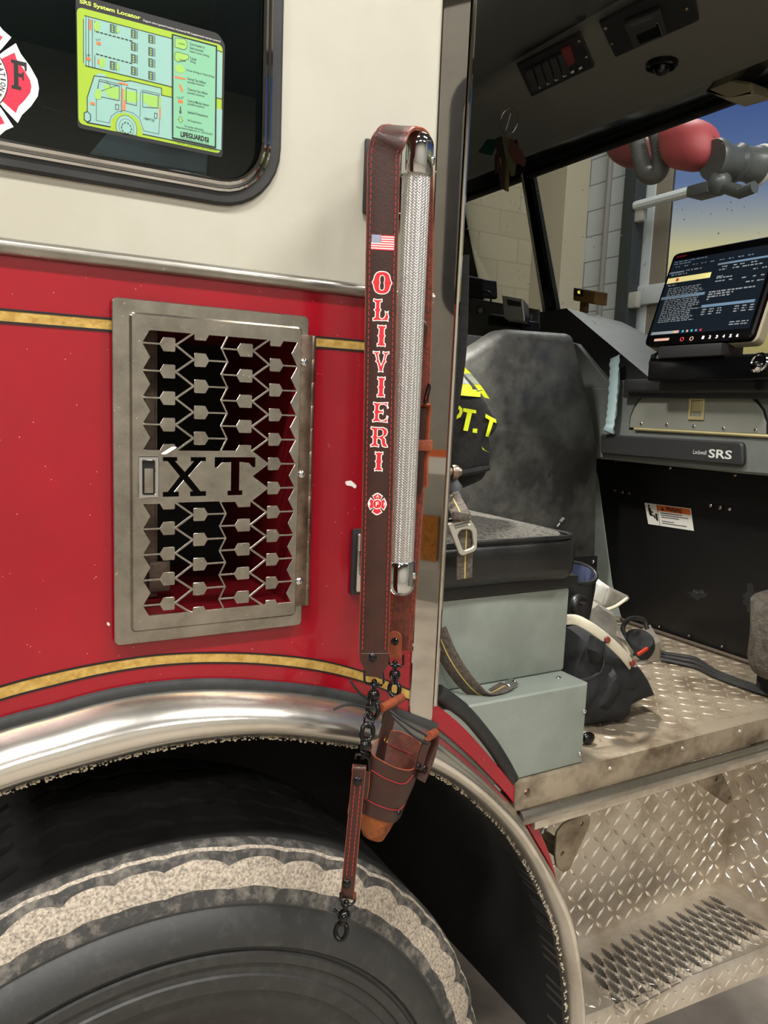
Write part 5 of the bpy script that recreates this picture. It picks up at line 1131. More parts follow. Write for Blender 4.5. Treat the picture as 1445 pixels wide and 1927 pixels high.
# ================================================================= driver-side dash seen over the engine cover
drv = thing('driver_panel', 'grey driver side instrument panel with chrome rimmed sockets beyond the engine cover', 'instrument panel', P(920, 600, 'X', 1.62))
XG = 1.66
xplate('panel_face', [(820, 560), (893, 562), (1016, 583), (1016, 640), (820, 640)], XG, .01, 'dash_grey', drv)
mb = MB(); mb.plate(rrect(-.016, -.014, .012, .014, .005), [circle(0, 0, .009, 16)], D(901, 583, XG-.012), UD, ZA, th=.003, ch=.001); mb.build('socket_plate', 'chrome', drv, label='chrome socket plate')
mb = MB(); mb.lathe([(0, 0), (.009, 0), (.010, .006), (.006, .008), (0, .006)], D(905, 584, XG-.010), (-1, 0, 0), n=18); mb.build('socket_cap', mat('cap_beige', rgb(170, 160, 150), .5), drv)
mb = MB(); mb.plate(rrect(-.01, -.014, .008, .014, .005), (), D(880, 586, XG-.012), UD, ZA, th=.003, ch=.001); mb.build('socket_plate', 'chrome', drv)
mb = MB(); mb.lathe([(0, 0), (.010, 0), (.008, .003), (0, .003)], D(998, 597, XG-.011), (-1, 0, 0), n=18); mb.build('round_button', 'cab_grey', drv)
rad_ = thing('radio_speaker', 'black box with a curved cable on the driver side panel by the pillar', 'speaker', D(890, 540, 1.60))
mb = MB(); a = DW([(860, 516), (907, 525), (909, 557), (905, 560), (860, 556)], 1.58); mb.plate(rpoly(a, .004), (), (1.64, 0, 0), UD, ZA, th=.06, ch=.004); mb.build('box', 'dash_dark', rad_)
mb = MB(); mb.tube(spline([D(905, 550, 1.58), D(918, 549, 1.59), D(924, 556, 1.60), D(923, 568, 1.62)], 5), .0035, n=8); mb.build('cable', 'black', rad_)
dsp = thing('display_unit', 'small black display unit with a bright metal front on the engine cover', 'display', D(965, 600, 1.50))
fr_ = [D(*q, 1.45) for q in [(951, 599), (988, 604), (984, 563), (946, 556)]]; bk_ = [p+Vector((.07, .06, -.005)) for p in fr_]
mb = MB(); mb.faces(fr_+bk_, [(3, 2, 1, 0), (4, 5, 6, 7), (0, 1, 5, 4), (1, 2, 6, 5), (2, 3, 7, 6), (3, 0, 4, 7)]); mb.build('box', 'dark_panel', dsp)
mb = MB(); l = [D(*q, 1.449) for q in [(951, 599), (988, 604), (984, 563), (946, 556)]]; mb.plate([(-p.y, p.z) for p in l], [], (1.449, 0, 0), UD, ZA, th=.004, ch=.001); fp = mb.build('front_plate', 'pale_metal', dsp, label='bright metal front plate')
mb = MB(); a = DW([(955, 574), (980, 577), (979, 568), (953, 563)], 1.444); mb.plate(a, (), (1.445, 0, 0), UD, ZA, th=.001); mb.build('display_window', 'dash_dark', fp)
mb = MB(); l = [D(*q, 1.50) for q in [(915, 612), (985, 622), (985, 604), (918, 590)]]; mb.plate([(-p.y, p.z) for p in l], (), (1.56, 0, 0), UD, ZA, th=.06, ch=.006); mb.build('bracket', 'black', dsp)
# ================================================================= windshield, post, header, overhead console
XW0, ZW0 = 1.84, P(1035, 582, 'X', 1.84).z
XW1 = 1.70; ZW1 = P(1300, 222, 'X', 1.70).z
VW = Vector((XW1-XW0, 0, ZW1-ZW0)); HW = VW.length; VW.normalize(); NW = UD.cross(VW)
OW = Vector((XW0, 0, ZW0))
ws = thing('windshield', 'dusty raked windshield glass with black edge and centre post', 'windshield', (1.8, .8, ZW0))
mb = MB(); mb.plate([(-2.1, -.12), (.12, -.12), (.12, HW+.02), (-2.1, HW+.02)], (), OW, UD, VW, th=.004); mb.build('glass', glass('windshield_glass', (.93, .95, .95, 1), 0, specks=(40, .07), refl=1.25), ws)
pb, pt = PL(1038, 590, OW, NW), PL(992, 318, OW, NW)
mb = MB(); mb.sweep([pb-NW*-.004, pt-NW*-.004], [(-.030, -.02), (-.026, .012), (0, .022), (.026, .012), (.030, -.02)], up=tuple(NW), scale=[1., .80]); mb.build('centre_post', 'gloss_black', ws, label='black centre post')
mb = MB(); hh = PL(1300, 222, OW, NW); mb.tube([Vector((hh.x-.006, -.12, hh.z)), Vector((hh.x-.006, 2.1, hh.z))], .010, n=8); mb.build('top_seal', 'rubber', ws, label='black rubber seal along the top')
oc = thing('overhead_console', 'grey overhead console with two black switch panels above the windshield', 'overhead console', (1.4, .5, 2.2))
XL_, XU_ = 1.53, 1.18
ZL_, ZU_ = P(1300, 158, 'X', XL_).z, P(1150, 35, 'X', XU_).z
prof = [(XW1+.04, hh.z+.03), (XW1-.004, hh.z+.006), (XW1-.03, hh.z+.012), (XL_+.03, ZL_-.0), (XL_+.006, ZL_-.004), (XL_-.012, ZL_+.002), (XL_-.03, ZL_+.010), (XU_+.02, ZU_-.004), (XU_, ZU_+.004), (XU_-.01, ZU_+.02), (XU_-.01, ZU_+.30), (XW1+.04, ZU_+.30)]
ye = .02
mb = MB(); n = len(prof); V = []
for y in (ye, 2.1): V += [(q[0], y, q[1]) for q in prof]
for i in range(n-1):
    mb.mi = 1 if i < 3 else 0; mb.faces([V[i], V[i+1], V[n+i+1], V[n+i]], [(0, 1, 2, 3)])
mb.mi = 0; mb.faces(V[:n], [tuple(range(n))]); bmesh.ops.remove_doubles(mb.bm, verts=mb.bm.verts[:], dist=1e-6)
mb.build('console_shell', [mat('console_grey', rgb(96, 96, 88), .6, bump=.08, bscale=220), mat('visor_black', rgb(26, 26, 26), .14, coat=.3)], oc, smooth=50)
pA, pB = Vector((XL_-.03, 0, ZL_+.010)), Vector((XU_+.02, 0, ZU_-.004)); VO = (pB-pA).normalized(); NO = UD.cross(VO).normalized()
if NO.z > 0: NO = -NO
UO = VO.cross(NO).normalized()
def O(px, py): q = PL(px, py, pA, NO)-pA; return (q.dot(UO), q.dot(VO))
def oplate(name, l, th, m, parent, ch=.0015, r=.004, off=0., label=None, holes=()):
    mb = MB(); mb.plate(rpoly([O(*q) for q in l], r), [[O(*q) for q in h] for h in holes], pA+NO*off, UO, VO, th=th, ch=ch); return mb.build(name, m, parent, label=label)
sw = oplate('switch_panel', [(972, 119), (1091, 57), (1119, 121), (1000, 178)], .006, 'dark_panel', oc, label='black switch panel with a red rocker')
for k in range(6):
    t = k/5; bx, by = 990+74*t, 128-38*t
    oplate('rocker_switch', [(bx+0, by-2), (bx+12, by-8), (bx+24, by+30), (bx+12, by+36)], .006, 'screen_red' if False else ('red_rocker' if k == 5 else 'dash_dark'), sw, off=.006, r=.001, ch=.001, label='red rocker switch' if k == 5 else None) if k < 5 else oplate('rocker_switch', [(1056, 85), (1074, 77), (1083, 106), (1070, 115)], .007, mat('red_rocker', rgb(104, 26, 26), .6), sw, off=.006, r=.001, ch=.001, label='red rocker switch')
for k in range(6):
    x, y = 1017+15*k, 159-7.2*k; oplate('switch_legend', [(x-3, y-1), (x+3, y-4), (x+4, y), (x-2, y+3)], .0004, 'grey_print', sw, off=.0063, r=0.0003, ch=0)
for px, py in ((1089, 71), (1103, 101)):
    mb = MB(); q = O(px, py); mb.screw(pA+UO*q[0]+VO*q[1]+NO*.006, NO, .005); mb.build('screw', 'hinge_steel', sw)
s2_ = oplate('meter_panel', [(1127, 38), (1300, -52), (1316, 33), (1158, 103)], .006, 'dark_panel', oc, label='black panel with a recessed meter')
oplate('meter_body', [(1175, 33), (1243, 5), (1256, 52), (1194, 79)], .008, 'dash_dark', s2_, off=.006, r=.002)
oplate('meter_window', [(1198, 53), (1237, 36), (1243, 52), (1205, 68)], .002, 'gloss_black', s2_, off=.014, r=.001, ch=.0005)
oplate('meter_glint', [(1235, 27), (1239, 25), (1247, 50), (1243, 53)], .003, 'chrome', s2_, off=.014, r=.0005, ch=.0005)
q = O(1190, 33); q2 = O(1228, 14)
mb = MB(); a = Vector(O(1190, 36)); b = Vector(O(1230, 19)); d = (b-a).normalized(); u3 = UO*d.x+VO*d.y; v3 = NO.cross(u3); mb.text('VOLTMETER', 0, 0, (b-a).length, .008, pA+UO*a.x+VO*a.y+NO*.0142, u3, v3); mb.build('meter_lettering', mat('dim_print', rgb(120, 120, 116), .6), s2_, smooth=0, fix=False)
for px, py in ((1139, 47), (1151, 76), (1292, 10)):
    mb = MB(); q = O(px, py); mb.screw(pA+UO*q[0]+VO*q[1]+NO*.006, NO, .005); mb.build('screw', 'hinge_steel', s2_)
mb = MB(); q = O(1093, 32); mb.lathe([(0, 0), (.010, 0), (.009, .003), (0, .004)], pA+UO*q[0]+VO*q[1], NO, n=16); mb.build('button_plug', 'black', oc)
# oval lamp / speaker
sp_c = O(1246, 118); ea, eb = Vector(O(1288, 112))-Vector(sp_c), Vector(O(1247, 137))-Vector(sp_c)
mb = MB(); rr_ = .034; cpt = pA+UO*sp_c[0]+VO*sp_c[1]
mb.lathe([(0, .004), (rr_*.75, .006), (rr_*.82, .012), (rr_, .010), (rr_*1.02, 0)][::-1], cpt, NO, n=32); lamp_ = mb.build('map_lamp', 'gloss_black', oc, smooth=60, label='round black map lamp')
mb = MB(); mb.ball(cpt+NO*.006, rr_*.6, (1, 1, 1), n=20); mb.build('lamp_ball', 'gloss_black', lamp_, smooth=60)
hb_ = thing('visor_clip', 'beige plastic sensor box on the header above the windshield', 'sensor box', P(1365, 165, 'X', 1.6))
XB = 1.60
l = [D(*q, XB) for q in [(1325, 170), (1362, 146), (1412, 154), (1418, 176), (1370, 190)]]; mb = MB(); mb.plate(rpoly([(-p.y, p.z) for p in l], .004), (), (XB+.06, 0, 0), UD, ZA, th=.06, ch=.006); mb.build('box', mat('dim_beige', rgb(150, 144, 118), .6), hb_)
l = [D(*q, XB-.002) for q in [(1341, 146), (1349, 140), (1357, 142), (1356, 150), (1344, 152)]]; mb = MB(); mb.plate([(-p.y, p.z) for p in l], (), (XB+.02, 0, 0), UD, ZA, th=.02); mb.build('tab', mat('tab_tan', rgb(176, 150, 120), .6), hb_)
# ceiling and cab shell
sh = thing('cab_lining', 'dark grey cab roof lining and rear partition', 'cab lining', (.8, 1., 2.3))
mb = MB(); mb.box((.45, .03, ZU_+.02), (XU_+.02, 2.1, ZU_+.05)); mb.build('roof_lining', 'ceiling_grey', sh)
mb = MB(); mb.box((.45, .09, ZB), (.47, 2.1, ZU_+.03)); mb.build('rear_partition', 'dark', sh)
mb = MB(); mb.box((.45, 2.1, .60), (1.85, 2.13, 1.86)); mb.box((.45, 2.1, 1.86), (1.35, 2.13, ZU_+.3)); mb.build('driver_door', 'dash_dark', sh)
dl = thing('cab_fill_lamp', 'added unseen round lamp on the cab roof lining behind the pillar', 'lamp', (.85, .50, ZU_+.01))  # added lamp, kept out of view; brightens the upper engine cover
mb = MB(); mb.lathe([(0, -.018), (.05, -.016), (.06, -.004), (.06, .01)], (.85, .50, ZU_+.008), ZA, n=24); mb.build('lens', mat('fill_lens', rgb(240, 236, 226), .5, emit=((1, .96, .88, 1), 4.)), dl)
l = bpy.data.lights.new('cab_fill', 'AREA'); l.shape = 'DISK'; l.size = .12; l.energy = 10; l.spread = math.radians(105); l.color = (1, .97, .9); o_l = bpy.data.objects.new('cab_fill', l); o_l.location = (.85, .50, ZU_-.02); col.objects.link(o_l)  # light of the added lamp, falling on engine cover and seat
# ================================================================= keys
keys = thing('key_bunch', 'bunch of keys with coloured tags on a wire ring below the overhead console', 'keys', P(958, 230, 'X', 1.25))
XQ = 1.25
kc = D(958, 228, XQ); mb = MB(); mb.torus(kc, Vector((-.8, -.5, .0)), .031, .0012, n=30, sx=.74, sdir=Vector((.5, -.8, 0))); mb.tube([D(952, 245, XQ), D(961, 213, XQ)], .0008, n=6); mb.build('wire_ring', 'chrome', keys, smooth=60)
mat('key_green', rgb(10, 50, 38), .6); mat('key_red', rgb(64, 18, 16), .65); mat('key_gold', rgb(90, 74, 36), .5, .6); mat('key_brown', rgb(34, 24, 18), .7); mat('key_yel', rgb(62, 58, 24), .7)
def kplate(name, l, m, X, ang=0., hole=None):
    c = sum((D(*q, X) for q in l), Vector())/len(l); o = [(-(D(*q, X)-c).y, (D(*q, X)-c).z) for q in l]
    u = Vector((math.sin(ang), -math.cos(ang), 0)); mb = MB(); mb.plate(rpoly(o, .004), (), c, u, ZA, th=.0025, ch=.0006); return mb.build(name, m, keys)
kplate('key_tag', [(904, 288), (918, 262), (936, 262), (925, 293)], 'key_green', XQ, .2); kplate('key_tag', [(966, 262), (978, 280), (985, 300), (982, 312), (970, 306), (962, 285)], 'key_red', XQ, .5)
kplate('key', [(936, 262), (945, 256), (950, 300), (948, 356), (942, 356), (938, 310)], 'key_brown', XQ-.005, .3); kplate('key', [(930, 290), (940, 285), (941, 325), (930, 326)], 'key_red', XQ-.01, -.3)
kplate('key', [(952, 260), (964, 262), (968, 300), (965, 330), (960, 332), (956, 290)], 'key_yel', XQ-.004, .6); kplate('key', [(944, 300), (956, 300), (954, 360), (948, 358)], 'key_gold', XQ+.004, .9)
kplate('key', [(966, 264), (974, 262), (980, 284), (972, 292), (964, 280)], 'key_gold', XQ+.006, -.2)
# ================================================================= things on the cab floor
boot = thing('rubber_boot', 'black rubber boot with dark blue lining standing behind the grey seat box', 'boot', P(1090, 1240, 'Z', ZF))
YB = .235
bt = [P(*q) for q in ()]
def ring(cx_, cy_, w_, Y, n=20, dep=.6):
    c = P(cx_, cy_, 'Y', Y); r = (P(cx_+w_, cy_, 'Y', Y)-c).length; return [c+Vector((r*math.cos(2*PI*k/n), r*dep*math.sin(2*PI*k/n), 0)) for k in range(n)]
r0, r1_, r2_, r3_ = ring(1088, 1078, 30, YB), ring(1085, 1110, 30, YB), ring(1078, 1165, 27, YB), ring(1076, 1220, 26, YB)
for i, R_ in enumerate((r0, r1_)):
    for p in R_: p.z += -.030*(p.y-YB)/.05*.0+.018*((p.y-YB)/.03) if i == 0 else 0
n = 20; mb = MB(); V = r3_+r2_+r1_+r0; mb.faces(V, [(i*n+k, i*n+(k+1) % n, (i+1)*n+(k+1) % n, (i+1)*n+k) for i in range(3) for k in range(n)]); mb.build('boot_shaft', mat('boot_rubber', rgb(24, 25, 26), .4, bump=.1, bscale=60), boot, smooth=70)
mb = MB(); ri = inset(r0, .88); rb = inset(r1_, .8, -.03); mb.faces(r0+ri+rb, [(k, (k+1) % n, n+(k+1) % n, n+k) for k in range(n)]+[(n+k, n+(k+1) % n, 2*n+(k+1) % n, 2*n+k) for k in range(n)]+[tuple(range(2*n, 3*n))]); mb.build('lining', mat('boot_blue', rgb(30, 38, 66), .8), boot, smooth=70, label='dark blue lining')
mb = MB(); mb.tube(r0, .004, closed=True, n=8); mb.build('rim', 'boot_rubber', boot, smooth=60)
mb = MB(); mb.tube(spline([P(1096, 1130, 'Y', YB-.04), P(1084, 1128, 'Y', YB-.055), P(1080, 1145, 'Y', YB-.06), P(1084, 1164, 'Y', YB-.05), P(1092, 1168, 'Y', YB-.04)], 4), .010, n=8); mb.build('pull_loop', 'boot_rubber', boot, smooth=70)
mb = MB(); c = P(1060, 1245, 'Y', YB); mb.ball((c.x+.02, c.y-.03, ZF+.05), .05, (1.5, .9, 1), n=16); mb.build('boot_foot', 'boot_rubber', boot, smooth=70)
# crumpled bag with paper
pb_ = thing('paper_bag', 'crumpled grey and white plastic bag with printed paper beside the boot', 'bag', P(1140, 1230, 'Z', ZF))
def crumple(name, l, Y, dep, m, parent, wob=.02, ws_=28., label=None, smooth=25):
    mb = MB(); mb.puff([W(*q, Y) for q in l], (0, Y, 0), XA, ZA, dep, rings=6, wob=wob, ws=ws_); return mb.build(name, m, parent, smooth=smooth, label=label)
mat('bag_grey', rgb(150, 146, 136), .7, c2=rgb(120, 116, 108), nscale=12); mat('bag_cream', rgb(206, 198, 176), .7)
crumple('bag_body', [(1100, 1140), (1112, 1128), (1136, 1142), (1150, 1165), (1168, 1205), (1186, 1235), (1188, 1255), (1160, 1240), (1120, 1210), (1096, 1180)], .30, .03, 'bag_grey', pb_, label='grey crumpled bag')
crumple('paper_sheet', [(1112, 1092), (1124, 1088), (1150, 1108), (1182, 1122), (1180, 1130), (1158, 1142), (1135, 1146), (1110, 1128), (1108, 1110)], .40, .012, 'paper', pb_, wob=.01, label='white printed paper')
crumple('paper_fold', [(1146, 1104), (1180, 1120), (1182, 1126), (1160, 1140), (1140, 1146), (1134, 1138)], .385, .008, 'bag_grey', pb_, wob=.008)
mb = MB(); mb.tube(spline([P(1180, 1126, 'Y', .375), P(1158, 1141, 'Y', .372), P(1136, 1149, 'Y', .372)], 5), .004, n=6); mb.build('bag_edge', 'bag_cream', pb_, smooth=60)
mb = MB(); mb.tube(spline([P(1136, 1150, 'Y', .285), P(1150, 1175, 'Y', .28), P(1170, 1208, 'Y', .275), P(1182, 1232, 'Y', .27)], 5), .006, n=6); mb.build('bag_edge', 'bag_cream', pb_, smooth=60)
# black duffel with cream edge
duf = thing('duffel_bag', 'black fabric bag with cream trimmed opening and red studs slumped on the floor plate', 'bag', P(1130, 1330, 'Z', ZF))
mat('bag_black', rgb(24, 25, 27), .8, c2=rgb(34, 35, 37), nscale=9, bump=.3, bscale=30)
crumple('bag_body', [(1066, 1180), (1080, 1176), (1112, 1186), (1140, 1205), (1168, 1232), (1192, 1262), (1198, 1290), (1180, 1304), (1150, 1320), (1142, 1350), (1128, 1366), (1100, 1368), (1060, 1360), (1050, 1280)], .16, .075, 'bag_black', duf, wob=.035, ws_=14., label='slumped black bag body', smooth=50)
crumple('side_pocket', [(1112, 1310), (1130, 1260), (1140, 1250), (1162, 1272), (1150, 1300), (1128, 1335), (1110, 1328)], .115, .03, 'bag_black', duf, wob=.01, label='folded side pocket')
crumple('carry_flap', [(1110, 1195), (1128, 1196), (1130, 1230), (1125, 1250), (1110, 1248), (1104, 1220)], .10, .02, 'bag_black', duf, wob=.01)
sp = spline([P(1066, 1166, 'Y', .105), P(1085, 1167, 'Y', .10), P(1110, 1180, 'Y', .09), P(1140, 1202, 'Y', .085), P(1168, 1228, 'Y', .085), P(1186, 1250, 'Y', .09), P(1195, 1264, 'Y', .10)], 5)
mb = MB(); mb.ribbon(sp, [(VU*-.85-VR*.45).normalized()]*len(sp), .0185, .004); mb.build('trim_edge', 'bag_cream', duf, smooth=60, label='cream trim along the opening')
for px, py in ((1143, 1204), (1190, 1248)):
    mb = MB(); mb.lathe([(0, 0), (.0065, 0), (.005, .002), (0, .0025)], P(px, py, 'Y', .079), Vector((-.3, -.85, .3)), n=14); mb.build('stud', mat('stud_red', rgb(110, 40, 30), .4) if 'stud_red' not in M else 'stud_red', duf, label='dark red stud')
mb = MB(); mb.tube(spline([P(1138, 1225, 'Y', .08), P(1132, 1260, 'Y', .075), P(1112, 1276, 'Y', .075), P(1085, 1282, 'Y', .08)], 5), .003, n=6); mb.build('draw_cord', 'black', duf)
mb = MB(); c = P(1107, 1378, 'Y', .06); mb.ball((c.x, .06, ZF+.012), .012, (1.3, .8, .9), n=10); mb.build('cord_lock', 'gloss_black', duf, smooth=60)
# foot switch on a wedge
fs = thing('foot_switch', 'round black foot switch with a red reflector on a diamond plate wedge', 'foot switch', P(1205, 1235, 'Z', ZF))
w4 = [P(1186, 1254, 'Z', ZF), P(1240, 1242, 'Z', ZF), P(1242, 1207, 'X', P(1240, 1242, 'Z', ZF).x), P(1184, 1240, 'Z', ZF+.008)]
sh_ = Vector((.10, .12, 0)); mb = MB(); mb.faces(w4+[p+sh_ for p in w4], [(0, 1, 2, 3), (7, 6, 5, 4), (3, 2, 6, 7), (1, 5, 6, 2), (0, 3, 7, 4), (0, 4, 5, 1)]); mb.build('wedge', 'aluminium', fs)
c = P(1203, 1207, 'Y', w4[0].y+.035); ax = Vector((-.30, -.50, .80)).normalized(); k_ = .038
mb = MB(); mb.lathe([(0, -.03), (k_*1.05, -.03), (k_*1.05, -.006), (k_*.95, .004), (k_*.8, .010), (k_*.75, .008), (k_*.3, .010), (0, .011)], c, ax, n=28); mb.build('switch_body', 'rubber', fs, smooth=50)
mb = MB(); mb.box((-.017, -.003, -.0035), (.017, .003, .0035), .001, Matrix.Translation(P(1209, 1226, 'Y', c.y-.034)) @ Matrix.Rotation(-.35, 4, 'Y') ); mb.build('reflector', mat('reflector_red', rgb(196, 60, 40), .4), fs, label='red reflector strip')
mb = MB(); mb.tube(spline([P(1176, 1200, 'Y', c.y), P(1172, 1180, 'Y', c.y+.01), P(1186, 1164, 'Y', c.y+.03), P(1210, 1166, 'Y', c.y+.03), P(1218, 1184, 'Y', c.y+.02)], 5), .006, n=8); mb.build('cable_loop', 'rubber', fs)
cb_ = thing('floor_cables', 'dark cables running along the floor from the foot switch to the kick panel', 'cable', P(1300, 1250, 'Z', ZF))
for o_ in (0, 6, 13):
    mb = MB(); mb.tube(spline([P(1244, 1228+o_, 'Z', ZF+.006), P(1275, 1233+o_*1.1, 'Z', ZF+.006), P(1310, 1240+o_*1.2, 'Z', ZF+.006), P(1345, 1262+o_*.8, 'Z', ZF+.006), P(1400, 1284+o_*.7, 'Z', ZF+.006), P(1450, 1300+o_*.7, 'Z', ZF+.006)], 5), .005, n=8); mb.build('cable', 'rubber', cb_)
# carpeted post at the hinge side
cp_ = thing('carpeted_grip', 'brown grey carpet wrapped around a post at the right edge of the doorway', 'padded post', P(1450, 1200, 'Y', .06))
c0_, c1_ = P(1490, 1128, 'Y', .05), P(1486, 1262, 'Y', .05); r_ = (P(1538, 1130, 'Y', .05)-c0_).length*.85
mb = MB(); ax_ = (c1_-c0_); h_l = ax_.length; mb.lathe([(r_*.72, .01), (r_*.86, -.002), (r_, .004), (r_*1.0, h_l*.5), (r_*1.05, h_l*.85), (r_*.95, h_l), (r_*.7, h_l+.006)], c0_, ax_, n=28); 
for v in mb.bm.verts: v.co += Vector((1, 1, 0))*.006*mnoise.noise(v.co*18)
mb.build('carpet', mat('carpet', rgb(92, 84, 74), .95, c2=rgb(62, 56, 50), nscale=60, bump=.8, bscale=220), cp_, smooth=60, fix=False)
mb = MB(); c2_ = P(1462, 1290, 'Y', .07); mb.lathe([(.03, -.16), (.03, .12)], (c2_.x+.01, .09, c2_.z), ZA, n=16); mb.build('post', 'dark', cp_)
# ================================================================= stickers on the side window
mat('lime', rgb(156, 188, 44), .4); mat('teal', rgb(142, 186, 176), .4); mat('legend_green', rgb(126, 186, 150), .4); mat('orange_print', rgb(214, 118, 60), .4); mat('pale_lime', rgb(150, 196, 92), .4); mat('grey_line', rgb(70, 84, 86), .5)
def SX(x, y): return W(140+x/4.983, y/4.983, -.0003)
stk = thing('srs_sticker', 'lime and teal SRS System Locator diagram sticker on the dark side window', 'sticker', (SX(700, 700)[0], 0, SX(700, 700)[1]))
SO = lambda k: (0, -.0003-.00012*k, 0)
def sp_(mb, l, k, mi=0, r=0.): 
    mb.mi = mi; o = [SX(*q) for q in l]; o = rpoly(o, r) if r else o; mb.plate(o, (), SO(k), th=.0001, back=False)
def sl(mb, pts, w, k, mi=0):                                   # polyline of width w (metres)
    mb.mi = mi; p = [Vector(SX(*q)) for q in pts]
    for a, b in zip(p[:-1], p[1:]):
        d = (b-a); 
        if d.length < 1e-6: continue
        d.normalize(); n = Vector((-d.y, d.x))*w/2; a2 = a-d*w*.3; b2 = b+d*w*.3
        mb.plate([tuple(a2-n), tuple(b2-n), tuple(b2+n), tuple(a2+n)], (), SO(k), th=.00005, back=False)
def stx(mb, s, x0, y0, x1, y1, cap, k, mi=0, bold=0.):
    a = SX(x0, y0); b = SX(x1, y1); h = SX(x0, y0-cap)[1]-a[1]; mb.mi = mi
    mb.text(s, a[0], a[1], b[0], a[1]+h, SO(k), th=.00005, bold=bold)
mb = MB(); sp_(mb, [(10, -60), (1345, 312), (1412, 415), (1388, 1478), (30, 1198)], 0, 0, .004); mb.build('backing', 'black_print', stk, smooth=0, fix=False)
mb = MB(); sp_(mb, [(22, 62), (1390, 425), (1372, 1442), (38, 1160)], 1, 0, .006); mb.build('panel', 'lime', stk, smooth=0, fix=False)
ST = ['teal', 'black_print', 'pale_lime', 'orange_print', 'grey_line', 'lime']
mb = MB()
LW = .0008
sp_(mb, [(82, 145), (1384, 485), (1381, 930), (82, 612)], 2, 0, .005)
sl(mb, [(95, 148), (1384, 487)], LW, 3, 1); sl(mb, [(105, 618), (1380, 930)], LW, 3, 1); sl(mb, [(84, 180), (84, 590)], LW*.8, 3, 1)
for x, a, b in ((108, 165, 625), (133, 172, 632), (168, 185, 640), (190, 195, 300), (190, 520, 640)): sl(mb, [(x, a), (x, b)], LW*.7, 3, 1)
sp_(mb, [(138, 182), (160, 188), (160, 288), (138, 282)], 3, 3)
sp_(mb, [(212+30*math.cos(k*PI/8), 246+48*math.sin(k*PI/8)) for k in range(16)], 3, 2); sp_(mb, [(262+30*math.cos(k*PI/8), 588+48*math.sin(k*PI/8)) for k in range(16)], 3, 2)
sp_(mb, [(218, 555), (232, 560), (232, 605), (218, 600)], 4, 3)
for k in range(9):
    for y0_ in (298, 508): x = 205+39*k; sl(mb, [(x, y0_+11.*k*.95), (x+22, y0_+11.*k*.95+6)], LW*1.5, 3, 1)
for x, y in ((226, 405), (130, 550)):
    sp_(mb, [(x-20, y-15), (x+22, y-6), (x+22, y+22), (x-20, y+13)], 4, 3)
    for d in (-18, -4, 10): sl(mb, [(x+d, y-24), (x+d*1.4, y-38)], LW*.6, 4, 1)
def seatic(x, y, arrow=False):
    sp_(mb, [(x-24, y-44), (x+22, y-32), (x+22, y+48), (x-24, y+36)], 3, 4)
    for j in range(3): sp_(mb, [(x-8, y-26+22*j), (x+6, y-22+22*j), (x+6, y-8+22*j), (x-8, y-12+22*j)], 4, 2)
    for d in (30, 38): sl(mb, [(x+d, y-28), (x+d, y+48)], LW*.7, 3, 4)
    if arrow: sp_(mb, [(x+38, y-20), (x+56, y-16), (x+56, y+16), (x+72, y+20), (x+48, y+50), (x+30, y+10), (x+38, y+12)], 4, 2)
for x, y, a in ((356, 268, 1), (356, 614, 1), (553, 318, 0), (553, 436, 0), (553, 548, 0), (553, 664, 0), (716, 366, 0), (716, 484, 0), (716, 588, 0), (716, 708, 0)): seatic(x, y, a)
mb.build('seating_plan', ST, stk, smooth=0, fix=False, label='teal seating plan at the top')
mb = MB()
sp_(mb, [(120, 915), (185, 712), (215, 700), (215, 685), (292, 700), (300, 725), (470, 765), (520, 758), (816, 828), (816, 893), (1384, 1030), (1376, 1410), (640, 1258), (630, 1200), (600, 1130), (545, 1080), (470, 1056), (400, 1072), (350, 1120), (335, 1188), (120, 1150)], 2, 0)
sl(mb, [(120, 1140), (120, 915), (185, 712), (300, 727), (470, 765), (520, 758), (816, 828), (816, 893), (915, 915)], LW, 3, 1)
sl(mb, [(205, 1130), (205, 880), (235, 745), (440, 795), (438, 1060)], LW*.7, 3, 4); sl(mb, [(205, 1130), (325, 1155), (345, 1090), (400, 1050), (470, 1038), (550, 1060), (610, 1110), (650, 1228), (790, 1258), (805, 1000), (795, 880), (640, 845), (618, 870), (615, 1100)], LW*.7, 3, 4)
sl(mb, [(120, 1150), (335, 1190)], LW*1.4, 3, 1); sl(mb, [(640, 1258), (1376, 1412)], LW*1.2, 3, 1)
sp_(mb, [(275, 790), (420, 830), (418, 935), (330, 915), (285, 860)], 3, 2); sp_(mb, [(485, 850), (580, 865), (605, 890), (600, 940), (570, 970), (485, 950)], 3, 2); sp_(mb, [(636, 880), (780, 905), (778, 1012), (700, 995), (640, 950)], 3, 2)
sp_(mb, [(223+34*math.cos(k*PI/8), 885+52*math.sin(k*PI/8)) for k in range(16)], 4, 2)
for l in ([(230, 760), (420, 808), (418, 945), (210, 900), (230, 760)], [(485, 822), (582, 845), (582, 992), (485, 968), (485, 822)], [(640, 862), (785, 895), (782, 1015), (640, 1005), (640, 862)], [(245, 855), (405, 800)], [(300, 755), (345, 825)], [(385, 980), (415, 985), (415, 1030), (385, 1025), (385, 980)], [(750, 1060), (775, 1066), (772, 1112), (748, 1106), (750, 1060)]): sl(mb, l, LW*.6, 4, 1 if len(l) > 2 else 4)
for l in ([(443, 830), (455, 832), (455, 1036), (443, 1034)], [(462, 945), (478, 948), (478, 1038), (462, 1036)], [(795, 1015), (808, 1018), (808, 1115), (795, 1112)], [(415, 768), (500, 790), (504, 806), (420, 785)], [(150, 955), (190, 962), (190, 990), (150, 982)]): sp_(mb, l, 4, 3)
sp_(mb, [(795, 905), (808, 908), (808, 1015), (795, 1012)], 4, 5); sp_(mb, [(462, 835), (478, 838), (478, 940), (462, 937)], 4, 5)
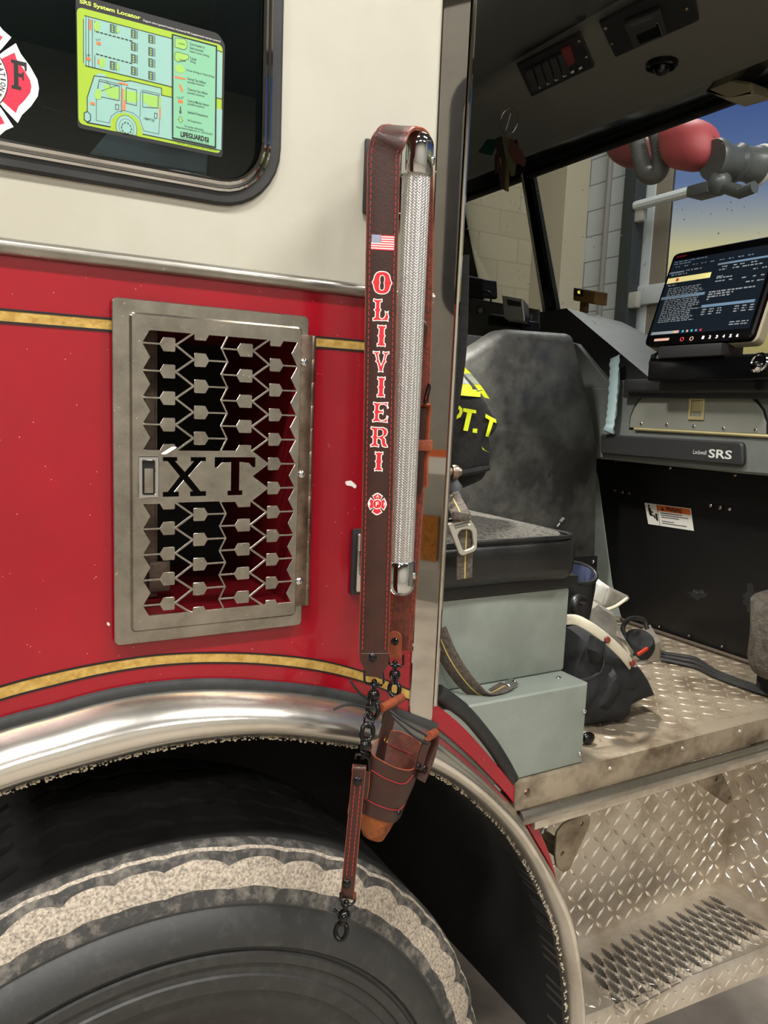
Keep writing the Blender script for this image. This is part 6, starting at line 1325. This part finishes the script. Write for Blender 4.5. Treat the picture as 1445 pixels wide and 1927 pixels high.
for rx_, mi_ in ((118, 5), (100, 1), (96, 0), (72, 4), (68, 0), (46, 4), (43, 0)):
    l = [(487+rx_*math.cos(t*PI/20), 1200+rx_*1.18*math.sin(t*PI/20)+rx_*.22*math.cos(t*PI/20)) for t in range(40)]; l = [(x, min(y, 1218+.225*(x-487)+ 34)) for x, y in l]; sp_(mb, l, 3+[118, 100, 96, 72, 68, 46, 43].index(rx_)*.5, mi_)
for k in range(10): t = k*PI/5; x, y = 487+46*math.cos(t), 1205+50*math.sin(t)+8*math.cos(t); sp_(mb, [(x+6*math.cos(j*PI/4), y+6*math.sin(j*PI/4)) for j in range(8)], 8, 1)
sp_(mb, [(92, 1060), (135, 1050), (152, 1075), (152, 1135), (120, 1145), (92, 1125)], 4, 0); sl(mb, [(92, 1060), (120, 1048), (150, 1075), (150, 1130), (120, 1145), (92, 1122), (92, 1060)], LW, 5, 1)
stx(mb, '1884720', 650, 1122, 750, 1142, 24, 4, 1)
mb.build('truck_diagram', ST, stk, smooth=0, fix=False, label='outline drawing of a cab at the bottom')
mb = MB(); sp_(mb, [(912, 320), (1336, 432), (1326, 1392), (914, 1302)], 8, 1); sp_(mb, [(926, 338), (1322, 444), (1312, 1376), (926, 1290)], 9, 0)
K10 = 10
sp_(mb, [(940, 362), (1030, 370), (1055, 400), (1050, 455), (1025, 470), (940, 445)], K10, 2); sl(mb, [(940, 362), (1030, 370), (1055, 400), (1050, 455), (1025, 470), (940, 445), (940, 362)], LW*.6, 11, 4); stx(mb, 'CURTAIN', 975, 418, 1032, 434, 18, 11, 1)
sp_(mb, [(940, 500), (960, 490), (1068, 520), (1066, 560), (965, 585), (938, 560)], K10, 2); sl(mb, [(940, 500), (960, 490), (1068, 520), (1066, 560), (965, 585), (938, 560), (940, 500)], LW*.6, 11, 4); stx(mb, 'TUBULAR', 978, 572, 1038, 560, 18, 11, 1)
sp_(mb, [(985+45*math.cos(k*PI/8), 650+40*math.sin(k*PI/8)+8*math.cos(k*PI/8)) for k in range(16)], K10, 2)
sp_(mb, [(938, 715), (1040, 738), (1042, 752), (938, 735)], K10, 3); sp_(mb, [(975, 795), (995, 800), (1018, 862), (1000, 868)], K10, 3); sp_(mb, [(968, 935), (1014, 945), (1014, 975), (968, 965)], K10, 3)
for d in (-22, -8, 8, 22): sl(mb, [(990+d*.7, 930), (990+d*1.4, 910)], LW*.6, K10, 1)
sp_(mb, [(984, 1000), (998, 1003), (998, 1035), (1004, 1060), (990, 1075), (978, 1055), (986, 1030)], K10, 4)
sp_(mb, [(980, 1095), (1002, 1100), (1002, 1128), (1015, 1132), (992, 1158), (968, 1120), (980, 1122)], K10, 2)
sl(mb, [(980, 1095), (1002, 1100), (1002, 1128), (1015, 1132), (992, 1158), (968, 1120), (980, 1122), (980, 1095)], LW*.5, 11, 4)
for s, x0, y0, x1, y1 in (('Cab-mounted or', 1078, 425, 1222, 460), ('Seat-mounted', 1078, 462, 1205, 493), ('Head Curtain Airbag', 1078, 498, 1260, 545), ('Tubular', 1078, 560, 1145, 576), ('Airbag', 1078, 592, 1135, 606), ('Driver Airbag or Knee Airbag', 1048, 675, 1308, 742), ('Stored Gas Inflator', 1058, 752, 1232, 782), ('possible locations', 1058, 785, 1215, 812), ('Chemical Gas Inflator', 1058, 850, 1248, 890), ('possible locations', 1058, 885, 1215, 915), ('Control Module Sensor', 1058, 958, 1260, 1000), ('possible locations', 1058, 990, 1215, 1025), ('Seatbelt Pretensioner', 1058, 1065, 1250, 1105), ('S4 Suspension', 1058, 1145, 1188, 1172), ('For further information:', 1030, 1195, 1212, 1235), ('lifeguardtechnologies.com or 1.866.765.5835', 952, 1205, 1290, 1282)):
    stx(mb, s, x0, y0, x1, y1, 26 if y0 < 1190 else 22, K10, 1, .01)
stx(mb, 'LIFEGUARD', 992, 1285, 1215, 1320, 52, K10, 1, .05); sp_(mb, [(1220, 1285), (1256, 1293), (1256, 1340), (1220, 1332)], K10, 1); stx(mb, '?', 1229, 1330, 1247, 1333, 36, 11, 0); stx(mb, 'T E C H N O L O G I E S', 995, 1308, 1255, 1352, 16, K10, 1)
mb.build('legend', ['legend_green', 'black_print', 'pale_lime', 'orange_print', 'grey_line'], stk, smooth=0, fix=False, label='bordered legend with icons and small text')
mb = MB(); stx(mb, 'SRS System Locator', 48, 42, 620, 192, 52, 2, 0, .03); mb.build('title_lettering', mat('lime_print', rgb(206, 226, 96), .4), stk, smooth=0, fix=False)
mb = MB(); stx(mb, 'Diagram shows general locations of potential SRS (supplemental restraint systems)', 645, 205, 1368, 398, 24, 2, 0); mb.build('subtitle_lettering', 'white_print', stk, smooth=0, fix=False)
mb = MB(); stx(mb, '020701-4001    All rights reserved.   LTLSP   Rev 2007 rev 01', 960, 1348, 1330, 1424, 15, 2, 0); mb.build('footer_lettering', 'black_print', stk, smooth=0, fix=False)
# maltese cross sticker, cut by the left edge of the view
mx = thing('cross_sticker', 'red and white firefighter cross sticker with letter F at the left edge of the window', 'sticker', (W(-40, 140)[0], 0, W(-40, 140)[1]))
cc = W(-46, 140, -.0004); Rm = W(-46, 5, -.0004)[1]-cc[1]; rxx = (W(73, 146, -.0004)[0]-cc[0])/Rm
def arm(mb, t0, a, inn, rr, off, k):
    f = lambda r, t: (cc[0]+Rm*r*rxx*math.cos(t), cc[1]+Rm*r*math.sin(t))
    prof = [(inn, -1.), (.62*rr, -.98), (.86*rr, -.95), (.84*rr, -.72), (.91*rr, -.42), (.985*rr, -.16), (1.0*rr, 0)]
    l = [f(r, t0+a*q) for r, q in prof]+[f(r, t0-a*q) for r, q in prof[-2::-1]]
    mb.plate(l, (), (0, -.0004-.00012*k, 0), th=.00008, back=False)
mb = MB()
for k in range(4): arm(mb, k*PI/2, math.radians(44), .30, 1., 0, 0)
mb.mi = 1
for k in range(4): arm(mb, k*PI/2, math.radians(37), .42, .875, 0, 1)
ce = lambda r, n=40: [(cc[0]+Rm*r*rxx*math.cos(2*PI*k/n), cc[1]+Rm*r*math.sin(2*PI*k/n)) for k in range(n)]
mb.mi = 2; mb.plate(ce(.505), (), (0, -.0007, 0), th=.00008, back=False); mb.mi = 0; mb.plate(ce(.49), (), (0, -.0008, 0), th=.00008, back=False); mb.mi = 1; mb.plate(ce(.36), (), (0, -.0009, 0), th=.00008, back=False); mb.mi = 3; mb.plate(ce(.33), (), (0, -.00098, 0), th=.00008, back=False)
mb.build('cross_face', ['white_print', mat('sticker_red', rgb(214, 38, 68), .4), 'black_print', mat('sticker_purple', rgb(120, 60, 110), .4)], mx, smooth=0, fix=False)
mb = MB()
F_ = [(.0, 1), (1, 1), (1, .70), (.88, .70), (.84, .86), (.45, .86), (.45, .57), (.68, .57), (.70, .64), (.80, .64), (.80, .36), (.70, .36), (.68, .45), (.45, .45), (.45, .12), (.62, .12), (.62, 0), (.0, 0), (.0, .12), (.16, .12), (.16, .88), (.0, .88)]
a, b = W(22, 166, -.0007), W(50, 118, -.0007); mb.plate([(a[0]+(b[0]-a[0])*x, a[1]+(b[1]-a[1])*y) for x, y in F_], (), (0, -.0007, 0), th=.00005, back=False); mb.build('letter', 'black_print', mx, smooth=0, fix=False, label='black letter F')
mb = MB(); word = 'ASSOCIATION'
for k, ch in enumerate(word+'*S'):
    t = math.radians(78-9.6*k) if ch not in '*S' or k < 11 else math.radians(78-9.6*k-3)
    r_ = .425; c = Vector((cc[0]+Rm*r_*rxx*math.cos(t), 0, cc[1]+Rm*r_*math.sin(t))); u_ = Vector((math.sin(t)*rxx, 0, -math.cos(t))).normalized(); v_ = (-YA).cross(u_)
    h_ = Rm*.075; w_ = Rm*(.022 if ch == 'I' else .058); mb.text(ch, -w_/2, -h_/2, w_/2, h_/2, Vector((c.x, -.00092, c.z)), u_, v_, th=.00005, bold=.02)
mb.build('ring_lettering', 'black_print', mx, smooth=0, fix=False)
# ================================================================= open cab door (outside the frame, mirrored in the pillar)
PHI = math.radians(60); HD = Vector((1.66, -.015, 0)); dd = Vector((-math.cos(PHI), -math.sin(PHI), 0)); dn = Vector((-math.sin(PHI), math.cos(PHI), 0))
door = thing('open_cab_door', 'open grey cab door with amber reflector seen mirrored in the polished pillar', 'vehicle door', HD+dd*.5+ZA*1.2)
ud = -dd                                                       # u x Z = dn
def DM(px, py): q = PM(px, py, HD, dn)-HD; return (q.dot(ud), q.z)
wb = DM(845, 603)[1]; wt = DM(860, 140)[1]; zb_d = DM(800, 1140)[1]; edge_u = min(DM(776, 1000)[0], DM(832, 200)[0], -1.0)-.02
mb = MB(); mat('door_grey', rgb(158, 155, 145), .5, c2=rgb(146, 143, 133), nscale=6); wl_u = DM(838, 400)[0]
mb.plate([(edge_u, zb_d), (0, zb_d), (0, 2.6), (edge_u, 2.6)], [rrect(edge_u+.10, wb+.03, -.12, wt-.03, .06)], HD-dn*.05, ud, ZA, th=.05, ch=.006); mb.build('door_panel', 'door_grey', door)
mb = MB(); mb.plate(rrect(edge_u+.07, wb, -.09, wt, .08), [rrect(edge_u+.105, wb+.035, -.125, wt-.035, .06)], HD-dn*.004, ud, ZA, th=.010, ch=.003); mb.build('window_seal', 'rubber', door)
mb = MB(); mb.plate(rrect(edge_u+.10, wb+.03, -.12, wt-.03, .06), (), HD-dn*.03, ud, ZA, th=.004); mb.build('door_glass', glass('cab_glass', (.8, .85, .83, 1), 0), door)
c0, c1 = DM(786, 1068), DM(828, 955); xs_ = sorted((c0[0], c1[0])); zs_ = sorted((c0[1], c1[1]))
mb = MB(); mb.plate(rrect(xs_[0], zs_[0], xs_[1], zs_[1], .008), (), HD, ud, ZA, th=.006, ch=.002); ar = mb.build('reflector_plate', 'chrome', door)
mb = MB(); hz_ = (zs_[1]-zs_[0])*.14; mb.plate(rrect(xs_[0]+.004, zs_[0]+hz_, xs_[1]-.004, zs_[1]-hz_, .003), (), HD+dn*.006, ud, ZA, th=.003); mb.build('amber_lens', mat('amber', rgb(168, 104, 30), .3, c2=rgb(120, 72, 20), nscale=80), ar)
c0, c1 = DM(800, 890), DM(846, 862); xs_ = sorted((c0[0], c1[0])); zs_ = sorted((c0[1], c1[1])); mb = MB(); mb.plate([(xs_[0], zs_[0]), (xs_[1], zs_[0]), (xs_[1], zs_[1]), (xs_[0], zs_[1])], (), HD, ud, ZA, th=.0006); mb.mi = 1; hh_ = zs_[1]-zs_[0]; mb.plate([(xs_[0], zs_[1]), (xs_[1], zs_[1]), (xs_[1], zs_[1]+hh_*.45), (xs_[0], zs_[1]+hh_*.45)], (), HD, ud, ZA, th=.0006); mb.build('door_label', ['paper', 'orange'], door, label='white and orange label')
print('DOOR', edge_u, wb, wt, zb_d, DM(800, 1000), DM(860, 400), DM(832, 200))
# ================================================================= bay and light
mat('concrete', rgb(178, 168, 153), .8, c2=rgb(150, 140, 127), nscale=3)
mat('bay_cream', rgb(206, 202, 192), .8); mat('bay_beige', rgb(168, 160, 138), .8)
def block(name, c1, c2, mo, axis):
    m = mat(name, c1, .8); nt = m.node_tree; N = nt.nodes; L = nt.links
    tc = N.new('ShaderNodeTexCoord'); sp = N.new('ShaderNodeSeparateXYZ'); L.new(tc.outputs['Object'], sp.inputs[0]); cb = N.new('ShaderNodeCombineXYZ')
    L.new(sp.outputs[axis], cb.inputs[0]); L.new(sp.outputs['Z'], cb.inputs[1]); br = N.new('ShaderNodeTexBrick'); L.new(cb.outputs[0], br.inputs['Vector'])
    br.inputs['Scale'].default_value = 1; br.inputs['Brick Width'].default_value = .4; br.inputs['Row Height'].default_value = .2; br.inputs['Mortar Size'].default_value = .005
    br.inputs['Color1'].default_value = c1; br.inputs['Color2'].default_value = c2; br.inputs['Mortar'].default_value = mo
    L.new(br.outputs['Color'], N['Principled BSDF'].inputs['Base Color']); return m
block('block_white', rgb(186, 190, 190), rgb(178, 182, 182), rgb(120, 122, 122), 'Y'); block('block_beige', rgb(160, 152, 128), rgb(154, 146, 122), rgb(142, 134, 112), 'X')
ZG = -.106; XF = 4.6
def slab(name, a, b, m): mb = MB(); mb.box(a, b); return struct(mb.build(name, m))
YS = P(1045, 450, 'X', XF).y; YD = P(1192, 450, 'X', XF).y
slab('floor', (-9, -8, ZG-.1), (9, YS, ZG), 'concrete')
mat('bay_ceiling', rgb(92, 90, 86), .85)
slab('ceiling', (-9, -8, 5), (XF+.2, YS+.2, 5.1), 'bay_ceiling')
slab('wall_back', (-9, -8.1, ZG), (XF, -8, 5), 'bay_cream')
slab('wall_rear', (-9.1, -8, ZG), (-9, YS, 5), 'bay_cream')
slab('wall_side', (-9, YS, ZG), (XF, YS+.2, 5), 'block_beige')
slab('wall_front', (XF, YD, ZG), (XF+.2, YS+.2, 5), 'block_white')
slab('wall_front_far', (XF, -8, ZG), (XF+.2, -4.2, 5), 'block_white')
pl = lambda px, X=XF: P(px, 450, 'X', X).y
mb = MB(); mb.box((XF-.25, pl(1085, XF-.1), ZG), (XF-.005, YS-.005, 5)); mb.build('pilaster', 'bay_beige'); o = col.objects['pilaster']; tag(o, 'beige painted wall pier in the corner of the bay beyond the windshield', 'pillar')
mb = MB(); yp = pl(1138, XF-.06); mb.tube([(XF-.06, yp, ZG), (XF-.06, yp, 5)], .022, n=10); tag(mb.build('conduit_pipe', mat('pipe_grey', rgb(120, 118, 112), .5)), 'thin vertical grey pipe on the white block wall beyond the windshield', 'pipe')
mb = MB(); mb.box((XF-.12, pl(1189, XF-.12), ZG), (XF-.004, pl(1166, XF-.12), 5), .01); tag(mb.build('door_track', mat('track_dark', rgb(40, 46, 48), .5)), 'dark vertical door track beside the garage door', 'door track')
gd = thing('garage_door', 'sectional garage door with large glass panes behind the windshield', 'garage door', (XF+.05, 0, ZG))
y0, y1, y2 = YD, pl(1222), pl(1250)
mb = MB(); mb.box((XF+.02, y1, ZG), (XF+.07, y0, 5)); mb.build('stile', mat('door_white', rgb(186, 190, 190), .5), gd, label='pale door stile')
mb = MB(); mb.box((XF+.03, y2, ZG), (XF+.06, y1, 5)); mb.build('stile', mat('door_brown', rgb(120, 112, 98), .6), gd, label='brown inner stile')
zr1, zr2 = P(1200, 388, 'X', XF).z, P(1210, 556, 'X', XF).z
for z in (zr1-1.9, zr2-.0):
    mb = MB(); mb.box((XF-.02, -4.2, z-.07), (XF+.02, y0+.05, z+.07), .01); mb.build('rail', 'door_white', gd, label='horizontal door rail')
mb = MB(); a = P(1196, 388, 'X', XF-.1); b = P(1330, 345, 'X', XF-.1); mb.tube([a, Vector((a.x, b.y, a.z))], .035, n=10); mb.build('strut', 'door_white', gd, label='pale tubular strut')
for px, py in ((1196, 405), (1185, 566)):
    mb = MB(); c = P(px, py, 'X', XF-.08); mb.box(c-Vector((.03, .09, .06)), c+Vector((.03, .09, .06)), .02); mb.build('hinge_bracket', mat('bracket_grey', rgb(150, 148, 140), .6) if 'bracket_grey' not in M else 'bracket_grey', gd)
mb = MB(); mb.box((XF+.04, -4.2, ZG), (XF+.045, y2, 5)); mb.build('glass_pane', glass('door_glass', (.9, .92, .95, 1), .02, specks=(5, .03), refl=1.2), gd)
# exhaust hose device in front of the truck
XE_ = 2.75
hd = thing('hose_balancer', 'red bulb shaped hose device with coiled hose and grey coupling outside the windshield', 'hose device', P(1298, 275, 'X', XE_))
def E_(px, py, X=XE_): return P(px, py, 'X', X)
mb = MB(); c = E_(1298, 275); r = (E_(1345, 275)-c).length
mb.puff([(-q[0], q[1]) for q in [tuple((E_(*p).y, E_(*p).z)) for p in rp]] if False else rpoly([(-E_(*p).y, E_(*p).z) for p in [(1248, 248), (1270, 228), (1310, 221), (1338, 232), (1350, 262), (1348, 295), (1330, 318), (1300, 324), (1262, 318), (1250, 290)]], .05), (XE_, 0, 0), UD, ZA, .10, rings=8, backdepth=.10); mb.build('red_bulb', mat('bulb_red', rgb(176, 76, 78), .55), hd, smooth=70, label='red plastic bulb')
mb = MB(); mb.puff(rpoly([(-E_(*p, XE_+.12).y, E_(*p, XE_+.12).z) for p in [(1140, 280), (1160, 262), (1200, 250), (1235, 262), (1240, 300), (1215, 318), (1180, 318), (1155, 305)]], .04), (XE_+.12, 0, 0), UD, ZA, .06, rings=7, backdepth=.06); mb.build('drum', mat('drum_red', rgb(120, 54, 54), .6), hd, smooth=70, label='dark red drum behind')
mb = MB(); path = spline([E_(1198, 262), E_(1206, 300), E_(1214, 326), E_(1232, 330), E_(1244, 312), E_(1240, 270), E_(1236, 250)], 8); pts = []
for i, p in enumerate(path):
    for k in range(8):
        q = p.lerp(path[min(i+1, len(path)-1)], k/8); t = 2*PI*k/8*1. ; d = (path[min(i+1, len(path)-1)]-path[max(i-1, 0)]).normalized(); s_ = d.cross(XA).normalized(); pts.append(q+s_*.030*math.cos(t)+XA*.030*math.sin(t))
mb.tube(pts, .009, n=6); mb.build('coiled_hose', mat('hose_grey', rgb(96, 94, 88), .6), hd, smooth=60)
cpl = hd
mb = MB(); q_ = E_(1196, 285, XE_+.12); mb.tube([q_, Vector((q_.x, q_.y, 5.))], .03, n=10); mb.build('hanger_pipe', 'hose_grey', hd)
a, b = E_(1340, 300, XE_-.03), E_(1428, 312, XE_+.20); r = (E_(1390, 305)-E_(1390, 268)).length; ax_ = b-a; L_l = ax_.length
mat('coupling_grey', rgb(84, 86, 84), .35)
mb = MB(); mb.lathe([(0, 0), (r*1.0, 0), (r*1.08, L_l*.08), (r*.82, L_l*.30), (r*.82, L_l*.45), (r*.98, L_l*.5), (r*.98, L_l*.56), (r*.86, L_l*.6), (r*.9, L_l*.85), (r, L_l*.9), (r, L_l), (0, L_l)], a, ax_, n=28); mb.build('coupling_body', 'coupling_grey', cpl, smooth=40)
mb = MB(); mb.torus(b, ax_, r*.97, r*.13, n=30); mb.build('end_ring', 'paper', cpl, smooth=60, label='pale end ring')
mb = MB(); mb.box(E_(1308, 335)-Vector((.05, 0, .04)), E_(1345, 365)+Vector((.05, 0, 0)), .01); mb.ball(E_(1352, 345), .05, n=12); mb.tube([E_(1352, 348), E_(1395, 362), E_(1420, 352)], .025, n=8); mb.build('clamp_arm', 'coupling_grey', cpl, smooth=50)
ym = thing('level_meter', 'small brown and yellow meter box on the dash under the windshield', 'meter', P(1100, 565, 'X', 1.77))
XY = 1.75
l = [P(*q, 'X', XY) for q in [(1078, 541), (1121, 548), (1119, 573), (1077, 565)]]; mb = MB(); mb.plate(rpoly([(-p.y, p.z) for p in l], .004), (), (XY+.05, 0, 0), UD, ZA, th=.05, ch=.004); q_ = P(1100, 568, 'X', XY+.03); mb.box(q_+Vector((-.008, -.012, -.035)), q_+Vector((.008, .012, .0))); mb.build('box', mat('meter_brown', rgb(120, 88, 40), .6), ym)
l = [P(*q, 'X', XY-.003) for q in [(1082, 544), (1097, 546), (1096, 558), (1082, 556)]]; mb = MB(); mb.plate([(-p.y, p.z) for p in l], (), (XY-.001, 0, 0), UD, ZA, th=.002); mb.build('face', 'dash_dark', ym)
l = [P(*q, 'X', XY-.006) for q in [(1086, 547), (1090, 547), (1090, 553), (1086, 552)]]; mb = MB(); mb.plate([(-p.y, p.z) for p in l], (), (XY-.003, 0, 0), UD, ZA, th=.001); mb.build('lit_mark', mat('lit_yellow', rgb(220, 210, 60), .5, emit=((.9, .8, .15, 1), .6)), ym, label='yellow lit mark')
def arealight(name, loc, rot, sx, sy, w, c):
    l = bpy.data.lights.new(name, 'AREA'); l.shape = 'RECTANGLE'; l.size = sx; l.size_y = sy; l.energy = w; l.color = c
    o = bpy.data.objects.new(name, l); o.location = loc; o.rotation_euler = rot; col.objects.link(o); return o
M_tube = mat('lamp_tube', rgb(255, 250, 240), .5, emit=((1, .97, .92, 1), 14.))
mat('lamp_body', rgb(220, 220, 216), .5)
for i, (x, y, nm) in enumerate([(-3.5, -1.7, 'near rear'), (-.6, -1.7, 'beside the cab'), (2.3, -1.7, 'near front'), (-3.5, -5.4, 'far rear'), (-.6, -5.4, 'far middle'), (2.3, -5.4, 'far front'), (3.4, 2.2, 'ahead of the truck')]):
    t = thing('ceiling_light', 'long white ceiling light of the garage bay, '+nm, 'ceiling light', (x, y, 4.9), 'bay ceiling lights')
    mb = MB(); mb.box((x-.65, y-.12, 4.92), (x+.65, y+.12, 5.0), .01); mb.build('housing', 'lamp_body', t)
    for s in (-.06, .06):
        mb = MB(); mb.tube([(x-.6, y+s, 4.9), (x+.6, y+s, 4.9)], .018, n=8); mb.build('lamp', 'lamp_tube', t)
    arealight('bay_light', (x, y, 4.86), (0, 0, 0), 1.3, .3, (120 if y > -3 else 62) if y < 0 else 45, (1, .985, .95))
w = bpy.data.worlds.new('World'); scene.world = w; w.use_nodes = True
N = w.node_tree.nodes; L = w.node_tree.links
tc = N.new('ShaderNodeTexCoord'); sp = N.new('ShaderNodeSeparateXYZ'); L.new(tc.outputs['Generated'], sp.inputs[0]); rp = N.new('ShaderNodeValToRGB'); L.new(sp.outputs['Z'], rp.inputs[0])
els = [(0.0, rgb(90, 84, 66)), (.15, rgb(196, 180, 110)), (.195, rgb(214, 200, 146)), (.222, rgb(168, 168, 158)), (.265, rgb(104, 122, 158)), (.36, rgb(60, 84, 142)), (1.0, rgb(40, 56, 100))]
for i, (p_, c_) in enumerate(els):
    e = rp.color_ramp.elements[i] if i < 2 else rp.color_ramp.elements.new(p_); e.position = p_; e.color = c_
for e, (p_, c_) in zip(sorted(rp.color_ramp.elements, key=lambda e: e.position), els): e.color = c_
L.new(rp.outputs[0], N['Background'].inputs[0]); N['Background'].inputs[1].default_value = .9
# ================================================================= camera
cd = bpy.data.cameras.new('camera'); cam = bpy.data.objects.new('camera', cd); col.objects.link(cam)
cd.sensor_fit = 'VERTICAL'; cd.sensor_height = 36; cd.sensor_width = 27; cd.lens = F/1927*36; cd.clip_start = .02
cam.matrix_world = Matrix(((RX[0], -RX[1], -RX[2], CAM.x), (RY[0], -RY[1], -RY[2], CAM.y), (RZ[0], -RZ[1], -RZ[2], CAM.z), (0, 0, 0, 1)))
scene.camera = cam
vs_ = scene.view_settings; vs_.view_transform = 'Standard'; vs_.look = 'None'; vs_.gamma = 1; vs_.use_curve_mapping = False; vs_.exposure = 0.34
scene.cycles.max_bounces = 10; scene.cycles.transparent_max_bounces = 12
